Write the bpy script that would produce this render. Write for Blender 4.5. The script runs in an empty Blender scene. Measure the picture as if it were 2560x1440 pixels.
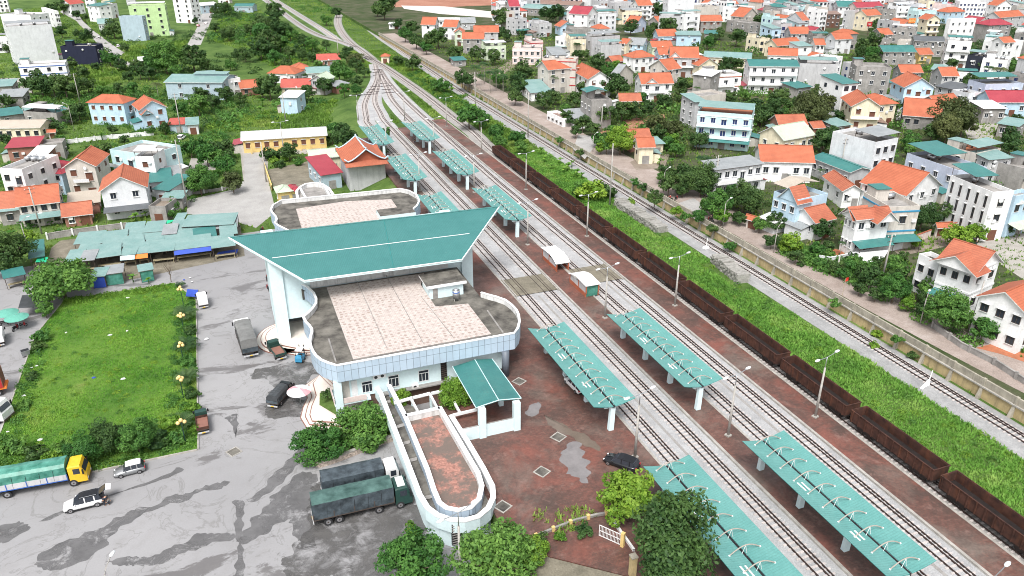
import bpy, bmesh, math, random
import numpy as np
from mathutils import Vector, Matrix
random.seed(7); RNG = np.random.default_rng(7)
S = bpy.context.scene; COL = S.collection
R = math.radians
# ------------------------------------------------------------ camera
FPX = 1920.0; CAMH = 60.0
PITCH = math.atan(910/FPX); YAW = math.atan(806/(FPX*math.cos(PITCH)+910*math.sin(PITCH)))
cd = bpy.data.cameras.new('camera'); cam = bpy.data.objects.new('camera', cd); COL.objects.link(cam)
cam.location = (0, 0, CAMH); cam.rotation_euler = (math.pi/2-PITCH, 0, -YAW)
cd.sensor_width = 36; cd.lens = FPX/2560*36; cd.clip_start = 1; cd.clip_end = 6000
S.camera = cam
# ------------------------------------------------------------ world, sun, exposure
W = bpy.data.worlds.new('World'); S.world = W; W.use_nodes = True
nt = W.node_tree; bg = nt.nodes['Background']
sky = nt.nodes.new('ShaderNodeTexSky'); sky.sky_type = 'NISHITA'; sky.sun_disc = False
SUN_EL, SUN_AZ = R(56), R(-148)
sky.sun_elevation = SUN_EL; sky.sun_rotation = SUN_AZ; sky.dust_density = 4; sky.air_density = 1.0
hs = nt.nodes.new('ShaderNodeHueSaturation'); hs.inputs['Saturation'].default_value = 0.22
nt.links.new(sky.outputs[0], hs.inputs['Color']); nt.links.new(hs.outputs[0], bg.inputs[0])
bg.inputs[1].default_value = 0.12
sd = bpy.data.lights.new('sun', 'SUN'); sd.energy = 1.5; sd.angle = R(20); sd.color = (1, .975, .94)
so = bpy.data.objects.new('sun', sd); COL.objects.link(so)
sv = Vector((math.sin(SUN_AZ)*math.cos(SUN_EL), math.cos(SUN_AZ)*math.cos(SUN_EL), math.sin(SUN_EL)))
so.rotation_euler = sv.to_track_quat('Z', 'Y').to_euler()
S.view_settings.view_transform = 'Standard'; S.view_settings.look = 'None'
S.view_settings.exposure = 0.97; S.view_settings.gamma = 1
S.cycles.filter_width = 1.0; S.cycles.max_bounces = 5; S.cycles.diffuse_bounces = 3; S.cycles.glossy_bounces = 2; S.cycles.transparent_max_bounces = 4
# ------------------------------------------------------------ photo pixel (2560x1440) -> place on a level plane
cy, sy = math.cos(YAW), math.sin(YAW)
V_R = Vector((cy, -sy, 0)); V_H = Vector((sy, cy, 0)); Z3 = Vector((0, 0, 1))
V_F = V_H*math.cos(PITCH)-Z3*math.sin(PITCH); V_U = V_H*math.sin(PITCH)+Z3*math.cos(PITCH)
def ray(u, v): return V_R*(u-1280)+V_U*(720-v)+V_F*FPX
def G(u, v, z=0.0):
    d = ray(u, v); t = (z-CAMH)/d.z
    return Vector((d.x*t, d.y*t, z))
def PY(u, v, Y):
    d = ray(u, v); t = Y/d.y
    return Vector((d.x*t, Y, CAMH+d.z*t))
def PX(p):
    q = Vector(p)-Vector((0, 0, CAMH)); z = q.dot(V_F)
    return 1280+FPX*q.dot(V_R)/z, 720-FPX*q.dot(V_U)/z, z
# ------------------------------------------------------------ materials
MATS = {}
def new_mat(name):
    m = bpy.data.materials.new(name); m.use_nodes = True
    n = m.node_tree; b = n.nodes['Principled BSDF']; MATS[name] = m
    return m, n, b
def N(n, t, **k):
    x = n.nodes.new(t)
    for a, v in k.items():
        if hasattr(x, a): setattr(x, a, v)
        else: x.inputs[a.replace('_', ' ')].default_value = v
    return x
def ramp(n, fac, stops, interp='LINEAR'):
    r = n.nodes.new('ShaderNodeValToRGB'); cr = r.color_ramp; cr.interpolation = interp
    while len(cr.elements) < len(stops): cr.elements.new(.5)
    for e, (p, c) in zip(cr.elements, stops): e.position = p; e.color = (*c, 1) if len(c) == 3 else c
    n.links.new(fac, r.inputs[0]); return r.outputs[0]
def mixc(n, fac, a, b, mode='MIX'):
    m = n.nodes.new('ShaderNodeMix'); m.data_type = 'RGBA'; m.blend_type = mode
    for inp, v in ((m.inputs[0], fac), (m.inputs[6], a), (m.inputs[7], b)):
        if isinstance(v, (int, float)): inp.default_value = v
        elif isinstance(v, tuple): inp.default_value = (*v, 1)
        else: n.links.new(v, inp)
    return m.outputs[2]
def noise(n, co, scale, detail=4, rough=.6, dist=0):
    t = n.nodes.new('ShaderNodeTexNoise'); t.inputs['Scale'].default_value = scale; t.inputs['Detail'].default_value = detail
    t.inputs['Roughness'].default_value = rough; t.inputs['Distortion'].default_value = dist
    n.links.new(co, t.inputs['Vector']); return t.outputs[0]
def bump(n, b, h, s=.3, d=.05):
    x = n.nodes.new('ShaderNodeBump'); x.inputs['Strength'].default_value = s; x.inputs['Distance'].default_value = d
    n.links.new(h, x.inputs['Height']); n.links.new(x.outputs[0], b.inputs['Normal'])
def geo(n): return n.nodes.new('ShaderNodeNewGeometry').outputs['Position']
def mottle(name, c, var=.25, scale=.6, rough=.7, metal=0, c2=None, spec=.4, dirt=0.0, dcol=(.08, .075, .065), bmp=0, fine=None):
    """real-world colour with blotches, fine grain and stains running down (dirt)"""
    m, n, b = new_mat(name); p = geo(n)
    f1 = noise(n, p, scale, 5, .65)
    lo = tuple(x*(1-var) for x in c); hi = tuple(min(.9, x*(1+var*.7)) for x in (c2 or c))
    col = ramp(n, f1, [(.3, lo), (.7, hi)])
    f2 = noise(n, p, fine or scale*9, 3, .7)
    col = mixc(n, .4, col, ramp(n, f2, [(.3, (.78,)*3), (.7, (1.0,)*3)]), 'MULTIPLY')
    if dirt > 0:
        mp = N(n, 'ShaderNodeMapping'); n.links.new(p, mp.inputs[0]); mp.inputs['Scale'].default_value = (1.2, 1.2, .16)
        f3 = noise(n, mp.outputs[0], 1.1, 6, .7)
        k = ramp(n, f3, [(.50, (0,)*3), (.72, (dirt,)*3)])
        col = mixc(n, k, col, dcol)
    n.links.new(col, b.inputs['Base Color'])
    b.inputs['Roughness'].default_value = rough; b.inputs['Metallic'].default_value = metal
    b.inputs['Specular IOR Level'].default_value = spec
    if bmp: bump(n, b, f2, bmp, .05)
    return m
def roofing(name, c, c2, axis='X', period=.33, kind='tile', rough=.7, stain=.35, scol=(.06, .045, .04)):
    """tile courses or metal ribs, repeated along the thing's own x or y, with weathering"""
    m, n, b = new_mat(name); tc = N(n, 'ShaderNodeTexCoord'); p = geo(n)
    w = N(n, 'ShaderNodeTexWave', wave_type='BANDS', bands_direction=axis, wave_profile='SIN' if kind == 'tile' else 'SAW')
    w.inputs['Scale'].default_value = 2*math.pi/20/period*1.0; n.links.new(tc.outputs['Object'], w.inputs['Vector'])
    f1 = noise(n, p, .35, 5, .7); f2 = noise(n, p, 5, 3, .7)
    col = ramp(n, f1, [(.3, c), (.7, c2)])
    col = mixc(n, .7, col, ramp(n, f2, [(.3, (.72,)*3), (.7, (1.0,)*3)]), 'MULTIPLY')
    col = mixc(n, .5, col, ramp(n, w.outputs[1], [(0, (.68,)*3), (.4, (1,)*3)]), 'MULTIPLY')
    f3 = noise(n, p, .9, 6, .75)
    col = mixc(n, ramp(n, f3, [(.52, (0,)*3), (.8, (stain,)*3)]), col, scol)
    n.links.new(col, b.inputs['Base Color']); b.inputs['Roughness'].default_value = rough
    bump(n, b, w.outputs[1], .5, .05)
    return m
def plain(name, c, rough=.5, metal=0, spec=.5, emit=None):
    m, n, b = new_mat(name); p = geo(n)
    f = noise(n, p, 3, 4, .7)
    n.links.new(ramp(n, f, [(.3, tuple(x*.82 for x in c)), (.7, c)]), b.inputs['Base Color'])
    b.inputs['Roughness'].default_value = rough; b.inputs['Metallic'].default_value = metal; b.inputs['Specular IOR Level'].default_value = spec
    return m
WALLS = dict(white=(.84, .84, .84), cream=(.78, .70, .53), grey=(.52, .52, .53), lblue=(.50, .66, .78), conc=(.33, .315, .30), dark=(.035, .04, .055),
    green=(.52, .70, .36), beige=(.58, .54, .49), pale=(.72, .73, .75), lilac=(.52, .58, .70), yellow=(.72, .53, .22), pink=(.72, .60, .57), bgrey=(.40, .50, .56), aqua=(.55, .74, .76),
    navy=(.022, .026, .05), brick=(.33, .17, .13), brown=(.16, .10, .08), lgreen=(.60, .68, .52))
for k, c in WALLS.items():
    mottle('wall_'+k, c, .12 if k != 'conc' else .3, .5, .85, spec=.2, dirt=.5 if k in ('conc', 'beige', 'cream', 'grey') else .30, dcol=tuple(x*.42 for x in c), fine=4)
for ax in 'XY':
    o = 'Y' if ax == 'X' else 'X'    # ridge along ax: tile courses repeat across it
    roofing('tile_orange_'+ax, (.40, .108, .052), (.52, .155, .078), o, .36, stain=.2)
    roofing('tile_rust_'+ax, (.36, .10, .055), (.50, .165, .09), o, .36, stain=.3)
    roofing('tile_red_'+ax, (.42, .075, .06), (.52, .12, .09), o, .36, stain=.15)
    for k, a, c in (('teal', (.035, .17, .165), (.06, .23, .21)), ('lteal', (.17, .31, .295), (.27, .40, .385)), ('grey', (.25, .27, .28), (.36, .38, .39)), ('maroon', (.32, .035, .055), (.42, .06, .08)),
            ('whitem', (.62, .63, .63), (.74, .75, .75)), ('tan', (.46, .40, .33), (.55, .48, .40)), ('dgrey', (.09, .10, .11), (.14, .15, .16)), ('lgreen', (.46, .56, .42), (.58, .66, .52)), ('rustm', (.22, .13, .10), (.32, .22, .18))):
        roofing('metal_%s_%s' % (k, ax), a, c, ax, .30, 'metal', .45, stain=.22, scol=(.16, .12, .10))
mottle('deck', (.30, .285, .27), .4, .5, .9, fine=3); mottle('deck_dark', (.065, .058, .052), .5, .45, .8, c2=(.16, .15, .13), fine=3)
plain('glass', (.035, .042, .055), .12, 0, .6); plain('glass_blue', (.03, .05, .14), .15); plain('wood', (.16, .065, .04), .6); plain('frame_white', (.78, .78, .78), .5)
plain('frame_dark', (.08, .06, .05), .5); plain('steel', (.62, .64, .66), .28, .85); plain('white_paint', (.80, .80, .80), .45); plain('black', (.015, .015, .017), .5)
plain('rubber', (.02, .02, .022), .8); plain('chrome', (.5, .5, .52), .3, .8); plain('red_paint', (.45, .03, .035), .4); plain('yellow_paint', (.80, .50, .03), .4); plain('blue_paint', (.04, .12, .42), .4)
plain('silver_paint', (.30, .31, .32), .35, .4); plain('black_paint', (.012, .013, .016), .18); plain('green_paint', (.02, .06, .05), .4); plain('skyblue_paint', (.05, .28, .48), .35); plain('orange_cloth', (.80, .22, .04), .8); plain('blue_cloth', (.03, .08, .45), .7)
plain('green_cloth', (.02, .50, .26), .7); plain('white_cloth', (.78, .78, .80), .8); plain('pink_cloth', (.72, .36, .40), .8); plain('teal_cloth', (.12, .38, .30), .8); plain('dark_cloth', (.03, .035, .05), .8)
plain('skin', (.50, .29, .20), .6); plain('hair', (.012, .01, .01), .6); plain('lamp_yellow', (.85, .62, .26), .5); plain('flag_red', (.75, .05, .03), .7); plain('lamp_white', (.82, .83, .85), .35)
mottle('concrete_post', (.42, .40, .37), .2, 2, .85, dirt=.2); mottle('kerb', (.38, .36, .33), .3, 1.2, .9)
mottle('trunk', (.17, .13, .10), .35, 2, .95); mottle('palm_trunk', (.36, .33, .29), .25, 2, .95); mottle('bamboo', (.42, .36, .22), .3, 2, .8)
def plant_mat(name, a, b_, tr=.35):
    m, n, b = new_mat(name)
    at = N(n, 'ShaderNodeAttribute', attribute_name='tint'); oi = N(n, 'ShaderNodeObjectInfo')
    col = mixc(n, at.outputs['Fac'], a, b_)
    hv = N(n, 'ShaderNodeHueSaturation'); n.links.new(col, hv.inputs['Color'])
    mr = N(n, 'ShaderNodeMapRange'); n.links.new(oi.outputs['Random'], mr.inputs[0]); mr.inputs[3].default_value = .488; mr.inputs[4].default_value = .52; n.links.new(mr.outputs[0], hv.inputs['Hue'])
    m2 = N(n, 'ShaderNodeMapRange'); n.links.new(oi.outputs['Random'], m2.inputs[0]); m2.inputs[3].default_value = 1.25; m2.inputs[4].default_value = .8; n.links.new(m2.outputs[0], hv.inputs['Value'])
    n.links.new(hv.outputs[0], b.inputs['Base Color']); b.inputs['Roughness'].default_value = .55; b.inputs['Specular IOR Level'].default_value = .25
    t = N(n, 'ShaderNodeBsdfTranslucent'); n.links.new(hv.outputs[0], t.inputs[0])
    mx = N(n, 'ShaderNodeMixShader'); mx.inputs[0].default_value = tr
    n.links.new(b.outputs[0], mx.inputs[1]); n.links.new(t.outputs[0], mx.inputs[2]); n.links.new(mx.outputs[0], n.nodes['Material Output'].inputs[0])
plant_mat('leaf_dark', (.034, .080, .024), (.105, .185, .05)); plant_mat('leaf_mid', (.05, .135, .03), (.145, .295, .06)); plant_mat('leaf_bright', (.09, .20, .02), (.24, .38, .05)); plant_mat('leaf_olive', (.065, .085, .028), (.15, .18, .065))
plant_mat('leaf_palm', (.035, .085, .03), (.10, .17, .06)); plant_mat('leaf_banana', (.07, .19, .025), (.20, .36, .06))
def grass_mat(name, stops, sc=.12):
    m, n, b = new_mat(name); p = geo(n)
    f = noise(n, p, sc, 6, .68); col = ramp(n, f, stops)
    at = N(n, 'ShaderNodeAttribute', attribute_name='tint')
    col = mixc(n, .8, col, ramp(n, at.outputs['Fac'], [(0, (.75,)*3), (1, (1.2,)*3)]), 'MULTIPLY')
    n.links.new(col, b.inputs['Base Color']); b.inputs['Roughness'].default_value = .7; b.inputs['Specular IOR Level'].default_value = .15
    t = N(n, 'ShaderNodeBsdfTranslucent'); n.links.new(col, t.inputs[0])
    mx = N(n, 'ShaderNodeMixShader'); mx.inputs[0].default_value = .4
    n.links.new(b.outputs[0], mx.inputs[1]); n.links.new(t.outputs[0], mx.inputs[2]); n.links.new(mx.outputs[0], n.nodes['Material Output'].inputs[0])
grass_mat('grass_lawn', [(.30, (.10, .27, .04)), (.44, (.17, .39, .055)), (.57, (.24, .45, .07)), (.70, (.32, .42, .10))])
grass_mat('grass_strip', [(.32, (.11, .26, .05)), (.5, (.20, .41, .075)), (.68, (.36, .52, .14))], .13)
grass_mat('grass_wild', [(.30, (.085, .17, .035)), (.47, (.16, .29, .05)), (.6, (.27, .39, .08)), (.72, (.33, .38, .13))], .05)
def ground_mat(name, stops, sc=.1, grain=6, rough=.95, bmp=.4):
    m, n, b = new_mat(name); p = geo(n)
    f = noise(n, p, sc, 10, .74); col = ramp(n, f, stops)
    f2 = noise(n, p, grain, 4, .7)
    col = mixc(n, .8, col, ramp(n, f2, [(.28, (.6,)*3), (.72, (1.1,)*3)]), 'MULTIPLY')
    n.links.new(col, b.inputs['Base Color']); b.inputs['Roughness'].default_value = rough; b.inputs['Specular IOR Level'].default_value = .2
    bump(n, b, f2, bmp, .08); return m
ground_mat('soil_green', [(.28, (.028, .060, .014)), (.45, (.065, .125, .025)), (.6, (.115, .185, .045)), (.75, (.19, .20, .10))], .06, 1.3)
ground_mat('soil_town', [(.28, (.025, .045, .014)), (.45, (.05, .075, .025)), (.58, (.10, .10, .06)), (.75, (.19, .17, .13))], .09, 2)
ground_mat('soil_lawn', [(.3, (.05, .13, .02)), (.6, (.12, .22, .035)), (.8, (.26, .24, .11))], .12, 5)
ground_mat('red_earth', [(.3, (.30, .13, .085)), (.7, (.46, .24, .17))], .05, 1.5); ground_mat('white_earth', [(.3, (.55, .50, .46)), (.7, (.72, .70, .68))], .08, 2)
ground_mat('dirt', [(.3, (.19, .15, .115)), (.7, (.36, .31, .26))], .2, 4); ground_mat('path_conc', [(.3, (.32, .30, .27)), (.7, (.47, .445, .41))], .25, 6, .85, .1)
ground_mat('gravel', [(.3, (.32, .32, .325)), (.5, (.42, .42, .425)), (.72, (.51, .51, .515))], .25, 7, .95, .8)
ground_mat('gravel_line', [(.3, (.25, .25, .25)), (.5, (.34, .34, .34)), (.72, (.43, .43, .43))], .3, 7, .95, .8); ground_mat('gravel_old', [(.3, (.27, .255, .24)), (.6, (.37, .355, .34)), (.75, (.24, .21, .18))], .35, 7, .95, .8)
def asphalt_mat():
    m, n, b = new_mat('plaza_asphalt'); p = geo(n)
    mp = N(n, 'ShaderNodeMapping'); n.links.new(p, mp.inputs[0]); mp.inputs['Rotation'].default_value = (0, 0, R(-12)); mp.inputs['Scale'].default_value = (.35, 1, 1)
    f0 = noise(n, p, .035, 5, .6); col = ramp(n, f0, [(.3, (.255, .252, .258)), (.7, (.335, .330, .335))])
    f1 = noise(n, mp.outputs[0], .16, 9, .72, .6)
    wet = ramp(n, f1, [(.575, (0,)*3), (.60, (1,)*3)])
    col = mixc(n, wet, col, (.155, .148, .148))
    f5 = noise(n, p, .11, 9, .62, 1.2); col = mixc(n, ramp(n, f5, [(.487, (0,)*3), (.5, (.55,)*3), (.513, (0,)*3)]), col, (.16, .155, .15))
    f6 = noise(n, p, .55, 8, .75); col = mixc(n, ramp(n, f6, [(.5, (0,)*3), (.75, (.4,)*3)]), col, (.22, .21, .205))
    f2 = noise(n, p, 5, 4, .7); col = mixc(n, .35, col, ramp(n, f2, [(.3, (.75,)*3), (.7, (1,)*3)]), 'MULTIPLY')
    n.links.new(col, b.inputs['Base Color'])
    n.links.new(ramp(n, wet, [(0, (.75,)*3), (1, (.30,)*3)]), b.inputs['Roughness'])
asphalt_mat()
def brick_mat():
    m, n, b = new_mat('platform_brick'); p = geo(n)
    br = N(n, 'ShaderNodeTexBrick'); br.inputs['Scale'].default_value = 1; br.inputs['Brick Width'].default_value = .5; br.inputs['Row Height'].default_value = .25; br.inputs['Mortar Size'].default_value = .02
    br.inputs['Color1'].default_value = (.125, .054, .043, 1); br.inputs['Color2'].default_value = (.185, .085, .066, 1); br.inputs['Mortar'].default_value = (.10, .07, .055, 1)
    n.links.new(p, br.inputs['Vector'])
    f = noise(n, p, .18, 7, .68); col = mixc(n, ramp(n, f, [(.38, (.85,)*3), (.58, (0,)*3)]), br.outputs[0], (.072, .048, .040)); f9 = noise(n, p, .11, 6, .7, .4); col = mixc(n, ramp(n, f9, [(.50, (0,)*3), (.66, (.75,)*3)]), col, (.25, .085, .062)); f8 = noise(n, p, .07, 6, .65, .8); col = mixc(n, ramp(n, f8, [(.53, (0,)*3), (.68, (.7,)*3)]), col, (.20, .165, .14))
    f3 = noise(n, p, .5, 8, .75); col = mixc(n, ramp(n, f3, [(.54, (0,)*3), (.72, (.75,)*3)]), col, (.27, .165, .14))
    f2 = noise(n, p, 3, 4, .75); col = mixc(n, .7, col, ramp(n, f2, [(.3, (.6,)*3), (.7, (1.1,)*3)]), 'MULTIPLY')
    f4 = noise(n, p, .09, 5, .6); n.links.new(ramp(n, f4, [(.45, (.8,)*3), (.62, (.4,)*3)]), b.inputs['Roughness'])
    n.links.new(col, b.inputs['Base Color']); bump(n, b, br.outputs[1], .2, .02)
brick_mat()
def pinktile_mat():
    m, n, b = new_mat('roof_pink_tile'); p = geo(n)
    br = N(n, 'ShaderNodeTexBrick'); br.inputs['Scale'].default_value = 1; br.inputs['Brick Width'].default_value = .55; br.inputs['Row Height'].default_value = .42; br.inputs['Mortar Size'].default_value = .018
    br.inputs['Color1'].default_value = (.48, .42, .39, 1); br.inputs['Color2'].default_value = (.56, .50, .465, 1); br.inputs['Mortar'].default_value = (.33, .26, .23, 1); n.links.new(p, br.inputs['Vector'])
    v = N(n, 'ShaderNodeTexVoronoi', feature='F1'); v.inputs['Scale'].default_value = 1.15; v.inputs['Randomness'].default_value = .5; n.links.new(p, v.inputs['Vector'])
    f = noise(n, p, .22, 6, .7)
    k = mixc(n, 1.0, ramp(n, v.outputs[0], [(.20, (1,)*3), (.36, (0,)*3)]), ramp(n, f, [(.34, (.1,)*3), (.55, (1,)*3)]), 'MULTIPLY')
    col = mixc(n, k, br.outputs[0], (.33, .26, .23)); f2 = noise(n, p, 1.2, 5, .7)
    col = mixc(n, .5, col, ramp(n, f2, [(.3, (.8,)*3), (.7, (1.05,)*3)]), 'MULTIPLY')
    n.links.new(col, b.inputs['Base Color']); b.inputs['Roughness'].default_value = .85
pinktile_mat()
def redfloor_mat():
    m, n, b = new_mat('terrace_brick'); p = geo(n); v = N(n, 'ShaderNodeTexVoronoi', feature='F1'); v.inputs['Scale'].default_value = 4; n.links.new(p, v.inputs['Vector'])
    col = ramp(n, v.outputs[1], [(0, (.20, .10, .08)), (1, (.46, .23, .18))]); f = noise(n, p, .45, 7, .7)
    col = mixc(n, ramp(n, f, [(.46, (.9,)*3), (.58, (0,)*3)]), col, (.13, .11, .095)); n.links.new(col, b.inputs['Base Color']); b.inputs['Roughness'].default_value = .9
redfloor_mat()
def panel_mat():
    m, n, b = new_mat('fascia_panel'); tc = N(n, 'ShaderNodeTexCoord'); p = geo(n)
    br = N(n, 'ShaderNodeTexBrick', offset=0.0); br.inputs['Scale'].default_value = 1; br.inputs['Brick Width'].default_value = .95; br.inputs['Row Height'].default_value = 1.6; br.inputs['Mortar Size'].default_value = .025
    br.inputs['Color1'].default_value = (.40, .50, .60, 1); br.inputs['Color2'].default_value = (.44, .54, .64, 1); br.inputs['Mortar'].default_value = (.12, .14, .17, 1); n.links.new(tc.outputs['UV'], br.inputs['Vector'])
    f = noise(n, p, .8, 5, .7); n.links.new(mixc(n, .4, br.outputs[0], ramp(n, f, [(.3, (.75,)*3), (.7, (1.05,)*3)]), 'MULTIPLY'), b.inputs['Base Color']); b.inputs['Roughness'].default_value = .5
panel_mat()
mottle('station_cyan', (.68, .82, .845), .07, .4, .8, spec=.25, dirt=.10, dcol=(.35, .42, .42), fine=3); mottle('stained_white', (.70, .70, .69), .15, .6, .85, dirt=.6, dcol=(.17, .16, .15)); mottle('coping_white', (.82, .82, .82), .08, 1, .7)
roofing('station_teal', (.045, .185, .178), (.06, .215, .207), 'X', .28, 'metal', .5, stain=.05, scol=(.05, .2, .2)); roofing('canopy_teal', (.10, .29, .27), (.145, .355, .33), 'Y', .30, 'metal', .42, stain=.12, scol=(.10, .34, .33))
plain('canopy_edge', (.03, .24, .23), .5); plain('arch_tube', (.40, .345, .30), .6); plain('rail', (.055, .035, .03), .55, .3); mottle('sleeper', (.50, .455, .435), .25, 1, .95)
mottle('wagon_rust', (.034, .016, .013), .45, .8, .8, c2=(.075, .031, .021), dirt=.45, dcol=(.16, .055, .022)); mottle('wagon_in', (.018, .012, .011), .4, 1, .9); plain('wagon_dark', (.028, .02, .018), .85)
mottle('tarp_dgreen', (.035, .085, .075), .3, .8, .45, c2=(.08, .15, .135)); mottle('tarp_green', (.025, .17, .12), .25, .9, .4, c2=(.10, .30, .24)); mottle('tarp_grey', (.19, .19, .185), .25, .8, .55); mottle('tarp_black', (.03, .04, .048), .4, 1, .35, c2=(.075, .095, .11)); mottle('tarp_dark', (.055, .06, .065), .3, .8, .5)
mottle('wall_stone', (.40, .33, .27), .6, 3, .9, c2=(.5, .42, .36)); mottle('wall_ochre', (.46, .36, .19), .35, .5, .9, dirt=.6, dcol=(.11, .09, .065)); mottle('wall_olden', (.36, .33, .27), .35, .6, .9, dirt=.6, dcol=(.10, .085, .07))
mottle('puddle_mud', (.17, .135, .11), .2, .5, .15, spec=.5); 
def wet(name, c, lo, hi):
    m = mottle(name, c, .3, .35, .4); n = m.node_tree; f = noise(n, geo(n), .42, 9, .72, .5); mx = N(n, 'ShaderNodeMixShader'); tr = N(n, 'ShaderNodeBsdfTransparent')
    n.links.new(ramp(n, f, [(lo, (0,)*3), (hi, (.92,)*3)]), mx.inputs[0]); n.links.new(tr.outputs[0], mx.inputs[1]); n.links.new(n.nodes['Principled BSDF'].outputs[0], mx.inputs[2]); n.links.new(mx.outputs[0], n.nodes['Material Output'].inputs[0])
wet('wet_dark', (.15, .147, .149), .36, .52); wet('wet_black', (.12, .116, .113), .36, .60)
mottle('stack_conc', (.33, .32, .295), .35, 1.5, .95)
mottle('spare', (.15, .148, .15), .12, .4, .5); mottle('puddle_shiny', (.22, .205, .205), .2, .5, .2, spec=.6); mottle('marble', (.72, .66, .60), .06, 1, .5); mottle('step_brown', (.27, .13, .10), .15, 1, .6); mottle('terracotta', (.42, .15, .075), .25, .7, .8)
ground_mat('road_pink', [(.3, (.27, .215, .185)), (.55, (.38, .315, .28)), (.75, (.48, .42, .39))], .22, 4, .9, .15); ground_mat('road_grey', [(.3, (.33, .32, .31)), (.7, (.46, .45, .435))], .2, 5, .9, .15)
ground_mat('wet_conc', [(.3, (.13, .12, .09)), (.55, (.24, .215, .165)), (.75, (.36, .33, .27))], .35, 5, .6, .1)
# ------------------------------------------------------------ mesh helpers
class MB:
    def __init__(s): s.v = []; s.f = []; s.m = []; s.mats = []; s.uv = {}
    def mi(s, m):
        if m not in s.mats: s.mats.append(m)
        return s.mats.index(m)
    def poly(s, pts, m, uv=None):
        i = len(s.v); s.v += [tuple(p) for p in pts]; s.f.append(tuple(range(i, i+len(pts)))); s.m.append(s.mi(m))
        if uv: s.uv[len(s.f)-1] = uv
        return s
    def box(s, x0, x1, y0, y1, z0, z1, m, top=None, rot=None):
        P = [(x0, y0, z0), (x1, y0, z0), (x1, y1, z0), (x0, y1, z0), (x0, y0, z1), (x1, y0, z1), (x1, y1, z1), (x0, y1, z1)]
        if rot: P = [tuple(rot @ Vector(p)) for p in P]
        i = len(s.v); s.v += P
        for k, f in enumerate(((0, 3, 2, 1), (4, 5, 6, 7), (0, 1, 5, 4), (1, 2, 6, 5), (2, 3, 7, 6), (3, 0, 4, 7))):
            s.f.append(tuple(i+j for j in f)); s.m.append(s.mi(top if (top and k == 1) else m))
        return s
    def taper(s, b, t, z0, z1, m):
        P = [(*p, z0) for p in b]+[(*p, z1) for p in t]; n = len(b); i = len(s.v); s.v += P
        s.f.append(tuple(i+n+j for j in range(n))); s.m.append(s.mi(m)); s.f.append(tuple(i+j for j in reversed(range(n)))); s.m.append(s.mi(m))
        for j in range(n):
            s.f.append((i+j, i+(j+1) % n, i+n+(j+1) % n, i+n+j)); s.m.append(s.mi(m))
        return s
    def prism(s, pts, z0, z1, m, top=None):
        pts = [(p[0], p[1]) for p in pts]
        a = sum(pts[k][0]*pts[(k+1) % len(pts)][1]-pts[(k+1) % len(pts)][0]*pts[k][1] for k in range(len(pts)))
        if a < 0: pts = pts[::-1]
        n = len(pts); i = len(s.v); s.v += [(*p, z0) for p in pts]+[(*p, z1) for p in pts]
        s.f.append(tuple(i+n+j for j in range(n))); s.m.append(s.mi(top or m))
        for j in range(n):
            s.f.append((i+j, i+(j+1) % n, i+n+(j+1) % n, i+n+j)); s.m.append(s.mi(m))
        return s
    def slab(s, pts, t, m, under=None):
        """planar polygon thickened straight down by t"""
        n = len(pts); i = len(s.v); s.v += [tuple(p) for p in pts]+[(p[0], p[1], p[2]-t) for p in pts]
        s.f.append(tuple(i+j for j in range(n))); s.m.append(s.mi(m)); s.f.append(tuple(i+n+j for j in reversed(range(n)))); s.m.append(s.mi(under or m))
        for j in range(n):
            s.f.append((i+j, i+n+j, i+n+(j+1) % n, i+(j+1) % n)); s.m.append(s.mi(under or m))
        return s
    def tube(s, pts, r, m, k=6, r1=None, cap=True):
        pts = [Vector(p) for p in pts]; n = len(pts); i0 = len(s.v)
        for a, p in enumerate(pts):
            d = (pts[min(a+1, n-1)]-pts[max(a-1, 0)]).normalized()
            u = d.cross(Vector((0, 0, 1)) if abs(d.z) < .95 else Vector((1, 0, 0))).normalized(); w = d.cross(u)
            rr = r if r1 is None else r+(r1-r)*a/max(1, n-1)
            for j in range(k):
                t = 2*math.pi*j/k; s.v.append(tuple(p+u*rr*math.cos(t)+w*rr*math.sin(t)))
        for a in range(n-1):
            for j in range(k):
                s.f.append((i0+a*k+j, i0+a*k+(j+1) % k, i0+(a+1)*k+(j+1) % k, i0+(a+1)*k+j)); s.m.append(s.mi(m))
        if cap:
            s.f.append(tuple(i0+j for j in reversed(range(k)))); s.m.append(s.mi(m)); s.f.append(tuple(i0+(n-1)*k+j for j in range(k))); s.m.append(s.mi(m))
        return s
    def ball(s, c, r, m, sx=1, sy=1, sz=1, nu=8, nv=5):
        i0 = len(s.v)
        for a in range(nv+1):
            t = math.pi*a/nv
            for b in range(nu):
                q = 2*math.pi*b/nu; s.v.append((c[0]+r*sx*math.sin(t)*math.cos(q), c[1]+r*sy*math.sin(t)*math.sin(q), c[2]+r*sz*math.cos(t)))
        for a in range(nv):
            for b in range(nu):
                s.f.append((i0+a*nu+b, i0+(a+1)*nu+b, i0+(a+1)*nu+(b+1) % nu, i0+a*nu+(b+1) % nu)); s.m.append(s.mi(m))
        return s
    def mesh(s, name, smooth=False):
        me = bpy.data.meshes.new(name); me.from_pydata(s.v, [], s.f)
        for m in s.mats: me.materials.append(MATS[m])
        me.polygons.foreach_set('material_index', s.m)
        if smooth: me.polygons.foreach_set('use_smooth', [True]*len(s.f))
        if s.uv:
            L = me.uv_layers.new(name='UVMap')
            for fi, uv in s.uv.items():
                for li, c in zip(me.polygons[fi].loop_indices, uv): L.data[li].uv = c
        me.update(); return me
    def build(s, name, parent=None, smooth=False, loc=None, rz=0):
        return link(name, s.mesh(name, smooth), parent, loc, rz)
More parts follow.
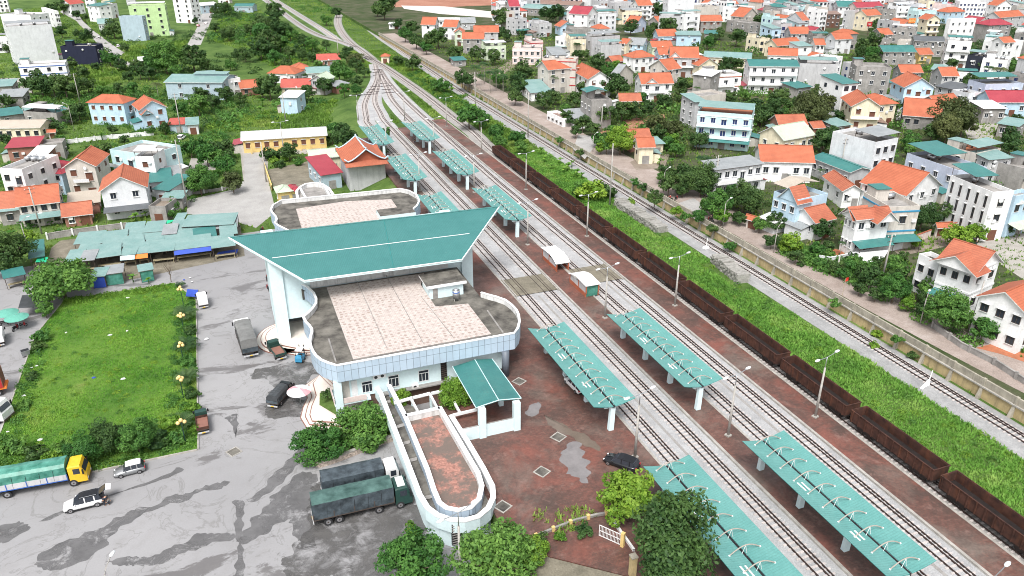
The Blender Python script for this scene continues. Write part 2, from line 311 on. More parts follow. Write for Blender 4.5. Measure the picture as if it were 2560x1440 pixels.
def link(name, me, parent=None, loc=None, rz=0, scale=None):
    o = bpy.data.objects.new(name, me); COL.objects.link(o)
    if parent: o.parent = parent
    if loc is not None: o.location = loc
    if rz: o.rotation_euler = (0, 0, rz)
    if scale: o.scale = scale
    return o
USED = {}
def tag(o, label, cat, group=None, kind=None):
    if label: o['label'] = label
    if cat: o['category'] = cat
    if group: o['group'] = group
    if kind: o['kind'] = kind
    return o
def thing(name, label, cat, loc=(0, 0, 0), rz=0, group=None):
    return tag(link(name, None, None, loc, rz), label, cat, group)
def struct(o): o['kind'] = 'structure'; return o
def dup(root, loc=None, rz=None, label=None, scale=None):
    r = root.copy(); COL.objects.link(r)
    if loc is not None: r.location = loc
    if rz is not None: r.rotation_euler = (0, 0, rz)
    if scale: r.scale = scale
    if label: r['label'] = label
    for ch in KIDS.get(root.name) or KIDS.setdefault(root.name, [c for c in COL.objects if c.parent == root]):
        c = ch.copy(); COL.objects.link(c); c.parent = r
        for g in KIDS.get(ch.name) or KIDS.setdefault(ch.name, [x for x in COL.objects if x.parent == ch]):
            d = g.copy(); COL.objects.link(d); d.parent = c
    return r
KIDS = {}
def sheet(name, pts, z, m):
    pts = [(p[0], p[1], z) for p in pts]
    if sum(pts[k][0]*pts[(k+1) % len(pts)][1]-pts[(k+1) % len(pts)][0]*pts[k][1] for k in range(len(pts))) < 0: pts = pts[::-1]
    return struct(MB().poly(pts, m).build(name))
def npmesh(name, V, F, mat, tint=None):
    me = bpy.data.meshes.new(name); k = F.shape[1]
    me.vertices.add(len(V)); me.vertices.foreach_set('co', V.astype(np.float32).ravel())
    me.loops.add(F.size); me.loops.foreach_set('vertex_index', F.astype(np.int32).ravel())
    me.polygons.add(len(F)); me.polygons.foreach_set('loop_start', np.arange(0, F.size, k, dtype=np.int32))
    if tint is not None:
        a = me.attributes.new('tint', 'FLOAT', 'POINT'); a.data.foreach_set('value', tint.astype(np.float32))
    me.materials.append(MATS[mat]); me.update(calc_edges=True); return me
def inpoly(P, poly):
    x, y = P[:, 0], P[:, 1]; r = np.zeros(len(P), bool); n = len(poly)
    for i in range(n):
        x0, y0 = poly[i][:2]; x1, y1 = poly[(i+1) % n][:2]
        if y0 == y1: continue
        r ^= ((y0 > y) != (y1 > y)) & (x < (x1-x0)*(y-y0)/(y1-y0)+x0)
    return r
def uniq(label):
    assert label not in USED, label
    USED[label] = 1; return label
# ============================================================ TERRAIN
PZ, TZ, BZ = -3.0, 1.45, -.35        # plaza level, town-side road level, track-bed formation
def c2(t, s=3.64, o=(640, 0)): return [G(o[0]+x/s, o[1]+y/s, 0) for x, y in t]
N1 = (860, 140)
def n1(t): return c2(t, 3.64, N1)
def smooth(pts, step=3.0):
    P = [Vector((p[0], p[1], 0)) for p in pts]; out = []
    for i in range(len(P)-1):
        p0, p1, p2, p3 = P[max(i-1, 0)], P[i], P[i+1], P[min(i+2, len(P)-1)]
        k = max(1, int((p2-p1).length/step))
        for j in range(k):
            t = j/k; out.append(.5*((2*p1)+(p2-p0)*t+(2*p0-5*p1+4*p2-p3)*t*t+(3*p1-p0-3*p2+p3)*t**3))
    return out+[P[-1]]
def st(x, y0=-8, y1=196): return [(x, y, 0) for y in range(y0, y1, 12)]
OFF = .77
HEAD = n1([(280, 60), (200, 0)])
MAIN = c2([(1060, 540), (985, 475), (925, 432)])
TRK = [  # centre lines: (points, label)
 (st(45.2+OFF)+n1([(240, 640), (205, 560), (190, 480), (190, 430), (222, 350), (270, 280), (303, 200), (297, 130), (283, 70)]), 'railway track against the station-side platform edge'),
 (st(49.8+OFF)+n1([(395, 620), (330, 520), (285, 430), (283, 350), (306, 270), (316, 190), (305, 120)]), 'railway track second from the station building'),
 (st(58.6+OFF)+n1([(600, 575), (500, 470), (430, 380), (390, 290), (352, 205), (318, 125)]), 'railway track along the far edge of the middle platform'),
 (st(63.3+OFF)+n1([(765, 590), (600, 440), (470, 310), (390, 215), (330, 120)]), 'railway track beside the outer red brick platform'),
 (st(72.5)+[(73.3, 214, 0)]+n1([(1180, 695), (1000, 560), (720, 340), (500, 185), (350, 85)])+HEAD[1:]+MAIN+c2([(875, 395), (800, 318), (752, 235), (745, 165), (780, 100), (850, 50), (985, -6), (1090, -30)]), 'siding under the rusty wagons curving away to the north'),
 ([(90.75, y, 0) for y in range(-8, 300, 20)]+c2([(1290, 440), (1120, 325), (1010, 230), (962, 150), (965, 85), (1005, 35), (1090, -15), (1200, -40)]), 'main line beside the ochre wall'),
 (MAIN[1:]+c2([(870, 412), (750, 368), (640, 340), (545, 305), (430, 245), (300, 155), (190, 70), (60, -20)]), 'branch track bending left through the scrub, lower of two'),
 (c2([(745, 364), (600, 262), (400, 138), (180, 0), (110, -45)]), 'branch track bending left through the scrub, upper of two'),
]
PATHS = [smooth(t[0]) for t in TRK]
def xr_at(y):
    if y < 88: return 22.
    if y < 161: return 28.
    if y < 175: return 28+(38.5-28)*(y-161)/14
    if y < 262: return 38.5-(y-175)*.012
    xs = [p.x for P in PATHS for p in P if abs(p.y-y) < 6]
    return min(xs)-5.5 if xs else -200
ys = [-400, 0, 60, 87.9, 88.1, 160.9, 161, 175]+list(range(185, 900, 10))+[1200, 2500]
g = MB(); rows = []
for y in ys:
    xr = xr_at(min(y, 800)); xl = xr-(.06 if y < 161 else 7 if y > 175 else 3)
    rows.append([(-1600, y, PZ), (xl, y, PZ), (xr, y, BZ), (94.35, y, BZ), (94.40, y, TZ), (160, y, TZ), (2600, y, TZ)])
for a, b in zip(rows, rows[1:]):
    for k in range(6): g.poly([a[k], a[k+1], b[k+1], b[k]], 'soil_town' if k >= 4 else 'soil_green')
struct(g.build('ground'))
# ---- paved areas
sheet('plaza', [(-75, 20), (21.9, 20), (21.9, 88.3), (27.9, 88.3), (27.9, 160), (9, 173), (-15, 172), (-48, 168), (-75, 150)], PZ+.012, 'plaza_asphalt')
def pxs(t, z, tile=None): return [G((tile[0]+x/4) if tile else x, (tile[1]+y/4) if tile else y, z) for x, y in t]
sheet('lane', pxs([(466, 535), (470, 500), (600, 470), (612, 440), (606, 372), (600, 350), (660, 350), (668, 440), (690, 530), (640, 570), (560, 545)], PZ), PZ+.024, 'road_grey')
sheet('yard', pxs([(600, 372), (815, 362), (812, 385), (672, 384), (668, 440), (608, 450)], PZ), PZ+.018, 'path_conc')
sheet('courtyard', pxs([(668, 425), (785, 400), (800, 470), (690, 485)], PZ), PZ+.030, 'wet_conc')
sheet('garden_patio', pxs([(478, 395), (535, 398), (540, 425), (466, 432)], PZ), PZ+.03, 'path_conc')
sheet('market_floor', pxs([(105, 705), (128, 620), (150, 602), (255, 588), (330, 578), (600, 560), (612, 640), (300, 705)], PZ), PZ+.028, 'wet_conc')
sheet('street', pxs([(168, 0), (240, 96), (300, 165), (345, 165), (365, 175), (330, 165), (255, 92), (190, 48), (180, 0)], PZ), PZ+.014, 'road_grey')
sheet('street', pxs([(150, 30), (190, 52), (240, 105), (318, 168), (360, 160), (300, 125), (243, 85), (195, 42), (175, 10)], PZ), PZ+.02, 'road_grey')
sheet('street', pxs([(466, 116), (492, 70), (500, 45), (510, 20), (540, 20), (530, 45), (520, 70), (502, 112)], PZ), PZ+.02, 'road_grey')
sheet('forecourt', pxs([(0, 195), (60, 195), (85, 215), (80, 232), (0, 236)], PZ), PZ+.02, 'path_conc')
sheet('earth_plot', pxs([(188, 160), (270, 157), (300, 172), (250, 182), (190, 175)], PZ), PZ+.016, 'dirt')
sheet('dirt_path', pxs([(640, 228), (690, 262), (700, 268), (655, 240)], PZ), PZ+.016, 'dirt')
sheet('footpath', [p for p in smooth(c2([(890, 655), (905, 700), (895, 760), (850, 785), (720, 780)]))]+[p+Vector((0, 1.6, 0)) for p in smooth(c2([(890, 655), (905, 700), (895, 760), (850, 785), (720, 780)]))[::-1]], PZ+.02, 'dirt')
ROADC = smooth([(104.5, -10, 0), (103.5, 40, 0), (101.8, 70, 0), (101, 95, 0), (101, 130, 0), (101, 165, 0), (100.3, 210, 0), (99.8, 300, 0), (100, 380, 0), (100, 470, 0)], 6)
def ribbon(name, path, hw, z, m, hw2=None):
    L = []; Rr = []
    for i, p in enumerate(path):
        d = (path[min(i+1, len(path)-1)]-path[max(i-1, 0)]).normalized(); nrm = Vector((d.y, -d.x, 0))
        L.append(p-nrm*hw); Rr.append(p+nrm*(hw2 or hw))
    b = MB()
    for i in range(len(path)-1):
        b.poly([(*L[i][:2], z), (*Rr[i][:2], z), (*Rr[i+1][:2], z), (*L[i+1][:2], z)], m)
    return struct(b.build(name))
ribbon('road', ROADC, 4.6, TZ+.02, 'road_pink', 3.9)
sheet('side_road', pxs([(1432, 372), (1446, 338), (1490, 340), (1490, 362), (1462, 398)], TZ), TZ+.03, 'road_grey')
sheet('lane_mouth', pxs([(1575, 405), (1600, 395), (1675, 385), (1660, 420), (1590, 425)], TZ), TZ+.028, 'dirt')
sheet('lane_mouth', pxs([(1690, 510), (1735, 495), (1760, 515), (1740, 535), (1700, 525)], TZ), TZ+.028, 'road_grey')
sheet('villa_lane', pxs([(2215, 610), (2330, 590), (2440, 560), (2460, 590), (2330, 625), (2250, 640)], TZ), TZ+.026, 'dirt')
sheet('concrete_yard', pxs([(2440, 610), (2560, 560), (2560, 700), (2500, 660)], TZ), TZ+.03, 'path_conc')
sheet('concrete_yard', pxs([(2440, 262), (2500, 300), (2480, 350), (2420, 345), (2400, 300)], TZ), TZ+.03, 'path_conc')
sheet('clearing', pxs([(1225, 185), (1290, 140), (1330, 165), (1260, 200)], TZ), TZ+.03, 'dirt')
sheet('clearing', pxs([(1500, 330), (1560, 300), (1660, 285), (1665, 300), (1560, 330), (1510, 345)], TZ), TZ+.02, 'red_earth')
sheet('alley', pxs([(2090, 230), (2130, 160), (2160, 140), (2170, 155), (2130, 225)], TZ), TZ+.03, 'road_grey')
sheet('alley', pxs([(2240, 300), (2245, 240), (2260, 235), (2265, 300)], TZ), TZ+.03, 'road_grey')
sheet('meadow', pxs([(2390, 200), (2430, 205), (2420, 242), (2388, 242)], TZ), TZ+.05, 'soil_lawn')
sheet('earthworks', pxs([(975, 18), (1000, 0), (1060, -30), (1290, -25), (1260, 12), (1105, 18)], TZ), TZ+.02, 'red_earth')
sheet('pale_clearing', pxs([(1003, 14), (1110, 16), (1240, 30), (1235, 45), (1100, 35), (1010, 22)], TZ), TZ+.04, 'white_earth')
sheet('pale_clearing', pxs([(565, 73), (612, 73), (605, 84), (585, 82)], PZ), PZ+.03, 'white_earth')
# ---- ballast, rails, sleepers
def strip(name, path, prof, m, z0=0):
    """prof: list of (offset, z) across"""
    b = MB(); P = []
    for i, p in enumerate(path):
        d = (path[min(i+1, len(path)-1)]-path[max(i-1, 0)]).normalized(); nrm = Vector((d.y, -d.x, 0))
        P.append([(p.x+nrm.x*o, p.y+nrm.y*o, z+z0) for o, z in prof])
    for a, c in zip(P, P[1:]):
        for k in range(len(prof)-1): b.poly([a[k], a[k+1], c[k+1], c[k]], m)
    return b
for i, p in enumerate(PATHS):
    hw = 2.55 if i in (0, 2) else 2.2
    struct(strip('ballast', p, [(-hw-.5, BZ-.02), (-hw, -.19), (hw, -.19), (hw+.5, BZ-.02)], 'gravel' if i in (0, 1, 2, 3) else 'gravel_old' if i == 4 else 'gravel_line', .004*i).build('ballast'))
struct(MB().poly([(47.4, -8, -.17), (49.3, -8, -.17), (49.3, 232, -.17), (47.4, 232, -.17)], 'gravel').build('gravel_bed'))
struct(MB().poly([(61.0, -8, -.17), (62.9, -8, -.17), (62.9, 232, -.17), (61.0, 232, -.17)], 'gravel').build('gravel_bed'))
struct(MB().poly([(48.1, -8, -.155), (48.5, -8, -.155), (48.5, 114, -.155), (48.1, 114, -.155)], 'gravel_old').build('drain_strip'))
struct(MB().poly([(61.9, -8, -.155), (62.35, -8, -.155), (62.35, 114, -.155), (61.9, 114, -.155)], 'gravel_old').build('drain_strip'))
struct(MB().poly([(86.9, 20, BZ+.03), (88.2, 20, BZ+.03), (88.2, 290, BZ+.03), (86.9, 290, BZ+.03)], 'gravel_line').build('gravel_bed'))
SLP = MB().taper([(-1.25, -.14), (1.25, -.14), (1.25, .14), (-1.25, .14)], [(-1.22, -.10), (1.22, -.10), (1.22, .10), (-1.22, .10)], -.20, -.10, 'sleeper').mesh('sleeper')
for i, p in enumerate(PATHS):
    root = thing('railway_track', uniq(TRK[i][1]), 'railway track', (0, 0, 0), group='tracks of the station yard')
    dual = i != 7
    for o in ((-.75, .30, .75) if dual else (-.75, .75)):
        strip('rail', p, [(o-.09, -.13), (o-.055, 0), (o+.055, 0), (o+.09, -.13)], 'rail', -.002*i if i > 5 else 0).build('rail', root)
    # sleepers: the 100 nearest the camera each their own, the rest as one stuff part
    L = 0; pos = []; nxt = 0
    for a, c in zip(p, p[1:]):
        seg = (c-a).length; d = (c-a)/max(seg, 1e-6)
        while nxt < L+seg:
            q = a+d*(nxt-L); pos.append((q, math.atan2(d.y, d.x)-math.pi/2)); nxt += .72
        L += seg
    def vis(t):
        u, v, z = PX((t[0].x, t[0].y, 0)); return z > 1 and -20 < u < 2580 and -20 < v < 1470
    pos = [t for t in pos if vis(t) and not (114.9 < t[0].y < 122.4 and i < 4)]
    pos.sort(key=lambda t: t[0].y)
    for q, a in pos[:100]: link('sleeper', SLP, root, (q.x, q.y, .001*i), a)
    rest = pos[100:]; b = MB()
    for q, a in rest:
        r = Matrix.Rotation(a, 3, 'Z'); b.box(-1.2, 1.2, -.11, .11, -.2, -.10, 'sleeper'); n0 = len(b.v)-8
        for k in range(n0, n0+8): v = r @ Vector(b.v[k]); b.v[k] = (v.x+q.x, v.y+q.y, v.z+.001*i)
    if rest: tag(b.build('sleepers', root), None, None, None, 'stuff')
# switch timber clutter at the throat
b = MB()
for (x, y, w) in ((245, 345, 5.5), (262, 325, 5.0), (275, 300, 4.5), (285, 275, 4.2), (405, 330, 5.5), (400, 300, 5.0), (385, 270, 4.6), (375, 245, 4.2), (310, 170, 4.6), (305, 145, 4.4), (300, 120, 4.2)):
    q = n1([(x, y)])[0]; b.box(q.x-w/2, q.x+w/2, q.y-.5, q.y+.5, -.19, -.09, 'rail')
tag(b.build('switch_timber'), uniq('dark timber bearers of the points where the station tracks fan out'), 'track points')
# ---- platforms
def platform(name, x0, x1, y0, y1):
    b = MB(); b.box(x0+.35, x1-.35, y0, y1, BZ-.1, .10, 'platform_brick')
    struct(b.build(name)); k = MB()
    k.box(x0, x0+.348, y0, y1, BZ-.1, .105, 'kerb'); k.box(x1-.348, x1, y0, y1, BZ-.1, .105, 'kerb'); struct(k.build('platform_kerb'))
platform('middle_platform', 52.7, 57.5, -8, 245); platform('outer_platform', 66.0, 70.9, -8, 252)
b = MB(); b.prism([(22.02, 58), (43.8, 40), (43.8, 236), (38.9, 236), (38.9, 163), (28.2, 158), (28.2, 88), (22.02, 87.9)], BZ-.1, .10, 'platform_brick'); struct(b.build('station_platform'))
struct(MB().box(43.81, 44.15, 20, 236, BZ-.1, .105, 'kerb').build('platform_kerb'))
struct(MB().prism([(22.02, 20), (43.8, 20), (43.8, 39.9), (22.02, 57.9)], BZ-.1, .02, 'wet_conc').build('service_yard'))
struct(MB().poly([(44.16, 115, -.02), (66, 115, -.02), (66, 122.3, -.02), (44.16, 122.3, -.02)], 'wet_conc').build('track_crossing'))
b = MB()
for x in (44.4, 52.5, 57.6, 65.7): b.box(x-.1, x+.1, 114.7, 122.6, -.1, .115, 'cream_line' if 0 else 'kerb')
struct(b.build('crossing_kerb'))
# puddles & stains on the brick court and the plaza: flat sheets of standing water
def stain(name, pts, z, m, zl):
    P = smooth([G(x, y, zl) for x, y in pts]+[G(*pts[0], zl)], .35)[:-1]; Q = []
    ar = abs(sum(P[k].x*P[(k+1) % len(P)].y-P[(k+1) % len(P)].x*P[k].y for k in range(len(P))))/2; pe = sum((P[(k+1) % len(P)]-P[k]).length for k in range(len(P))); am = min(.9, .75*ar/pe)
    for i, p in enumerate(P):
        t = (P[(i+1) % len(P)]-P[i-1]).normalized(); x, y = p.x, p.y
        k = .42*math.sin(1.1*x+1.7*math.sin(.9*y))+.30*math.sin(2.9*y+1.3*x)+.18*math.sin(6.1*x-4.7*y)+.12*math.sin(11*y+9*x)
        Q.append(p+Vector((t.y, -t.x, 0))*k*am)
    sheet(name, Q, z, m)
stain('puddle', [(1312, 1030), (1345, 1005), (1350, 1030), (1330, 1040)], .106, 'puddle_shiny', .1)
stain('puddle', [(1400, 1130), (1415, 1110), (1440, 1105), (1465, 1140), (1478, 1195), (1458, 1210), (1440, 1190), (1415, 1170)], .106, 'puddle_shiny', .1)
stain('puddle', [(1355, 1035), (1380, 1045), (1430, 1070), (1480, 1100), (1500, 1125), (1460, 1110), (1410, 1085), (1370, 1060)], .105, 'puddle_mud', .1)
stain('wet_patch', [(760, 1385), (830, 1300), (800, 1200), (770, 1180), (700, 1220), (640, 1290), (600, 1350), (660, 1345), (720, 1300), (740, 1330)], PZ+.018, 'wet_dark', PZ)
stain('wet_patch', [(780, 1440), (1000, 1440), (1075, 1330), (1030, 1255), (800, 1200), (770, 1320), (700, 1420)], PZ+.019, 'wet_black', PZ)
stain('wet_patch', [(80, 1410), (150, 1360), (240, 1320), (330, 1280), (470, 1230), (560, 1205), (568, 1212), (470, 1245), (380, 1280), (310, 1310), (270, 1345), (230, 1395), (120, 1425)], PZ+.020, 'wet_dark', PZ)
stain('wet_patch', [(260, 1405), (360, 1390), (460, 1360), (500, 1330), (540, 1330), (585, 1345), (540, 1355), (480, 1380), (400, 1405), (330, 1420)], PZ+.021, 'wet_dark', PZ)
stain('wet_patch', [(590, 1440), (592, 1380), (590, 1330), (588, 1280), (580, 1255), (600, 1250), (612, 1262), (605, 1330), (610, 1380), (607, 1440)], PZ+.022, 'wet_dark', PZ)
stain('wet_patch', [(610, 1250), (650, 1225), (690, 1180), (740, 1130), (780, 1110), (740, 1170), (690, 1215), (640, 1250)], PZ+.023, 'wet_dark', PZ)
stain('wet_patch', [(620, 935), (700, 910), (790, 905), (800, 930), (760, 960), (750, 1040), (660, 1030), (680, 970)], PZ+.024, 'wet_black', PZ)
stain('wet_patch', [(0, 1320), (50, 1300), (80, 1315), (30, 1345), (0, 1360)], PZ+.025, 'wet_dark', PZ)
stain('wet_patch', [(95, 1305), (160, 1275), (160, 1282), (110, 1305)], PZ+.026, 'wet_dark', PZ)
stain('wet_patch', [(270, 1240), (340, 1215), (430, 1180), (440, 1170), (458, 1175), (440, 1185), (370, 1212)], PZ+.027, 'wet_dark', PZ)
stain('wet_patch', [(555, 1045), (590, 1035), (595, 1060), (588, 1095), (580, 1060)], PZ+.028, 'wet_dark', PZ)
# ---- station forecourt lawn
LAWN = [(-34.6, 91.9), (-9.6, 92.2), (-9.5, 140), (-13.3, 149.3), (-32.2, 148.8), (-34.9, 135)]
b = MB(); b.prism(LAWN, PZ, PZ+.12, 'soil_lawn'); struct(b.build('lawn'))
b = MB()
for p, q in zip(LAWN, LAWN[1:]+LAWN[:1]):
    d = Vector((q[0]-p[0], q[1]-p[1], 0)); a = d.to_track_quat('X', 'Z').to_matrix()
    m0 = MB().box(0, d.length, -.18, -.001, 0, .22, 'kerb'); 
    for v in m0.v: w = a @ Vector(v); b.v.append((w.x+p[0], w.y+p[1], w.z+PZ))
    k = len(b.v)-8; b.mi('kerb')
    for f in m0.f: b.f.append(tuple(i+k for i in f)); b.m.append(0)
struct(b.build('lawn_kerb'))
SHEETS = []
for o in COL.objects:
    if o.name.split('.')[0] in ('plaza', 'lane', 'yard', 'courtyard', 'street', 'forecourt', 'market_floor', 'garden_patio', 'footpath', 'earth_plot'): SHEETS.append([(v.co.x, v.co.y) for v in o.data.vertices])
# ============================================================ GRASS AND GROUND COVER (stuff)
def tufts(name, label, poly, dens, h, mat, z, blades=3, holes=(), spread=.5, cat='grass', patch=0):
    P = np.array([p[:2] for p in poly]); lo, hi = P.min(0), P.max(0); n = int(dens*np.prod(hi-lo))
    Q = RNG.uniform(lo, hi, (n, 2)); Q = Q[inpoly(Q, [tuple(p) for p in P])]
    for hpoly in holes: Q = Q[~inpoly(Q, hpoly)]
    Q = clear(Q, 2.9+h)
    if patch:
        s = np.sin(Q[:, 0]*patch+1.3*np.sin(Q[:, 1]*patch*.7))+np.sin(Q[:, 1]*patch*1.1+2*np.sin(Q[:, 0]*patch*.5)); Q = Q[s+RNG.normal(0, .8, len(Q)) > -.7]
    n = len(Q); V = []; T = []
    hs = h*RNG.uniform(.45, 1.3, n)
    big = .6+.5*(np.sin(Q[:, 0]*.35+np.sin(Q[:, 1]*.21)*2)*np.sin(Q[:, 1]*.3+1)+1)/1.3; hs = hs*big
    for k in range(blades):
        a = RNG.uniform(0, 2*np.pi, n); w = hs*RNG.uniform(.18, .40, n); ln = hs*RNG.uniform(.2, spread*1.6, n)
        c, s_ = np.cos(a), np.sin(a); o = RNG.uniform(-.5, .5, (n, 2))*h*.8; B = Q+o
        v = np.zeros((n, 3, 3)); v[:, 0, 0] = B[:, 0]-s_*w; v[:, 0, 1] = B[:, 1]+c*w; v[:, 1, 0] = B[:, 0]+s_*w; v[:, 1, 1] = B[:, 1]-c*w
        v[:, 2, 0] = B[:, 0]+c*ln; v[:, 2, 1] = B[:, 1]+s_*ln; v[:, 2, 2] = hs; v[:, :, 2] += z; V.append(v.reshape(-1, 3))
        t = RNG.uniform(0, 1, n); T.append(np.stack([t*.6, t*.6, t], 1).ravel())
    V = np.concatenate(V); F = np.arange(len(V)).reshape(-1, 3)
    return tag(link(name, npmesh(name, V, F, mat, np.concatenate(T))), uniq(label), cat, None, 'stuff')
PP = np.array([(p.x, p.y) for L in PATHS for p in L])
def clear(Q, d):
    keep = np.ones(len(Q), bool)
    for k in range(0, len(Q), 4000):
        q = Q[k:k+4000]; c = PP[(PP[:, 0] > q[:, 0].min()-9) & (PP[:, 0] < q[:, 0].max()+9) & (PP[:, 1] > q[:, 1].min()-9) & (PP[:, 1] < q[:, 1].max()+9)]
        if len(c): keep[k:k+4000] = (((q[:, None]-c[None])**2).sum(2).min(1) > d*d)
    return Q[keep]
def rect(x0, x1, y0, y1): return [(x0, y0), (x1, y0), (x1, y1), (x0, y1)]
tufts('lawn_grass', 'rough bright green grass covering the forecourt lawn', LAWN, 24, .19, 'grass_lawn', PZ+.1, 3)
STK = [[(83.6, 131), (86.6, 131), (86.6, 155), (83.6, 155)], [(83.6, 103), (86.9, 103), (86.9, 116), (83.6, 116)]]
tufts('verge_grass', 'tall lush weeds between the wagons and the main line', [(75, 15), (86.8, 15), (87.2, 60), (86, 120), (87.6, 205), (75.3, 205)], 16, .36, 'grass_strip', BZ, 4, STK)
tufts('verge_grass', 'weeds at the foot of the ochre wall', [(92.6, 20), (94.1, 20), (93.9, 300), (92.4, 300)], 8, .55, 'grass_wild', BZ, 3, (), .5, 'grass', .5)
tufts('verge_grass', 'wild grass between the main line and the siding north of the wagons', [(75.5, 205), (88, 205), (90, 300), (86, 420), (62, 420), (64, 330), (72, 250)], 3.2, .6, 'grass_wild', BZ, 4)
tufts('verge_grass', 'grass tongue between the fanning tracks', n1([(340, 350), (350, 400), (400, 500), (500, 590), (460, 625), (410, 600), (360, 480), (335, 400)]), 6, .5, 'grass_wild', BZ, 3)
tufts('verge_grass', 'grass wedge between the outer track and the curving siding', n1([(480, 250), (620, 360), (900, 580), (800, 595), (640, 430), (500, 310)]), 5, .5, 'grass_wild', BZ, 3)
SCR = pxs([(905, 300), (890, 255), (925, 180), (845, 115), (770, 92), (640, 20), (560, 20), (520, 100), (620, 130), (700, 180), (880, 190), (850, 250), (700, 260), (640, 290), (520, 290), (520, 330), (830, 330), (880, 330)], PZ)
tufts('wild_grass', 'green scrubland grass left of the railway', SCR, .8, .6, 'grass_wild', PZ, 4, (), .6)
TRI = c2([(940, 440), (880, 400), (790, 310), (745, 350), (560, 230), (300, 60), (240, -10), (820, -10), (900, 20), (790, 90), (735, 160), (725, 240), (790, 330), (880, 410)])
tufts('wild_grass', 'meadow grass inside the curve of the branch tracks', TRI, .5, .5, 'grass_wild', BZ, 4, (), .6)
tufts('wild_grass', 'meadow grass between the two curving tracks', c2([(960, 450), (860, 370), (800, 290), (770, 220), (780, 150), (850, 80), (1000, 10), (1030, 10), (970, 60), (935, 130), (960, 220), (1100, 350), (1250, 450), (1440, 560), (1440, 600), (1300, 600), (1100, 530)]), .6, .45, 'grass_wild', BZ, 4, (), .6)
tufts('wild_grass', 'green fields beside the far curve of the main line', c2([(1060, 330), (1010, 220), (985, 150), (1000, 90), (1060, 20), (1100, 60), (1240, 130), (1200, 270), (1180, 320)]), .6, .5, 'grass_wild', BZ, 4)
tufts('wild_grass', 'grass behind the yellow staff quarters', pxs([(520, 300), (640, 285), (815, 255), (890, 260), (905, 315), (820, 318), (610, 318), (520, 325)], PZ), 1.4, .7, 'grass_wild', PZ, 4)
tufts('wild_grass', 'weeds on the plots by the far left streets', pxs([(320, 120), (470, 100), (460, 130), (380, 170), (300, 150)], PZ), .8, 1.2, 'grass_wild', PZ, 4)
tufts('wild_grass', 'weeds around the navy house', pxs([(140, 150), (320, 165), (300, 200), (260, 215), (160, 200)], PZ), .8, 1.1, 'grass_wild', PZ, 4)
tufts('platform_weeds', 'weeds sprouting along the court fence', [tuple(G(*p, .1)[:2]) for p in [(1330, 1275), (1450, 1265), (1500, 1290), (1430, 1330), (1340, 1340)]], 7, .45, 'grass_wild', .1, 3, (), .6, 'weeds', 1.1)
LEFT = [(-150, 165), (38, 176), (30, 260), (20, 330), (-10, 420), (-40, 560), (-100, 760), (-330, 830), (-330, 600), (-200, 300)]
tufts('wild_grass', 'rough grass and weeds over the open ground on the left side', LEFT, .7, .55, 'grass_wild', PZ, 3, SHEETS, .6)
tufts('wild_grass', 'weeds between the houses right of the road', [(106, 40), (190, 60), (260, 200), (330, 330), (108, 470)], .8, .5, 'grass_wild', TZ, 3, (), .6)
# ============================================================ STATION BUILDING
def off(pts, d, closed=False):
    out = []; n = len(pts)
    for i, p in enumerate(pts):
        a = pts[(i-1) % n] if (closed or i > 0) else p; c = pts[(i+1) % n] if (closed or i < n-1) else p
        t = Vector((c[0]-a[0], c[1]-a[1], 0)).normalized(); out.append(Vector((p[0]-t.y*d, p[1]+t.x*d, 0)))
    return out
def parapet(b, outer, th, z0, z1, m_out, m_in, m_top, closed=False, inward=1):
    """ribbon wall following an outline; inward=+1: inside is to the left of the path"""
    o = [Vector((p[0], p[1], 0)) for p in outer]; i_ = off(o, th*inward, closed); n = len(o); acc = 0
    zt = z1-.12
    for k in range(n if closed else n-1):
        a, c = o[k], o[(k+1) % n]; ai, ci = i_[k], i_[(k+1) % n]; L = (c-a).length
        q = [(a.x, a.y, z0), (c.x, c.y, z0), (c.x, c.y, zt), (a.x, a.y, zt)]; uv = [(acc, 0), (acc+L, 0), (acc+L, zt-z0), (acc, zt-z0)]
        if inward < 0: q = q[::-1]; uv = uv[::-1]
        b.poly(q, m_out, uv)
        q = [(ci.x, ci.y, z0), (ai.x, ai.y, z0), (ai.x, ai.y, zt), (ci.x, ci.y, zt)]; b.poly(q if inward > 0 else q[::-1], m_in)
        b.poly([(a.x, a.y, z0), (ai.x, ai.y, z0), (ci.x, ci.y, z0), (c.x, c.y, z0)], m_out); acc += L
    ot = off(o, -.05*inward, closed); it = off(o, (th+.05)*inward, closed)
    for k in range(n if closed else n-1):
        a, c, ci, ai = ot[k], ot[(k+1) % n], it[(k+1) % n], it[k]
        for q in ([(a, z1), (c, z1), (ci, z1), (ai, z1)], [(a, zt), (c, zt), (c, z1), (a, z1)], [(ci, zt), (ai, zt), (ai, z1), (ci, z1)]):
            P = [(p.x, p.y, z) for p, z in q]; b.poly(P if inward > 0 else P[::-1], m_top)
ST = thing('railway_station', uniq('pale cyan railway station with a huge teal roof and two flat wings'), 'railway station', (20, 118, PZ))
def sp(b, name, smooth=False, parent=None):           # build a station part given in world coordinates
    b.v = [(x-20, y-118, z-PZ) for x, y, z in b.v] if parent is None else b.v
    return b.build(name, ST, smooth)
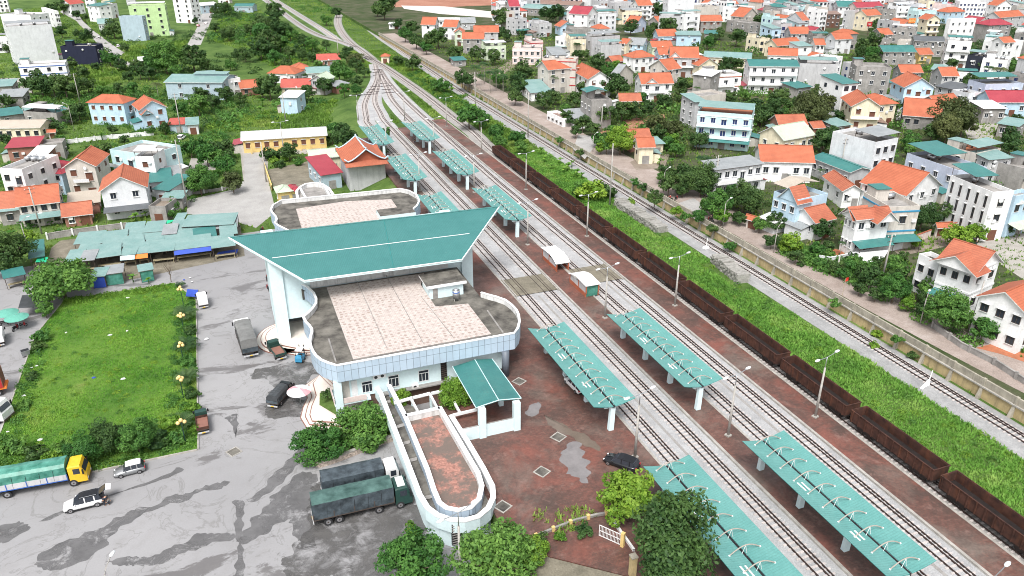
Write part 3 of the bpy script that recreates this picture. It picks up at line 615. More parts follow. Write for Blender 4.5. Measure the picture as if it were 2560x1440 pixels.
def swin(name, x0, x1, z0, z1, y, pane='glass', bars=2, parent=None):
    b = MB(); f = .09
    for q in ((x0, x1, z1-f, z1), (x0, x1, z0, z0+f), (x0, x0+f, z0+f, z1-f), (x1-f, x1, z0+f, z1-f), (x0+f, x1-f, z1-.55, z1-.47)): b.box(q[0], q[1], y-.07, y+.02, q[2], q[3], 'frame_white')
    for k in range(1, bars+1): xx = x0+(x1-x0)*k/(bars+1); b.box(xx-.035, xx+.035, y-.06, y+.02, z0+f, z1-.551, 'frame_white')
    o = sp(b, name); p = MB().box(x0+.01, x1-.01, y-.02, y+.03, z0+.01, z1-.01, pane); p.v = [(a-20, c-118, d-PZ) for a, c, d in p.v]; p.build('pane', o)
SW_ = [(746.7, 706.7), (766.7, 717), (781.7, 731), (788, 746), (787.5, 757), (779, 770), (767, 781.7), (756, 791.5), (762, 804), (771, 813), (777, 822), (777.5, 830), (773, 842), (772, 855), (775, 867), (780, 878), (787, 888), (800, 899), (819, 907), (842.6, 913.4)]
SE_ = [(1287, 832), (1297, 819), (1301, 803), (1299, 786), (1293, 773), (1281, 760), (1265, 748), (1243, 740), (1220, 734), (1204, 729)]
ZT = 6.85
sout = [G(*p, ZT) for p in SW_]+[G(*p, ZT) for p in SE_]
Yf = sout[len(SW_)-1].y
wing = MB(); X0, X1 = 13.6, 34.4
wing.box(9.6, X1-.6, 92.0, 117.9, .45, 4.15, 'station_cyan'); wing.box(X0, X1-.6, 92.2, 117.8, PZ, .44, 'wall_brown'); wing.box(9.7, X0, 95.2, 117.8, PZ, .25, 'wall_beige')
sp(wing, 'south_wing_wall')
b = MB(); parapet(b, sout, .28, 4.15, ZT, 'fascia_panel', 'stained_white', 'coping_white'); sp(b, 'fascia')
deck = off(sout, .29)
b = MB(); P = [(p.x, p.y) for p in deck]+[(34.5, 118), (8.0, 118)]; b.prism(P, 4.2, 5.95, 'deck_dark'); sp(b, 'roof_deck')
b = MB(); T = [G(x, y, 6.28) for x, y in [(817, 719), (883, 898), (1228, 835), (1170, 759), (1089, 766), (1052, 712), (1060, 683)]]; b.slab(T, .32, 'roof_pink_tile', 'deck'); sp(b, 'roof_tiles')
for (p, q) in (((822, 848), (840, 905)), ((1219, 777), (1258, 832))):
    a, c = G(*p, 6.0), G(*q, 6.0); sp(MB().tube([a, c], .14, 'deck'), 'roof_gutter')
# stair hut on the roof, water tank beside it
b = MB(); A = G(1074.6, 749, 5.95); hx0, hx1, hy0, hy1 = A.x, A.x+5.6, A.y, A.y+4.4
b.box(hx0, hx1, hy0, hy1, 5.96, 8.0, 'station_cyan'); b.box(hx0-.45, hx1+.45, hy0-.45, hy1+.45, 8.0, 8.28, 'coping_white', 'deck_dark')
b.box(hx0-.45, hx1+.45, hy0-.45, hy0-.30, 8.28, 8.42, 'coping_white'); b.box(hx0+.55, hx0+1.35, hy0-.04, hy0, 5.97, 7.7, 'deck'); sp(b, 'stair_hut')
W0 = G(1141, 751, 5.95)
wt = thing('water_tank', uniq('upright steel water tank with a blue band beside the station roof hut'), 'water tank', (W0.x, W0.y, 5.95))
b = MB(); b.tube([(0, 0, .45), (0, 0, 1.85)], .58, 'steel', 14); b.tube([(0, 0, 1.85), (0, 0, 2.1)], .58, 'steel', 14, .15); b.build('tank', wt, True)
MB().tube([(0, 0, 1.45), (0, 0, 1.62)], .60, 'blue_paint', 14).build('band', wt)
b = MB()
for k in range(4): a = k*math.pi/2+.7; b.tube([(.5*math.cos(a), .5*math.sin(a), 0), (.5*math.cos(a), .5*math.sin(a), .46)], .05, 'concrete_post')
b.build('stand', wt)
# balcony corner
b = MB(); b.box(8.6, X0-.01, 91.0, 95.1, .20, .44, 'station_cyan'); b.box(8.9, 13.0, 90.95, 91.05, .445, 1.25, 'wall_pink'); b.box(8.55, 8.65, 91.1, 95.1, .445, 1.25, 'wall_pink'); sp(b, 'balcony')
b = MB(); b.box(8.75, 9.75, 90.8, 91.9, PZ, 4.14, 'station_cyan'); sp(b, 'column')
b = MB(); q = G(1264, 938, .1); b.tube([(q.x, q.y, .1), (q.x, q.y, 4.2)], .55, 'fascia_panel', 14); sp(b, 'column', True)
for (a, c) in (((903, 955), (932.6, 980)), ((969, 940), (998.7, 965.5)), ((1045, 927), (1073, 953.5))):
    p, q = PY(a[0], a[1], 92), PY(c[0], c[1], 92); swin('window', p.x, q.x, max(.9, q.z), min(3.6, p.z), 91.99)
p, q = PY(1101, 905, 92), PY(1118, 957, 92); b = MB(); b.box(p.x, q.x, 91.93, 91.995, q.z, p.z, 'black')
for k in range(11): z = q.z+(p.z-q.z)*(k+.3)/11; b.box(p.x+.02, q.x-.02, 91.80, 91.93, z, z+.10, 'frame_dark')
sp(b, 'louvre')
b = MB(); b.box(9.9, 10.9, 91.93, 91.99, .5, 3.3, 'wall_beige'); b.box(11.2, 12.0, 91.9, 91.99, .5, 3.2, 'frame_white'); sp(b, 'door')
for (x, y) in ((941, 943), (957, 939), (1039, 967)):
    p = PY(x, y, 91.6); b = MB(); b.box(p.x-.45, p.x+.45, 91.55, 91.98, p.z-.32, p.z+.32, 'white_paint'); b.tube([(p.x-.08, 91.56, p.z), (p.x-.08, 91.52, p.z)], .24, 'black', 10); sp(b, 'air_conditioner')
b = MB(); b.box(15, 31, 91.2, 92.15, .25, .44, 'deck'); sp(b, 'ledge')
# north wing
nout = [G(*p, ZT) for p in [(1036, 534), (1034, 522), (1044, 513), (1050, 501), (1043, 486), (1023, 475), (1000, 470), (703, 499), (681, 511), (675, 524), (680, 532), (688, 541), (690, 548), (685, 556), (694, 563), (724, 578)]]
b = MB(); parapet(b, nout, .28, 4.15, ZT, 'fascia_panel', 'stained_white', 'coping_white'); sp(b, 'fascia')
b = MB(); b.prism([(p.x, p.y) for p in off(nout, .29)]+[(8, 133), (36, 133)], 4.2, 5.95, 'deck_dark'); sp(b, 'roof_deck')
b = MB(); T = [G(x, y, 6.28) for x, y in [(740, 522), (864, 503), (978.5, 498), (995, 521.6), (939, 529), (950, 552), (947, 570), (756, 577)]]; b.slab(T[::-1], .32, 'roof_pink_tile', 'deck'); sp(b, 'roof_tiles')
b = MB(); A = G(950, 553, 5.96); b.box(A.x, A.x+7.2, A.y-1, A.y+3.2, 5.96, 7.3, 'station_cyan', 'deck_dark'); sp(b, 'stair_hut')
b = MB(); b.box(9.5, 34, 131.8, 157, PZ, 4.15, 'station_cyan'); sp(b, 'north_wing_wall')
# central hall, pylons, great roof
YR = 125.0
R0, R1 = PY(572, 594, YR), PY(1248, 517, YR); E0, E1 = PY(761, 702, 111), PY(1155, 649, 111)
mir = lambda p: Vector((p.x, YR+5.5, p.z-1.6))
b = MB(); b.slab([E0, E1, R1, R0], .32, 'station_teal', 'station_cyan'); b.slab([mir(E1), mir(E0), R0-Vector((0, 0, .003)), R1-Vector((0, 0, .003))], .32, 'station_teal', 'station_cyan'); gr = sp(b, 'great_roof')
b = MB(); up = Vector((0, 0, .05))
for a, c in ((E0, R0), (E0, E1), (E1, R1), (mir(E0), R0), (mir(E0), mir(E1)), (mir(E1), R1)): b.tube([a+up*.2, c+up*.2], .10, 'coping_white', 6)
w0, w1 = E0.lerp(R0, .49), E1.lerp(R1, .49); w0 = w0.lerp(w1, .0); b.tube([w0.lerp(w1, .025)+up, w0.lerp(w1, .94)+up], .055, 'coping_white', 6); sp(b, 'roof_trim')
b = MB(); m0, m1 = E0.lerp(E1, .55), R0.lerp(R1, .545); b.tube([m0+up, m1+up], .05, 'canopy_edge', 5); b.tube([R0+up, R1+up], .12, 'station_teal', 6); sp(b, 'roof_seam')
for x0, x1 in ((3.37, 5.36), (35.4, 37.4)):
    b = MB(); zt = 11.95 if x0 < 20 else 11.55; b.box(x0, x1, 118, 132, PZ+.4, zt, 'station_cyan'); sp(b, 'pylon')
b = MB(); b.box(5.361, 35.39, 118.45, 131.6, .9, 11.4, 'station_cyan'); b.box(9.2, 35.3, 118.6, 131.4, PZ, .89, 'wall_beige'); sp(b, 'hall_wall')
b = MB()
for p, q in (((892, 702), (968, 871)), ((965, 688), (1058, 857)), ((1052, 740), (1135, 845))):
    b.tube([G(*p, 6.30), G(*q, 6.30)], .05, 'deck', 4)
sp(b, 'roof_tile_seam')
b = MB()
for k in range(7):
    x = 11+3.4*k; b.tube([(x, 118.3, 9.9), (x, 113.5, 10.9)], .09, 'stained_white', 5)
b.box(9.5, 33, 118.2, 118.44, 6.0, 9.6, 'stained_white'); sp(b, 'roof_bracket')
# entrance steps: three tiers
def tiers(name, outline, zs, grow):
    b = MB()
    for k, z in enumerate(zs):
        o = off(outline, -grow[k], True); i_ = off(outline, -grow[k]+.13, True)
        b.prism([(p.x, p.y) for p in o], PZ, z-.005, 'step_brown'); b.prism([(p.x, p.y) for p in i_], PZ+.001, z, 'marble')
    return sp(b, name)
c0 = Vector((4.6, 119.5, 0))
arc = [Vector((c0.x+3.3*math.cos(a), c0.y+4.2*math.sin(a), 0)) for a in np.linspace(R(95), R(255), 15)]
ent = arc+[G(700, 868, PZ), G(760, 880, PZ), Vector((9.2, 112, 0)), Vector((9.2, 124, 0))]
tiers('entrance_steps', ent, (PZ+.15, PZ+.30, PZ+.45), (1.5, .8, 0))
ter = [G(x, y, PZ+.2) for x, y in [(800, 940), (782, 962), (790, 992), (779, 1018), (774, 1040), (780, 1056), (850, 1060)]]+[Vector((13.4, 88.5, 0)), Vector((13.4, 99, 0)), Vector((9.3, 101, 0))]
tiers('terrace_steps', ter, (PZ+.15, PZ+.30, PZ+.45), (1.3, .65, 0))
b = MB(); b.prism([(p.x, p.y) for p in [Vector((8.7, 92.5, 0)), Vector((6.9, 95.8, 0)), Vector((7.4, 99, 0)), Vector((9.5, 97, 0))]], PZ+.451, PZ+.9, 'wall_pink', 'soil_green'); sp(b, 'planter')
# ------------------------------------------------------------ long rounded terrace south of the station
TE = thing('terrace', uniq('long rounded brick terrace ringed by two white parapets'), 'terrace', (17, 70, PZ))
def tp(b, name): b.v = [(x-17, y-70, z-PZ) for x, y, z in b.v]; return b.build(name, TE)
oo = [G(*p, 1.3) for p in [(930, 960), (946.7, 983), (976, 1060), (1006.7, 1140), (1043, 1236.7), (1063, 1270), (1090, 1290), (1126.7, 1302), (1163, 1303.5), (1200, 1293), (1226.7, 1270), (1239, 1243), (1236.7, 1213), (1213, 1166.7), (1173, 1100), (1131.7, 1035)]]
ii = [G(*p, 1.5) for p in [(966.7, 960), (1006.7, 1036.7), (1063, 1173), (1080, 1226.7), (1093, 1256.7), (1113, 1271.7), (1146.7, 1278), (1180, 1270), (1203, 1246.7), (1210, 1213), (1200, 1180), (1103, 1015)]]
b = MB(); parapet(b, oo, .55, -.4, 1.3, 'station_cyan', 'stained_white', 'coping_white'); tp(b, 'outer_parapet')
b = MB(); parapet(b, ii, .5, -.2, 1.5, 'fascia_panel', 'stained_white', 'coping_white')
a, c = ii[1], ii[-1]; d = (c-a).normalized(); parapet(b, [c+d*-.3, a+d*.3], .5, .3, 1.5, 'stained_white', 'stained_white', 'coping_white'); tp(b, 'inner_parapet')
b = MB(); b.prism([(p.x, p.y) for p in off(oo, .5)], PZ-.1, .1, 'station_cyan', 'deck_dark'); tp(b, 'terrace_base')
b = MB(); b.prism([(p.x, p.y) for p in off(ii, .45)][1:], .1, .55, 'deck', 'terrace_brick'); tp(b, 'brick_floor')
b = MB(); iO = off(oo, .5); 
for p, q in (((948, 1013), (975, 1003)), ((990, 1068), (1010, 1062)), ((1005, 1110), (1024, 1105)), ((1022, 1152), (1042, 1147)), ((1060, 1245), (1085, 1240)), ((1165, 1282), (1175, 1293)), ((1215, 1210), (1230, 1203)), ((1160, 1110), (1172, 1105))):
    a, c = G(*p, .2), G(*q, .2); b.tube([a, c], .28, 'deck', 4)
tp(b, 'channel_rib')
b = MB(); y0 = oo[7].y-.03
for (u0, u1, v0, v1) in ((1129, 1156, 1312, 1358), (1176, 1197, 1300, 1325)):
    p, q = PY(u0, v0, y0-.02), PY(u1, v1, y0-.02); b.box(p.x, q.x, y0-.06 if u0 < 1170 else y0+.30, y0+.3 if u0 < 1170 else y0+.7, q.z, p.z, 'black')
    for k in range(9): z = q.z+(p.z-q.z)*(k+.35)/9; b.box(p.x+.02, q.x-.02, y0-.14 if u0 < 1170 else y0+.2, y0-.061 if u0 < 1170 else y0+.299, z, z+.09, 'deck')
tp(b, 'louvre')
# north rounded terrace (far twin)
TN = thing('terrace', uniq('small far rounded terrace with white hoop parapet behind the north wing'), 'terrace', (17, 165, PZ))
no = [G(*p, 1.2) for p in [(985-148, 487), (824, 469), (806, 458), (785, 455), (763, 458), (748, 466), (738, 478), (742, 497)]]
b = MB(); parapet(b, no, .5, PZ, 1.2, 'station_cyan', 'stained_white', 'coping_white')
for (p, q) in (((752, 468), (767, 494)), ((812, 462), (826, 486))):
    parapet(b, [G(*q, 1.2), G(*p, 1.2)], .4, PZ, 1.15, 'stained_white', 'stained_white', 'coping_white')
b.v = [(x-17, y-165, z-PZ) for x, y, z in b.v]; b.build('parapet', TN)
b = MB(); b.prism([(p.x-17, p.y-165) for p in off(no, .4)], 0, 3.1, 'deck', 'deck'); b.build('terrace_floor', TN)
# pergola beams
PG = thing('pergola', uniq('white open beam pergola between the station and the brick terrace'), 'pergola', tuple(G(1060, 1010, 0)))
L0 = PG.location.copy()
def beam(b, p, q, z=1.3, w=.14, m='coping_white'):
    a, c = G(*p, z)-Vector((L0.x, L0.y, 0)), G(*q, z)-Vector((L0.x, L0.y, 0)); d = (c-a).normalized(); n = Vector((-d.y, d.x, 0))*w
    b.prism([a-n, c-n, c+n, a+n], z-.35, z, m)
for q in (((985, 1005), (1030, 992)), ((1032, 992), (1075, 981)), ((1078, 981), (1110, 974)), ((1027, 994), (1044, 1026)), ((1074, 982), (1092, 1016)), ((1135, 1003), (1150, 1030)), ((1131, 1036), (1192, 1021))):
    b = MB(); beam(b, *q); b.build('beam', PG)
for p in ((1030, 994), (1076, 983)):
    a = G(*p, 1.3)-Vector((L0.x, L0.y, 0)); MB().box(a.x-.15, a.x+.15, a.y-.15, a.y+.15, PZ, .95, 'station_cyan').build('post', PG)
# teal shelter with its wall
SH = thing('entrance_shelter', uniq('teal ridged metal shelter on white posts above the station side gate'), 'shelter', (27, 78, .1)); S0 = SH.location.copy()
bl, bm_, br_ = PY(1131, 917, 90.9), PY(1187, 899, 90.9), PY(1230, 897, 90.9); fl, fm, fr = G(1190, 1020, 4.35), G(1247, 1001, 4.95), G(1303, 996, 4.5)
b = MB(); b.slab([p-S0 for p in (fl, fm, bm_, bl)], .1, 'metal_teal_Y'); b.slab([p-S0 for p in (fm, fr, br_, bm_)], .1, 'metal_teal_Y'); b.build('roof', SH)
b = MB(); u_ = Vector((0, 0, .04))
for a, c in ((fl, fm), (fm, fr), (fm, bm_), (fr, br_), (fl, bl)): b.tube([a-S0+u_, c-S0+u_], .07, 'wall_aqua', 5)
b.build('roof_trim', SH)
for p, w, h in (((1206, 1092), .45, 4.4), ((1291, 1073), .45, 4.3), ((1252, 1012), .3, 3.2)):
    q = G(*p, .1)-S0; MB().box(q.x-w, q.x+w, q.y-.35, q.y+.35, 0, h, 'station_cyan').build('post', SH)
b = MB(); q0, q1 = G(1206, 1092, .1)-S0, G(1291, 1073, .1)-S0; b.box(q0.x+.45, q1.x-.45, q0.y-.12, q0.y+.12, 0, 1.9, 'station_cyan', 'deck'); b.box(q0.x-2.6, q0.x-.45, q0.y-.12, q0.y+.12, 0, 1.9, 'station_cyan', 'deck'); b.build('wall', SH)
# curved stone planter wall
PW = MB(); pw = smooth([G(x, y, PZ) for x, y in [(790, 1150), (786, 1165), (800, 1170), (860, 1150), (940, 1118), (1000, 1098)]], 1)
parapet(PW, pw, .4, PZ, PZ+.9, 'wall_stone', 'wall_stone', 'kerb', False, 1); tag(PW.build('planter_wall'), uniq('low curved stone planter wall under the bushes beside the terrace'), 'planter wall')
sheet('planter_soil', [pw[0]]+pw[3:]+[G(960, 1030, PZ), G(850, 1060, PZ), G(770, 1110, PZ)], PZ+.05, 'soil_green')
# wires of the balcony etc. are omitted; yard hatches
for k, p in enumerate([(1298, 954), (1396, 1093), (1355, 1180), (1257, 1267), (585, 1130)]):
    z = .1 if k < 4 else PZ; q = G(*p, z); b = MB()
    for x0, x1, y0, y1 in ((-.8, .8, -.8, -.66), (-.8, .8, .66, .8), (-.8, -.66, -.66, .66), (.66, .8, -.66, .66)): b.box(x0, x1, y0, y1, 0, .08, 'kerb')
    t = thing('drain_cover', uniq('square drain cover with a pale rim ' + ('near the teal shelter', 'left of the puddle', 'in the middle of the red court', 'beside the round end of the terrace', 'on the grey plaza')[k]), 'drain cover', q, .5, 'square drain covers')
    b.build('rim', t); MB().box(-.65, .65, -.65, .65, 0, .03, 'deck_dark').build('lid', t)
# ============================================================ PLATFORM CANOPIES
def canopy_proto():
    t = thing('platform_canopy', None, 'canopy', (41.6, 83.8, .1)); L = 11.25
    def prof(x): return 3.95+(.62 if x < 0 else .62)*(abs(x)/3)**1.5
    for s in (-1, 1):
        b = MB(); xs = [s*v for v in (.16, 1.0, 2.0, 3.0)]
        for a, c in zip(xs, xs[1:]):
            P = [(a, -L, prof(a)), (c, -L, prof(c)), (c, L, prof(c)), (a, L, prof(a))]
            if s < 0: P = P[::-1]
            b.slab(P, .07, 'canopy_teal', 'canopy_edge')
        b.build('wing', t)
    b = MB(); b.box(-.155, .155, -L+.05, L-.05, 3.72, 3.86, 'black'); b.build('gutter', t)
    for k in range(10):
        y = -L+.9+k*(2*L-1.8)/9; b = MB(); pts = [(-1.75+3.5*q/8, y, 4.32+.75*math.sin(math.pi*q/8)+.0*q) for q in range(9)]; b.tube(pts, .06, 'arch_tube', 6)
        b.build('arch', t)
        b = MB(); b.box(-1.88, -1.72, y-.08, y+.08, 4.22, 4.34, 'white_paint'); b.box(1.72, 1.88, y-.08, y+.08, 4.22, 4.34, 'white_paint'); b.tube([(0, y, 5.05), (-.3, y, 3.95)], .03, 'white_paint', 4); b.tube([(0, y, 5.05), (.3, y, 3.95)], .03, 'white_paint', 4); b.build('arch_foot', t)
    for k in range(4):
        y = -L+.55+k*(2*L-1.1)/3; b = MB(); b.taper([(-.42, y-.28), (.28, y-.28), (.28, y+.28), (-.42, y+.28)], [(-.30, y-.25), (.35, y-.25), (.35, y+.25), (-.30, y+.25)], 0, 3.55, 'station_cyan')
        b.box(-1.2, 1.25, y-.16, y+.16, 3.551, 3.85, 'station_cyan'); b.build('column', t)
    for p in ((-1.6, -5.6), (-1.0, -5.6), (-1.6, 2.4), (-1.0, 2.4)):
        z = prof(p[0]); b = MB(); b.box(p[0]-.09, p[0]+.09, p[1]-.7, p[1]+.7, z+.0, z+.05, 'white_paint'); b.build('skylight', t)
    return t
can = canopy_proto(); CY = [48.7, 83.8, 152.2, 186.7, 222.2]
nm = [['nearest teal butterfly canopy on the station platform, half behind the trees', 'teal butterfly canopy on the station platform beside the red court', 'teal canopy on the station platform partly behind the great roof', 'teal canopy on the station platform by the temple roofed house', 'farthest teal canopy on the station platform, beside a dark tree'],
      ['nearest teal butterfly canopy on the middle platform, at the bottom edge', 'teal butterfly canopy on the middle platform just past the small stair shelters', 'teal canopy on the middle platform right of the great roof', 'teal canopy on the middle platform between the red platforms, second farthest', 'farthest teal canopy on the middle platform where the tracks fan out']]
for j, x in enumerate((41.6, 54.9)):
    for i, y in enumerate(CY):
        o = can if (i, j) == (0, 0) else dup(can); o.location = (x, y, .1); o['label'] = uniq(nm[j][i]); o['group'] = 'platform canopies'
# stair shelters
def shelter(p, rz, label):
    t = thing('stair_shelter', uniq(label), 'shelter', p, rz, 'platform stair shelters')
    b = MB(); n = 7
    def zt(y): return 2.55-.9*max(0, (y-.5)/3.4)**1.5 if y > .5 else 2.55-.05*(.5-y)
    Y = [-3.6, -2.2, -.8, .5, 1.6, 2.6, 3.7]
    for a, c in zip(Y, Y[1:]): b.slab([(-1.5, a, zt(a)), (1.5, a, zt(a)), (1.5, c, zt(c)), (-1.5, c, zt(c))], .1, 'coping_white', 'white_paint')
    b.build('roof', t)
    for s in (-1, 1):
        b = MB(); x0, x1 = (1.15, 1.27) if s > 0 else (-1.27, -1.15)
        b.box(x0, x1, -3.3, 3.6, 0, .75, 'tile_orange_X'); 
        for y in (-3.3, -.2, 3.4): b.box(x0-.02, x1+.02, y-.12, y+.12, .75, zt(y)-.12, 'tile_orange_X')
        b.build('wall', t)
        b = MB()
        for a, c in ((-3.15, -.33), (-.07, 3.25)): b.taper([(x0+.03, a), (x1-.03, a), (x1-.03, c), (x0+.03, c)], [(x0+.03, a), (x1-.03, a), (x1-.03, c), (x0+.03, c)], .751, min(zt(a), zt(c))-.16, 'wall_grey')
        b.build('side_panel', t)
    MB().box(-1.1, 1.1, -3.2, -3.1, .05, 2.3, 'tarp_green').build('shutter', t); return t
shelter(tuple(G(1460, 722, .1)), 0, 'orange walled stair shelter with white curved roof, nearer one'); shelter(tuple(G(1388, 660, .1)), math.pi, 'orange walled stair shelter with stained white roof, farther one')
# ============================================================ COAL WAGONS
def wagon_proto():
    t = thing('coal_wagon', None, 'coal wagon', (72.5, 0, 0)); L, w = 6.55, 1.24
    b = MB()
    for x0, x1, y0, y1 in ((-w, w, -L, -L+.1), (-w, w, L-.1, L), (-w, -w+.1, -L+.1, L-.1), (w-.1, w, -L+.1, L-.1)): b.box(x0, x1, y0, y1, 1.05, 2.55, 'wagon_rust')
    b.build('body', t); MB().box(-w+.1, w-.1, -L+.1, L-.1, 1.05, 1.35, 'wagon_in').build('floor', t)
    b = MB()
    for x0, x1, y0, y1 in ((-w-.07, w+.07, -L-.07, -L+.06), (-w-.07, w+.07, L-.06, L+.07), (-w-.07, -w+.06, -L+.06, L-.06), (w-.06, w+.07, -L+.06, L-.06)): b.box(x0, x1, y0, y1, 2.551, 2.66, 'wagon_rust')
    b.build('top_rim', t)
    for k in range(12):
        y = -L+.35+k*(2*L-.7)/11
        for s in (-1, 1):
            b = MB(); b.box(s*w if s > 0 else -w-.12, w+.12 if s > 0 else -w, y-.06, y+.06, 1.0, 2.55, 'wagon_rust'); b.build('rib', t)
    b = MB(); b.box(-w+.1, w-.1, -L, L, .78, 1.049, 'wagon_dark'); b.box(-.12, .12, -L-.4, -L, .82, 1.0, 'wagon_dark'); b.box(-.12, .12, L, L+.4, .82, 1.0, 'wagon_dark'); b.build('underframe', t)
    for yb in (-4.3, 4.3):
        b = MB(); b.box(-.95, -.85, yb-1.2, yb+1.2, .35, .75, 'wagon_dark'); b.box(.85, .95, yb-1.2, yb+1.2, .35, .75, 'wagon_dark'); b.box(-.85, .85, yb-.25, yb+.25, .5, .77, 'wagon_dark'); bg_ = b.build('bogie', t)
        for yw in (-.85, .85):
            b = MB(); b.tube([(-.78, yb+yw, .44), (-.66, yb+yw, .44)], .44, 'wagon_dark', 12); b.tube([(.66, yb+yw, .44), (.78, yb+yw, .44)], .44, 'wagon_dark', 12); b.tube([(-.66, yb+yw, .44), (.66, yb+yw, .44)], .09, 'wagon_dark', 6); b.build('wheelset', bg_)
    return t
wg = wagon_proto(); pos = ['tenth from the far end', 'ninth from the far end', 'eighth from the far end']
ordn = ['farthest rusty coal wagon, at the head of the row', 'second rusty coal wagon from the far end of the row', 'third rusty coal wagon from the far end, beside banana plants', 'fourth rusty coal wagon from the far end of the row', 'fifth rusty coal wagon from the far end of the row', 'sixth rusty coal wagon, level with the long stack of sleepers', 'seventh rusty coal wagon, with a gap broken in its side wall', 'eighth rusty coal wagon, level with the short sleeper stack', 'ninth rusty coal wagon from the far end of the row', 'tenth rusty coal wagon, behind the lamp with orange rag', 'eleventh rusty coal wagon from the far end of the row', 'twelfth rusty coal wagon, near the right edge', 'nearest rusty coal wagon, cut off by the right edge']
for k in range(13):
    o = wg if k == 0 else dup(wg); o.location = (72.5, 204.2-14.12*k-6.9, 0); o['label'] = uniq(ordn[k]); o['group'] = 'rusty coal wagons in a row'
# ============================================================ LAMP POSTS
def lamp_proto(h=9.3):
    t = thing('platform_lamp', None, 'street lamp'); b = MB(); b.tube([(0, 0, 0), (0, 0, h-1.6)], .19, 'concrete_post', 8, .12); b.tube([(0, 0, h-1.6), (0, 0, h)], .06, 'steel', 6); b.build('pole', t, True)
    MB().box(-.35, .35, -.35, .35, 0, .18, 'kerb').build('base', t)
    for s in (-1, 1):
        MB().tube([(0, 0, h-.05), (s*1.0, 0, h+.02), (s*1.7, 0, h+.12)], .045, 'steel', 6).build('arm', t); b = MB(); b.ball((s*2.1, 0, h+.18), .5, 'lamp_white', 1, .42, .3, 10, 6); b.build('lamp_head', t, True)
    return t
LP = lamp_proto(); lamps = [((1587, 1143), 'double armed lamp on the red court beside the black car'), ((1820, 1089), 'double armed lamp on the middle platform between two canopies'), ((2038, 1042), 'double armed lamp on the outer platform with an orange rag'), ((1512, 795), 'double armed lamp beside the nearer stair shelter'), ((1687, 764), 'double armed lamp on the outer platform opposite the stair shelters'), ((1319, 612), 'double armed lamp beside the farther stair shelter'), ((1467, 591), 'double armed lamp beside the wagons near the long sleeper stack'), ((1315, 474), 'double armed lamp beside the second wagon'), ((1050, 477), 'double armed lamp beside the station platform track behind the great roof'), ((1186, 481), 'double armed lamp between the far middle platform canopies'), ((1204, 384), 'double armed lamp at the head of the wagon row'), ((1117, 316), 'double armed lamp at the far end of the outer platform'), ((1012, 300), 'double armed lamp behind the farthest middle canopy'), ((897, 307), 'double armed lamp behind the farthest station platform canopy'), ((1086, 375), 'double armed lamp between the two farthest middle canopies'), ((968, 385), 'double armed lamp beside the far station platform canopies')]
for k, (p, l) in enumerate(lamps): 
    o = LP if k == 0 else dup(LP); o.location = G(*p, .1 if k not in (13,) else PZ+2); o.rotation_euler = (0, 0, .25); o['label'] = uniq(l); o['group'] = 'double armed platform lamps'
def lamp_at_top(u, v, z, zb, rz, label, k=1):
    q = G(u, v, z); o = dup(LP); o.location = (q.x, q.y, zb); o.rotation_euler = (0, 0, rz); o.scale = (1, 1, (z-zb)/9.3); o['label'] = uniq(label); o['group'] = 'double armed platform lamps'
lamp_at_top(1145, 1281, 7.3, PZ+.02, .35, 'double armed lamp standing between bushes before the round terrace')
lamp_at_top(2488, 1440, 9.3, .1, .25, 'double armed lamp at the bottom right edge')
lamp_at_top(700, 305, 7, PZ, .2, 'double armed lamp behind the yellow staff quarters')
def single_lamp(p, label, zb, h=8, rz=0):
    t = thing('street_lamp', uniq(label), 'street lamp', G(*p, zb), rz, 'single armed street lamps'); b = MB(); b.tube([(0, 0, 0), (0, 0, h-.6), (.35, 0, h-.1), (1.6, 0, h+.3)], .10, 'concrete_post', 6, .05); b.build('pole', t, True)
    b = MB(); b.ball((1.9, 0, h+.3), .42, 'lamp_white', 1.1, .5, .3, 8, 5); b.build('lamp_head', t, True)
for p, l, zb, h, rz in (((1658, 480), 'street lamp by the dark hedge beside the road', TZ, 5.5, .4), ((1807, 570), 'street lamp by the road opposite the orange roofed gate', TZ, 6, .4), ((2300, 810), 'street lamp leaning over the pink road', TZ, 5, .6), ((1482, 380), 'street lamp at the side road mouth', TZ, 5, .5), ((1934, 632), 'street lamp beside the trellis garden', TZ, 5.5, .5), ((186, 328), 'street lamp before the blue villa', PZ, 9, 2.5), ((80, 655), 'tall street lamp above the market corner', PZ, 9, .8)): single_lamp(p, l, zb, h, rz)
# globe lamps on the lawn edge
def globe_proto():
    t = thing('globe_lamp', None, 'garden lamp'); MB().tube([(0, 0, 0), (0, 0, 3.2)], .08, 'green_paint', 6, .05).build('pole', t)
    for k in range(4):
        a = k*math.pi/2+.4; q = (.42*math.cos(a), .42*math.sin(a), 3.25) if k else (0, 0, 3.6)
        b = MB(); b.tube([(0, 0, 3.0), (q[0], q[1], q[2]-.2)], .025, 'green_paint', 4); b.ball(q, .27, 'lamp_yellow', nu=10, nv=7); b.build('globe', t, True)
    return t
GL = globe_proto()
for k, (p, l) in enumerate([((459, 762), 'yellow globe lamp at the far corner of the lawn'), ((461, 831), 'yellow globe lamp, second from the far lawn corner'), ((460, 907), 'yellow globe lamp midway along the lawn edge'), ((459, 995), 'yellow globe lamp beside the fan palm, second nearest'), ((464, 1106), 'nearest yellow globe lamp, beside the parked farm truck')]):
    o = GL if k == 0 else dup(GL); o.location = G(*p, PZ+.1); o['label'] = uniq(l); o['group'] = 'yellow globe lamps along the lawn'; o.rotation_euler = (0, 0, k*1.1)
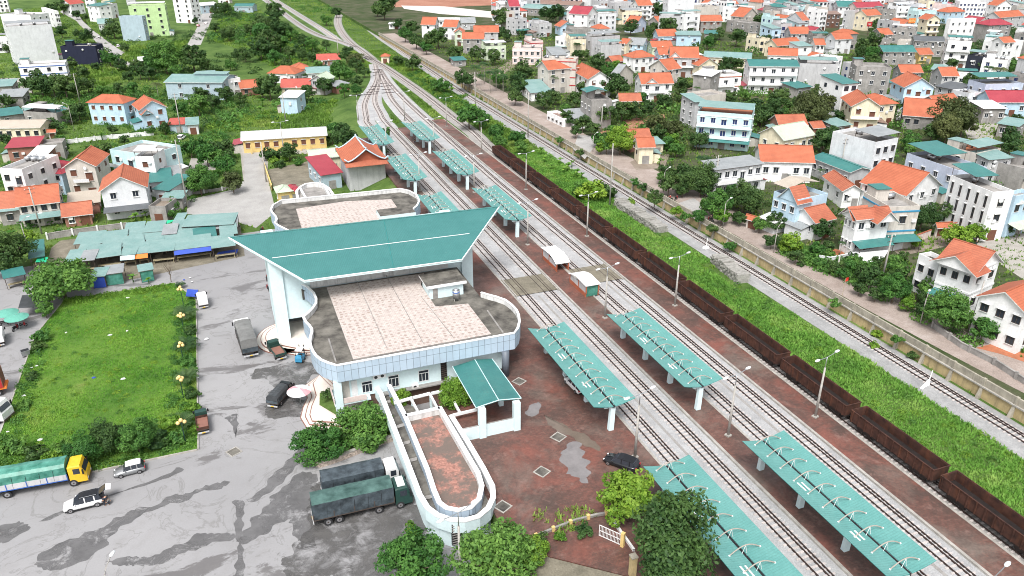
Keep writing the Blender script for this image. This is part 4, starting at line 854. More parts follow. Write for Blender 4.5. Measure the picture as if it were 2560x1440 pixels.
# ============================================================ WALLS, FENCES, POLES
def run_wall(name, label, cat, pts, z0, h, m, th=.2, post=None, postm=None, cap=None, group=None):
    p0 = Vector((pts[0][0], pts[0][1], z0)); t = thing(name, uniq(label), cat, p0, 0, group); P = [Vector((p[0]-p0.x, p[1]-p0.y, 0)) for p in pts]
    b = MB(); parapet(b, P, th, 0, h, m, m, cap or m, False, 1); b.build('panel', t)
    if post:
        L = 0; nx = 0
        for a, c in zip(P, P[1:]):
            s = (c-a).length; d = (c-a).normalized()
            while nx <= L+s: 
                q = a+d*(nx-L); MB().box(q.x-.17, q.x+.17, q.y-.17, q.y+.17, 0, h+.25, postm or m).build('post', t); nx += post
            L += s
    return t
t = thing('boundary_wall', uniq('long ochre retaining wall between the main line and the road'), 'wall', (94, 120, BZ))
b = MB(); WY = list(np.arange(20, 470, 3.0))
for a, c in zip(WY, WY[1:]): b.box(-.02, .33, a-120, c-120, 0, 1.75, 'wall_ochre')
b.build('lower_wall', t)
b = MB(); b.box(-.25, .36, -100, 349, 1.751, 1.95, 'kerb'); b.build('ledge', t)
b = MB(); b.box(.02, .30, -100, 349, 1.951, 3.0, 'wall_olden'); b.build('upper_wall', t)
PM = MB().taper([(-.62, -.24), (.02, -.24), (.02, .24), (-.62, .24)], [(-.05, -.2), (.02, -.2), (.02, .2), (-.05, .2)], 0, 1.9, 'wall_olden').mesh('buttress'); PT = MB().box(-.06, .34, -.2, .2, 1.951, 3.12, 'wall_olden').mesh('post')
for k in range(75):
    y = 22+k*5.0-120
    link('buttress', PM, t, (-.03, y, 0)); link('post', PT, t, (-.03, y, 0))
run_wall('garden_wall', 'low white wall before the big white gabled villa', 'wall', [G(x, y, TZ) for x, y in [(2045, 655), (2075, 660), (2255, 622)]], TZ, 1.4, 'wall_pale')
run_wall('garden_wall', 'grey garden wall with posts before the right edge villa', 'wall', [G(x, y, TZ) for x, y in [(2330, 820), (2400, 870), (2480, 910), (2560, 962)]], TZ, 1.0, 'wall_conc', .2, 4, 'wall_conc')
run_wall('garden_wall', 'white wall with red coping right of the orange gate', 'wall', [G(x, y, TZ) for x, y in [(2362, 582), (2420, 565)]], TZ, 1.7, 'wall_pink', .2, None, None, 'tile_rust_X')
run_wall('garden_wall', 'white wall with red coping left of the orange gate', 'wall', [G(x, y, TZ) for x, y in [(2268, 615), (2325, 593)]], TZ, 1.7, 'wall_pink', .2, None, None, 'tile_rust_X')
run_wall('garden_wall', 'mossy low wall left of the wet lane before the weedy plot', 'wall', [G(x, y, PZ) for x, y in [(465, 487), (500, 485), (600, 470)]], PZ, .8, 'wall_conc', .2, 4.5, 'white_paint')
run_wall('yard_wall', 'narrow ochre wall beside the wet lane', 'wall', [G(x, y, PZ) for x, y in [(682, 478), (660, 412)]], PZ, 1.6, 'wall_yellow')
run_wall('yard_wall', 'ochre yard wall left of the temple roofed house', 'wall', [G(x, y, PZ) for x, y in [(795, 440), (770, 385)]], PZ, 1.8, 'wall_yellow', .25, 3, 'wall_yellow')
run_wall('market_wall', 'low white and blue patched wall behind the market', 'wall', [G(x, y, PZ) for x, y in [(120, 600), (165, 592), (255, 580), (320, 572)]], PZ, 1.5, 'wall_conc', .2, 5, 'white_paint')
run_wall('villa_wall', 'white street wall before the blue villa', 'wall', [G(x, y, PZ) for x, y in [(150, 362), (250, 350), (385, 338)]], PZ, 1.3, 'wall_white', .2, 5, 'white_paint')
run_wall('court_fence', 'grey and ochre post fence closing the red court', 'fence', [G(x, y, .1) for x, y in [(1340, 1345), (1395, 1322), (1440, 1305), (1490, 1292), (1530, 1285)]], .1, .35, 'wall_conc', .15, 2.2, 'wall_yellow')
# open steel gate
q = G(1497, 1340, .05); t = thing('steel_gate', uniq('white steel gate standing open beside the dark trees'), 'gate', q, -.95)
b = MB()
for x0, x1, z0, z1 in ((0, 2.6, 0.1, .18), (0, 2.6, 1.5, 1.58), (0, .08, .18, 1.5), (2.52, 2.6, .18, 1.5), (.08, 2.52, .8, .87)): b.box(x0, x1, -.03, .03, z0, z1, 'white_paint')
b.build('gate_frame', t); b = MB()
for k in range(14): x = .2+k*.165; b.box(x, x+.04, -.015, .015, .18, 1.5, 'white_paint')
b.build('bars', t); MB().box(2.62, 3.0, -.2, .2, 0, 1.9, 'wall_yellow').build('gate_post', t)
run_wall('low_fence', 'white concrete rail beside the dark trees', 'fence', [G(x, y, .02) for x, y in [(1532, 1310), (1583, 1382)]], .02, .5, 'wall_white', .15)
MBp = MB().box(-.3, .3, -.3, .3, 0, 2.6, 'wall_ochre'); MBp.box(-.36, .36, -.36, .36, 2.6, 2.75, 'wall_olden'); tag(MBp.build('gate_pillar', None, False, G(1580, 1440, .02)), uniq('weathered brick gate pillar at the bottom edge'), 'pillar')
# electricity poles
def pole(p, label, zb, h, cross=True):
    t = thing('power_pole', uniq(label), 'utility pole', G(*p, zb), RNG.uniform(-.5, .5), 'concrete power poles'); MB().tube([(0, 0, 0), (0, 0, h)], .2, 'concrete_post', 7, .12).build('pole', t, True)
    if cross:
        b = MB(); b.box(-1.0, 1.0, -.05, .05, h-.6, h-.5, 'frame_dark'); b.box(-.8, .8, -.05, .05, h-1.5, h-1.4, 'frame_dark'); 
        b.build('crossarm', t); b = MB()
        for x in (-.9, 0, .9): b.tube([(x, 0, h-.5), (x, 0, h-.25)], .06, 'lamp_white', 5)
        b.build('insulators', t)
for p, l, zb, h, c in (((1189, 281), 'tall power pole in the banana grove right of the fanning tracks', BZ, 14, 1), ((1524, 514), 'tall leaning power pole beside the long sleeper stack', BZ, 15, 0), ((847, 146), 'tall lattice pole by the branch track junction', BZ, 11, 0), ((470, 520), 'tall power pole left of the wet lane, nearer', PZ, 17, 1), ((455, 340), 'power pole by the maroon carport', PZ, 14, 1), ((200, 255), 'power pole by the blue villa', PZ, 11, 1), ((105, 585), 'power pole rising behind the market, left', PZ, 11, 1), ((1320, 345), 'power pole beside the main line and ochre wall', BZ, 14, 0), ((715, 310), 'thin pole right of the yellow staff quarters roof', PZ, 11, 0), ((666, 455), 'thin pole at the wet lane corner', PZ, 11, 0), ((1503, 330), 'twin transformer pole by the side road mouth', TZ, 8, 1), ((1785, 490), 'power pole before the grey two storey house', TZ, 10, 1), ((2098, 440), 'power pole by the long teal shed', TZ, 10, 1), ((2205, 700), 'power pole in the garden before the arched villa', TZ, 9, 1), ((2424, 830), 'thin white pole beside the biggest round tree', TZ, 9, 0), ((2090, 690), 'short dark flagless pole beside the pink road', TZ, 4, 0)): pole(p, l, zb, h, c)
# sleeper stacks
def stack(poly_px, label, nl):
    A, B, C = [G(*p, BZ) for p in poly_px]; rz = math.atan2((B-A).y, (B-A).x); L, w = (B-A).length, 2.5
    t = thing('sleeper_stack', uniq(label), 'sleeper stack', A, rz, 'stacks of old concrete sleepers'); n = int(L/.30); b = MB()
    for k in range(n):
        h = nl-int(RNG.integers(0, 2)) if (k//14) % 3 else nl-1
        for j in range(h): b.box(k*.30+RNG.uniform(-.02, .02), k*.30+.25, -w/2+RNG.uniform(-.25, .2), w/2+RNG.uniform(-.2, .25), j*.30, j*.30+.285, 'stack_conc')
    b.build('sleepers', t); return t
stack(((1655, 582), (1545, 512), (0, 0)), 'long stack of old concrete sleepers beside the wagons', 6); stack(((1858, 708), (1790, 655), (0, 0)), 'shorter stack of old concrete sleepers nearer the pink road', 7)
q = G(2312, 968, BZ); t = thing('track_sign', uniq('white triangular track marker with a leaning post beside the main line'), 'sign', q, .2)
MB().taper([(-.9, -.2), (.9, -.2), (.9, .2), (-.9, .2)], [(.5, -.06), (.8, -.06), (.8, .06), (.5, .06)], 0, 1.1, 'coping_white').build('block', t); MB().tube([(.7, 0, 1.0), (.95, 0, 2.5)], .07, 'coping_white', 6).build('post', t)
q = G(1765, 622, BZ); t = thing('track_sign', uniq('white track marker post on a white base beside the main line, farther one'), 'sign', q, .2)
MB().taper([(-.7, -.5), (.7, -.5), (.7, .5), (-.7, .5)], [(-.4, -.3), (.4, -.3), (.4, .3), (-.4, .3)], 0, .6, 'coping_white').build('block', t); MB().tube([(0, 0, .6), (.1, 0, 2.4)], .07, 'coping_white', 6).build('post', t)
# track hut
q = G(258, 1428, PZ+9); single_lamp((PX((q.x, q.y, PZ))[0], PX((q.x, q.y, PZ))[1]), 'single lamp head at the bottom left edge', PZ, 9, 1.2)
# ============================================================ VEHICLES (local +x is forward)
def loft(b, rings, m, cap=True):
    i0 = len(b.v); k = len(rings[0])
    for r in rings: b.v += [tuple(p) for p in r]
    for a in range(len(rings)-1):
        for j in range(k):
            b.f.append((i0+a*k+j, i0+(a+1)*k+j, i0+(a+1)*k+(j+1) % k, i0+a*k+(j+1) % k)); b.m.append(b.mi(m))
    if cap:
        b.f.append(tuple(i0+j for j in range(k))); b.m.append(b.mi(m)); n = len(rings)-1; b.f.append(tuple(i0+n*k+j for j in reversed(range(k)))); b.m.append(b.mi(m))
    return b
WH = {}
def wheel(t, x, y, r, w=.22):
    k = (round(r, 2), w)
    if k not in WH:
        T = MB().tube([(0, -w/2, 0), (0, w/2, 0)], r, 'rubber', 16).mesh('wheel'); Rm = MB().tube([(0, -w/2-.015, 0), (0, w/2+.015, 0)], r*.58, 'chrome', 12).tube([(0, -w/2-.03, 0), (0, w/2+.03, 0)], r*.2, 'frame_dark', 8).mesh('rim'); WH[k] = (T, Rm)
    o = link('wheel', WH[k][0], t, (x, y, r)); link('rim', WH[k][1], o); return o
def car(label, p, rz, L, Wd, H, paint, cat='car', suv=False, hatch_open=False, roofm=None, name='parked_car', group=None):
    t = thing(name, uniq(label), cat, p, rz, group); w = Wd/2; r = .34 if suv else .29; zb = .24 if suv else .18; zs = H*.56
    def ring(x, ww, z0, zt): return [(x, -ww*.86, z0), (x, -ww, z0+.12), (x, -ww, (z0+zt)/2+.08), (x, -ww*.93, zt), (x, ww*.93, zt), (x, ww, (z0+zt)/2+.08), (x, ww, z0+.12), (x, ww*.86, z0)]
    h = L/2
    S_ = [(-h, w*.80, zb+.12, zs*.90), (-h+.12, w*.92, zb, zs), (-h+.7, w, zb, zs+.02), (0, w, zb, zs), (h-1.15, w, zb, zs-.02), (h-.75, w*.98, zb, zs-.08), (h-.3, w*.92, zb, zs-.17), (h-.05, w*.8, zb+.05, zs-.28), (h, w*.7, zb+.12, zs-.34)]
    loft(MB(), [ring(*s) for s in S_], paint).build('body', t, True)
    gl = [(-h+.10, w*.80, zs, zs+.05), (-h+.38, w*.80, zs-.01, H-.08), (-h+.75, w*.80, zs-.01, H-.04), (-.2, w*.80, zs-.01, H-.03), (.35, w*.79, zs-.02, H-.10), (h-1.15, w*.80, zs-.05, zs+.02)]
    def gr(x, ww, z0, zt): return [(x, -ww*1.12, z0), (x, -ww*.94, zt), (x, ww*.94, zt), (x, ww*1.12, z0)]
    loft(MB(), [gr(*s) for s in gl], 'glass').build('windows', t)
    b = MB(); rr = [(-h+.36, w*.74, H-.09), (-h+.8, w*.76, H-.01), (-.2, w*.76, H), (.36, w*.73, H-.07)]
    for a, c in zip(rr, rr[1:]): b.slab([(a[0], -a[1], a[2]), (c[0], -c[1], c[2]), (c[0], c[1], c[2]), (a[0], a[1], a[2])], .05, roofm or paint)
    for s in (-1, 1):
        for x in (-h+.9, -.25): b.taper([(x-.07, s*w*.90-.02), (x+.05, s*w*.90-.02), (x+.05, s*w*.90+.02), (x-.07, s*w*.90+.02)], [(x-.05, s*w*.755-.02), (x+.07, s*w*.755-.02), (x+.07, s*w*.755+.02), (x-.05, s*w*.755+.02)], zs, H-.06, paint)
    b.build('roof', t)
    for x in (-h+.72, h-.78):
        for s in (-1, 1): wheel(t, x, s*(w-.09), r)
    for s in (-1, 1):
        MB().ball((h-.13, s*w*.68, zs-.25), .13, 'lamp_white', .8, 1.3, .6, 6, 4).build('headlight', t, True); MB().box(-h-.01, -h+.12, s*w*.72-.12, s*w*.72+.12, zs-.24, zs+.0, 'red_paint').build('tail_light', t)
        MB().box(h-1.45, h-1.3, s*(w+.02)-.09, s*(w+.02)+.09, zs-.02, zs+.13, paint).build('mirror', t)
    b = MB(); b.box(h-.06, h+.03, -w*.7, w*.7, zb+.03, zb+.22, 'black'); b.box(-h-.03, -h+.08, -w*.75, w*.75, zb+.03, zb+.2, 'black'); b.build('bumper', t)
    if suv:
        b = MB()
        for s in (-1, 1): b.box(-h+.1, h-.2, s*(w-.02)-.03, s*(w-.02)+.03, zb-.02, zb+.16, 'black'); 
        b.build('sill', t)
        for s in (-1, 1): MB().tube([(-h+.6, s*w*.7, H+.05), (.2, s*w*.7, H+.05)], .03, 'steel', 5).build('roof_rail', t)
    if hatch_open:
        b = MB(); b.slab([(-h+.35, -w*.72, H-.03), (-h+.35, w*.72, H-.03), (-h-.45, w*.68, H+.42), (-h-.45, -w*.68, H+.42)], .06, 'glass'); b.slab([(-h-.451, -w*.68, H+.42), (-h-.451, w*.68, H+.42), (-h-1.0, w*.62, H+.28), (-h-1.0, -w*.62, H+.28)], .07, paint); b.build('tailgate', t)
        MB().box(-h-.02, -h+.25, -w*.6, w*.6, zs-.3, H-.2, 'black').build('boot', t)
    return t
def truck(label, p, rz, L, Wd, cabm, tarp, side, Hc=3.1, cabL=1.9, wheels=(), r=.5, bed='tarp', Hb=None, group=None, arched=True, cat='truck', rear=None, tside=None, rack=False):
    t = thing('truck', uniq(label), cat, p, rz, group); w = Wd/2; h = L/2; fl = r*2+.25; Hb = Hb or Hc+.2; small = L < 6.5
    cx0, cx1 = h-cabL, h
    def ring(x, ww, z0, zt): return [(x, -ww, z0), (x, -ww, zt-.15), (x, -ww*.92, zt), (x, ww*.92, zt), (x, ww, zt-.15), (x, ww, z0)]
    zc = .45*(r/.5)+.1; loft(MB(), [ring(cx0, w*.96, zc, Hc-.1), (ring(cx0+.3, w*.97, zc, Hc)), ring(cx1-.55, w*.97, zc, Hc), ring(cx1-.12, w*.95, zc, Hc*.62), ring(cx1, w*.93, zc, Hc*.55)], cabm).build('cab', t)
    b = MB(); y = w*.975; zw0, zw1 = Hc*.60, Hc*.86
    b.slab([(cx1-.10, -w*.82, Hc*.64), (cx1-.10, w*.82, Hc*.64), (cx1-.50, w*.80, Hc*.92), (cx1-.50, -w*.80, Hc*.92)], .03, 'glass')
    b.v = [(x+.02, yy, z) for x, yy, z in b.v]; b.build('windscreen', t)
    for s in (-1, 1):
        MB().box(cx0+.55, cx1-.65, s*y-.02, s*y+.02, zw0, zw1, 'glass').build('side_window', t)
        MB().box(cx1-.02, cx1+.03, s*w*.7-.18, s*w*.7+.18, zc+.15, zc+.4, 'lamp_white').build('headlight', t)
        MB().box(cx1-.35, cx1-.2, s*(w+.15)-.1, s*(w+.15)+.1, Hc*.6, Hc*.82, 'black').build('mirror', t)
    MB().box(cx1-.02, cx1+.1, -w*.93, w*.93, zc-.12, zc+.12, side if side in ('red_paint',) else 'frame_dark').build('bumper', t)
    MB().box(-h, cx0-.05, -w*.4, w*.4, r*.9, fl-.1, 'black').build('chassis', t)
    bx0, bx1 = -h, cx0-.15
    sideH = .75 if not small else .4
    b = MB(); b.box(bx0, bx1, -w, w, fl-.1, fl, 'frame_dark')
    if bed == 'open':
        for q in ((bx0, bx1, -w, -w+.06), (bx0, bx1, w-.06, w), (bx0, bx0+.06, -w+.06, w-.06), (bx1-.06, bx1, -w+.06, w-.06)): b.box(*q, fl, fl+sideH, side)
        b.box(bx0+.06, bx1-.06, -w+.06, w-.06, fl+.01, fl+.04, 'step_brown'); b.build('cargo_bed', t)
    elif bed == 'box':
        b.box(bx0, bx1, -w, w, fl, Hb, tarp); b.build('cargo_box', t)
    else:
        b.build('bed_floor', t)
        for s in (-1, 1):
            b = MB(); b.box(bx0, bx1, s*w-.03, s*w+.03, fl, fl+sideH, side); n = max(2, int((bx1-bx0)/1.9))
            for k in range(n+1): x = bx0+.05+(bx1-bx0-.1)*k/n; b.box(x-.05, x+.05, s*(w+.045)-.02, s*(w+.045)+.02, fl-.1, fl+sideH+.05, 'blue_paint' if side == 'wall_grey' else 'frame_dark')
            b.box(bx0, bx1, s*(w+.04)-.02, s*(w+.04)+.02, fl-.12, fl-.02, 'blue_paint' if side == 'wall_grey' else 'frame_dark'); b.build('side_board', t)
        MB().box(bx0-.03, bx0+.03, -w+.04, w-.04, fl, fl+sideH, rear or side).build('tail_board', t)
        n = 14; rings = []
        for k in range(n+1):
            x = bx0+.05+(bx1-bx0-.1)*k/n; sag = RNG.uniform(-.035, .02) if 0 < k < n else 0; zt = Hb+sag
            a = .28 if arched else .1
            rings.append([(x, -w+.0, fl+sideH+.001), (x, -w+.02, zt-a*1.5), (x, -w*.72, zt-.07), (x, 0, zt+(.06 if arched else 0)), (x, w*.72, zt-.07), (x, w-.02, zt-a*1.5), (x, w, fl+sideH+.001)])
        lb = loft(MB(), rings, tarp)
        if tside:
            si = lb.mi(tside)
            for fi in range(len(lb.f)-2):
                if fi % 7 in (0, 5, 6): lb.m[fi] = si
        tp_ = lb.build('tarpaulin', t)
        b = MB()
        for k in range(1, 6):
            x = bx0+(bx1-bx0)*k/6
            for s in (-1, 1): b.tube([(x, s*(w+.03), fl+.1), (x+.1, s*(w+.02), Hb-.6)], .02, 'black', 4)
        b.build('rope', tp_)
    if rack: MB().box(cx0+.35, cx1-.75, -w*.7, w*.7, Hc+.01, Hc+.12, 'white_paint').build('roof_rack', t)
    for x in wheels:
        for s in (-1, 1): wheel(t, x*h, s*(w-.18), r, .3 if not small else .2)
    b = MB()
    for x in wheels: b.box(x*h-.1, x*h+.1, -w+.35, w-.35, r-.1, r+.1, 'black')
    b.build('axles', t)
    b = MB(); b.box(-h-.06, -h+.04, -w*.9, w*.9, r+.05, r+.25, 'wall_grey'); b.box(-h-.09, -h-.061, -.22, .22, r+.08, r+.22, 'yellow_paint'); b.build('rear_bumper', t)
    return t
def mid(p, q, z): a, c = G(*p, z), G(*q, z); return (a+c)/2, math.atan2((c-a).y, (c-a).x), (c-a).length
ZP = PZ+.02
c, rz, L = mid((300, 1178), (372, 1160), ZP); car('grey hatchback with a white roof parked at the lawn kerb', G(326, 1181, ZP), rz+math.pi, 3.65, 1.62, 1.46, 'silver_paint', roofm='white_paint')
c, rz, L = mid((165, 1280), (262, 1256), ZP); sv_ = G(212, 1264, ZP); car('white crossover with black roof and raised tailgate on the plaza', sv_, rz+math.pi, 4.35, 1.80, 1.62, 'white_paint', suv=True, hatch_open=True, roofm='black_paint')
car('black car parked on the red court behind the round tree', G(1553, 1163, .11), R(128), 4.4, 1.75, 1.42, 'black_paint')
car('white car half hidden under the station platform canopy', G(1438, 968, .11), R(95), 4.3, 1.72, 1.45, 'white_paint')
for p, l, rz in (((455, 347), 'white car parked by the maroon carport', 1.2), ((247, 97), 'white car on the far left street, farther one', 1.9), ((255, 123), 'white car on the far left street, nearer one', 1.9), ((516, 60), 'white car driving on the upper street', 1.35), ((496, 66), 'dark red car parked on the upper street', 1.35), ((298, 117), 'white car behind the blue slab house', 1.3)):
    car(l, G(*p, ZP), rz, 4.3, 1.72, 1.45, 'red_paint' if 'red' in l else 'white_paint', group='cars on the left streets')
for p, l, rz in (((1715, 222), 'red car in the yard below the big orange roof', .4), ((1865, 242), 'white car beside the white block with the teal roof', .2), ((2160, 150), 'white car in the narrow alley of the dense town', 1.3), ((1133, 152), 'dark car under the small teal carport', .3)):
    car(l, G(*p, TZ+.05), rz, 4.2, 1.7, 1.45, 'red_paint' if 'red' in l else 'black_paint' if 'dark' in l else 'white_paint', group='cars in the town')
c, rz, L = mid((0, 1252), (205, 1215), ZP); a = G(216, 1212, ZP); d = Vector((math.cos(rz), math.sin(rz), 0))
truck('yellow cabbed truck under a green tarpaulin beside the lawn', a-d*4.9+Vector((-.2, 1.3, 0)), rz, 11.0, 2.45, 'yellow_paint', 'tarp_green', 'wall_grey', 2.95, 1.95, (-.62, .70), .5, Hb=3.45)
c, rz, L = mid((810, 1312), (1022, 1262), ZP); truck('dark green four axle truck with a faded tarpaulin by the terrace', c+Vector((-.3, .9, 0)), rz, 11.6, 2.5, 'green_paint', 'tarp_dgreen', 'tarp_black', 3.0, 2.0, (-.72, -.50, .30, .74), .5, Hb=3.55, arched=False, tside='tarp_black', rack=True)
TG = G(942, 1225, ZP); truck('white cabbed truck with a black tarpaulin behind the green truck', TG+Vector((-1.6, 1.0, 0)), rz, 9.6, 2.4, 'white_paint', 'tarp_black', 'tarp_black', 2.95, 1.9, (-.6, .72), .5, Hb=3.3, arched=False)
truck('tall grey tarpaulin truck parked before the entrance steps', G(627, 893, ZP)+Vector((-.3, 4.2, 0)), R(95), 9.6, 2.5, 'white_paint', 'tarp_grey', 'tarp_dark', 3.0, 1.9, (-.6, .72), .5, Hb=3.6, arched=False, rear='tarp_black')
truck('small dark truck with empty open bed at the entrance steps', G(694, 893, ZP)+Vector((.0, .9, 0)), R(103), 4.9, 1.75, 'green_paint', 'black', 'green_paint', 1.95, 1.45, (-.55, .62), .36, bed='open')
truck('small tarpaulin truck beside the pink parasol', G(703, 1005, ZP)+Vector((.1, .6, 0)), R(56), 5.0, 1.75, 'black_paint', 'tarp_dark', 'tarp_black', 2.0, 1.4, (-.55, .62), .36, Hb=2.25)
truck('small white box van parked at the lawn corner', G(504, 768, ZP)+Vector((.3, .9, 0)), R(95), 4.0, 1.65, 'white_paint', 'white_paint', 'white_paint', 2.0, 1.2, (-.5, .62), .32, bed='box', Hb=2.15, cat='van')
truck('farm truck with a rusty open bed parked at the near lawn edge', G(512, 1072, ZP)+Vector((-.2, .6, 0)), R(93), 4.4, 1.6, 'green_paint', 'rubber', 'wagon_rust', 1.9, 1.2, (-.5, .6), .36, bed='open')
truck('white box truck on the left street among trees', G(363, 157, ZP), R(5), 6.4, 2.1, 'blue_paint', 'white_paint', 'white_paint', 2.4, 1.6, (-.55, .65), .42, bed='box', Hb=3.0)
truck('white minibus parked before the blue trimmed house', G(33, 215, ZP), R(-75), 5.2, 1.9, 'white_paint', 'white_paint', 'white_paint', 2.2, 1.3, (-.5, .6), .36, bed='box', Hb=2.25, cat='van')
truck('white delivery van cut by the left edge', G(0, 855, ZP), R(100), 4.6, 1.7, 'white_paint', 'white_paint', 'white_paint', 2.0, 1.3, (-.5, .6), .34, bed='box', Hb=2.2, cat='van')
truck('dark truck cab at the bottom edge near the lamp head', G(205, 1545, ZP), R(0), 8.0, 2.4, 'green_paint', 'tarp_dgreen', 'tarp_dark', 2.9, 1.9, (-.6, .7), .5, Hb=2.95)
# container truck and white tractor at the left edge
q = G(14, 985, ZP); t = thing('container_truck', uniq('red shipping container on an orange trailer at the left edge'), 'container', q+Vector((-3.2, .6, 0)), R(4))
b = MB(); b.box(-6, 3.2, -1.22, 1.22, 1.35, 3.95, 'red_paint', 'tile_rust_X'); b.build('container', t); b = MB()
for k in range(9): b.box(3.2, 3.26, -1.2+k*.27, -1.2+k*.27+.14, 1.4, 3.9, 'step_brown')
b.build('door', t); MB().box(-6, 3.6, -1.1, 1.1, 1.0, 1.34, 'orange_cloth').build('trailer', t)
for x in (1.2, 2.4):
    for s in (-1, 1): wheel(t, x, s*.95, .5, .3)
truck('white tractor cab parked beside the red container', G(8, 1045, ZP)+Vector((-1.5, .3, 0)), R(-25), 5.6, 2.4, 'white_paint', 'black', 'white_paint', 3.0, 2.2, (-.5, .6), .5, bed='open')
# forklift
q = G(752, 905, ZP); t = thing('forklift', uniq('blue forklift with a white roof panel beside the terrace'), 'forklift', q+Vector((.1, .5, 0)), R(65))
b = MB(); b.box(-1.1, .7, -.55, .55, .3, .95, 'skyblue_paint'); b.taper([(-1.15, -.52), (-.4, -.52), (-.4, .52), (-1.15, .52)], [(-1.05, -.5), (-.45, -.5), (-.45, .5), (-1.05, .5)], .95, 1.25, 'skyblue_paint'); b.build('body', t)
MB().box(-.8, .6, -.55, .55, 2.1, 2.17, 'white_paint').build('overhead_guard', t)
for x in (-.75, .55):
    for s in (-1, 1): MB().box(x-.04, x+.04, s*.5-.04, s*.5+.04, .95, 2.1, 'black').build('guard_post', t)
b = MB(); b.box(.8, .92, -.42, -.30, .1, 2.4, 'black'); b.box(.8, .92, .30, .42, .1, 2.4, 'black'); b.box(.8, .9, -.3, .3, 1.2, 1.3, 'black'); b.build('mast', t); b = MB(); b.box(.95, 2.0, -.35, -.22, .1, .16, 'black'); b.box(.95, 2.0, .22, .35, .1, .16, 'black'); b.build('forks', t)
MB().box(-.4, .1, -.28, .28, .951, 1.15, 'black').build('seat', t)
for x in (-.7, .45):
    for s in (-1, 1): wheel(t, x, s*.5, .3, .2)
# motorbikes
def bike_proto():
    t = thing('motorbike', None, 'motorbike')
    for x in (-.62, .62): wheel(t, x, 0, .28, .1)
    b = MB(); b.tube([(-.55, 0, .45), (-.1, 0, .42), (.35, 0, .55), (.5, 0, .95)], .13, 'black', 6, .09); b.build('frame', t); b = MB(); b.box(-.65, .05, -.13, .13, .66, .78, 'black'); b.build('seat', t); MB().tube([(.45, -.33, 1.0), (.5, 0, .97), (.45, .33, 1.0)], .025, 'chrome', 5).build('handlebar', t)
    b = MB(); b.taper([(.3, -.16), (.62, -.1), (.62, .1), (.3, .16)], [(.42, -.12), (.56, -.08), (.56, .08), (.42, .12)], .35, .95, 'red_paint'); b.build('fairing', t); return t
BK = bike_proto()
bikes = [((1675, 502), TZ, 2.0, 'motorbike ridden along the road past the hedge'), ((1776, 553), TZ, 1.8, 'motorbike ridden along the road below the orange roofed gate'), ((1690, 500), TZ, .6, 'motorbike parked beside the lane gate'), ((12, 812), PZ, .2, 'motorbike parked left of the green parasols'), ((40, 825), PZ, 1.2, 'motorbike parked under the green parasols'), ((55, 818), PZ, .4, 'motorbike parked right of the green parasols'), ((655, 578), PZ, 1.0, 'motorbike by the market side of the north wing'), ((668, 700), PZ, 1.4, 'motorbike leaning by the station wall, nearer'), ((670, 725), PZ, 1.7, 'motorbike leaning by the station wall, nearest')]
for k, (p, z, a, l) in enumerate(bikes):
    o = BK if k == 0 else dup(BK); o.location = G(*p, z+.03); o.rotation_euler = (0, 0, a); o['label'] = uniq(l); o['group'] = 'motorbikes'
# ============================================================ PEOPLE (one skinned body each, clothes as children)
def skinmesh(name, verts, edges, rad, mat, parent, root=0):
    me = bpy.data.meshes.new(name); me.from_pydata(verts, edges, []); me.materials.append(MATS[mat]); o = link(name, me, parent)
    m = o.modifiers.new('skin', 'SKIN'); m.use_smooth_shade = True; lay = me.skin_vertices[0].data if me.skin_vertices else None
    if lay is None:
        bm = bmesh.new(); bm.from_mesh(me); bm.verts.layers.skin.verify(); bm.to_mesh(me); bm.free(); lay = me.skin_vertices[0].data
    for i, r in enumerate(rad): lay[i].radius = (r, r); lay[i].use_root = (i == root)
    s = o.modifiers.new('sub', 'SUBSURF'); s.levels = 1; s.render_levels = 1; return o
def person(label, p, rz, pose, shirt, trousers):
    t = thing('person', uniq(label), 'person', p, rz); J = dict(pelvis=(0, 0, .95), chest=(0, 0, 1.32), neck=(0, 0, 1.5), head=(0, 0, 1.66), ls=(0, .19, 1.43), le=(0, .25, 1.15), lh=(.05, .26, .9), rs=(0, -.19, 1.43), re=(0, -.25, 1.15), rh=(.05, -.26, .9), lk=(.02, .1, .5), lf=(0, .11, .06), lt=(.16, .12, .04), rk=(.02, -.1, .5), rf=(0, -.11, .06), rt=(.16, -.12, .04)); J.update(pose)
    n = list(J); ix = {k: i for i, k in enumerate(n)}; E_ = [('pelvis', 'chest'), ('chest', 'neck'), ('neck', 'head'), ('chest', 'ls'), ('ls', 'le'), ('le', 'lh'), ('chest', 'rs'), ('rs', 're'), ('re', 'rh'), ('pelvis', 'lk'), ('lk', 'lf'), ('lf', 'lt'), ('pelvis', 'rk'), ('rk', 'rf'), ('rf', 'rt')]
    rad = dict(pelvis=.13, chest=.14, neck=.055, head=.10, ls=.06, le=.045, lh=.04, rs=.06, re=.045, rh=.04, lk=.065, lf=.045, lt=.04, rk=.065, rf=.045, rt=.04)
    skinmesh('body', [J[k] for k in n], [(ix[a], ix[c]) for a, c in E_], [rad[k] for k in n], 'skin', t)
    def sub(name, ks, es, grow, m): skinmesh(name, [J[k] for k in ks], [(ks.index(a), ks.index(c)) for a, c in es], [rad[k]+grow for k in ks], m, t)
    sub('shirt', ['pelvis', 'chest', 'ls', 'le', 'rs', 're'], [('pelvis', 'chest'), ('chest', 'ls'), ('ls', 'le'), ('chest', 'rs'), ('rs', 're')], .022, shirt); sub('trousers', ['pelvis', 'lk', 'lf', 'rk', 'rf'], [('pelvis', 'lk'), ('lk', 'lf'), ('pelvis', 'rk'), ('rk', 'rf')], .018, trousers)
    hd = Vector(J['head']); MB().ball(hd+Vector((-.025, 0, .035)), .115, 'hair', 1, .95, .95, 10, 6).build('hair', t, True); return t
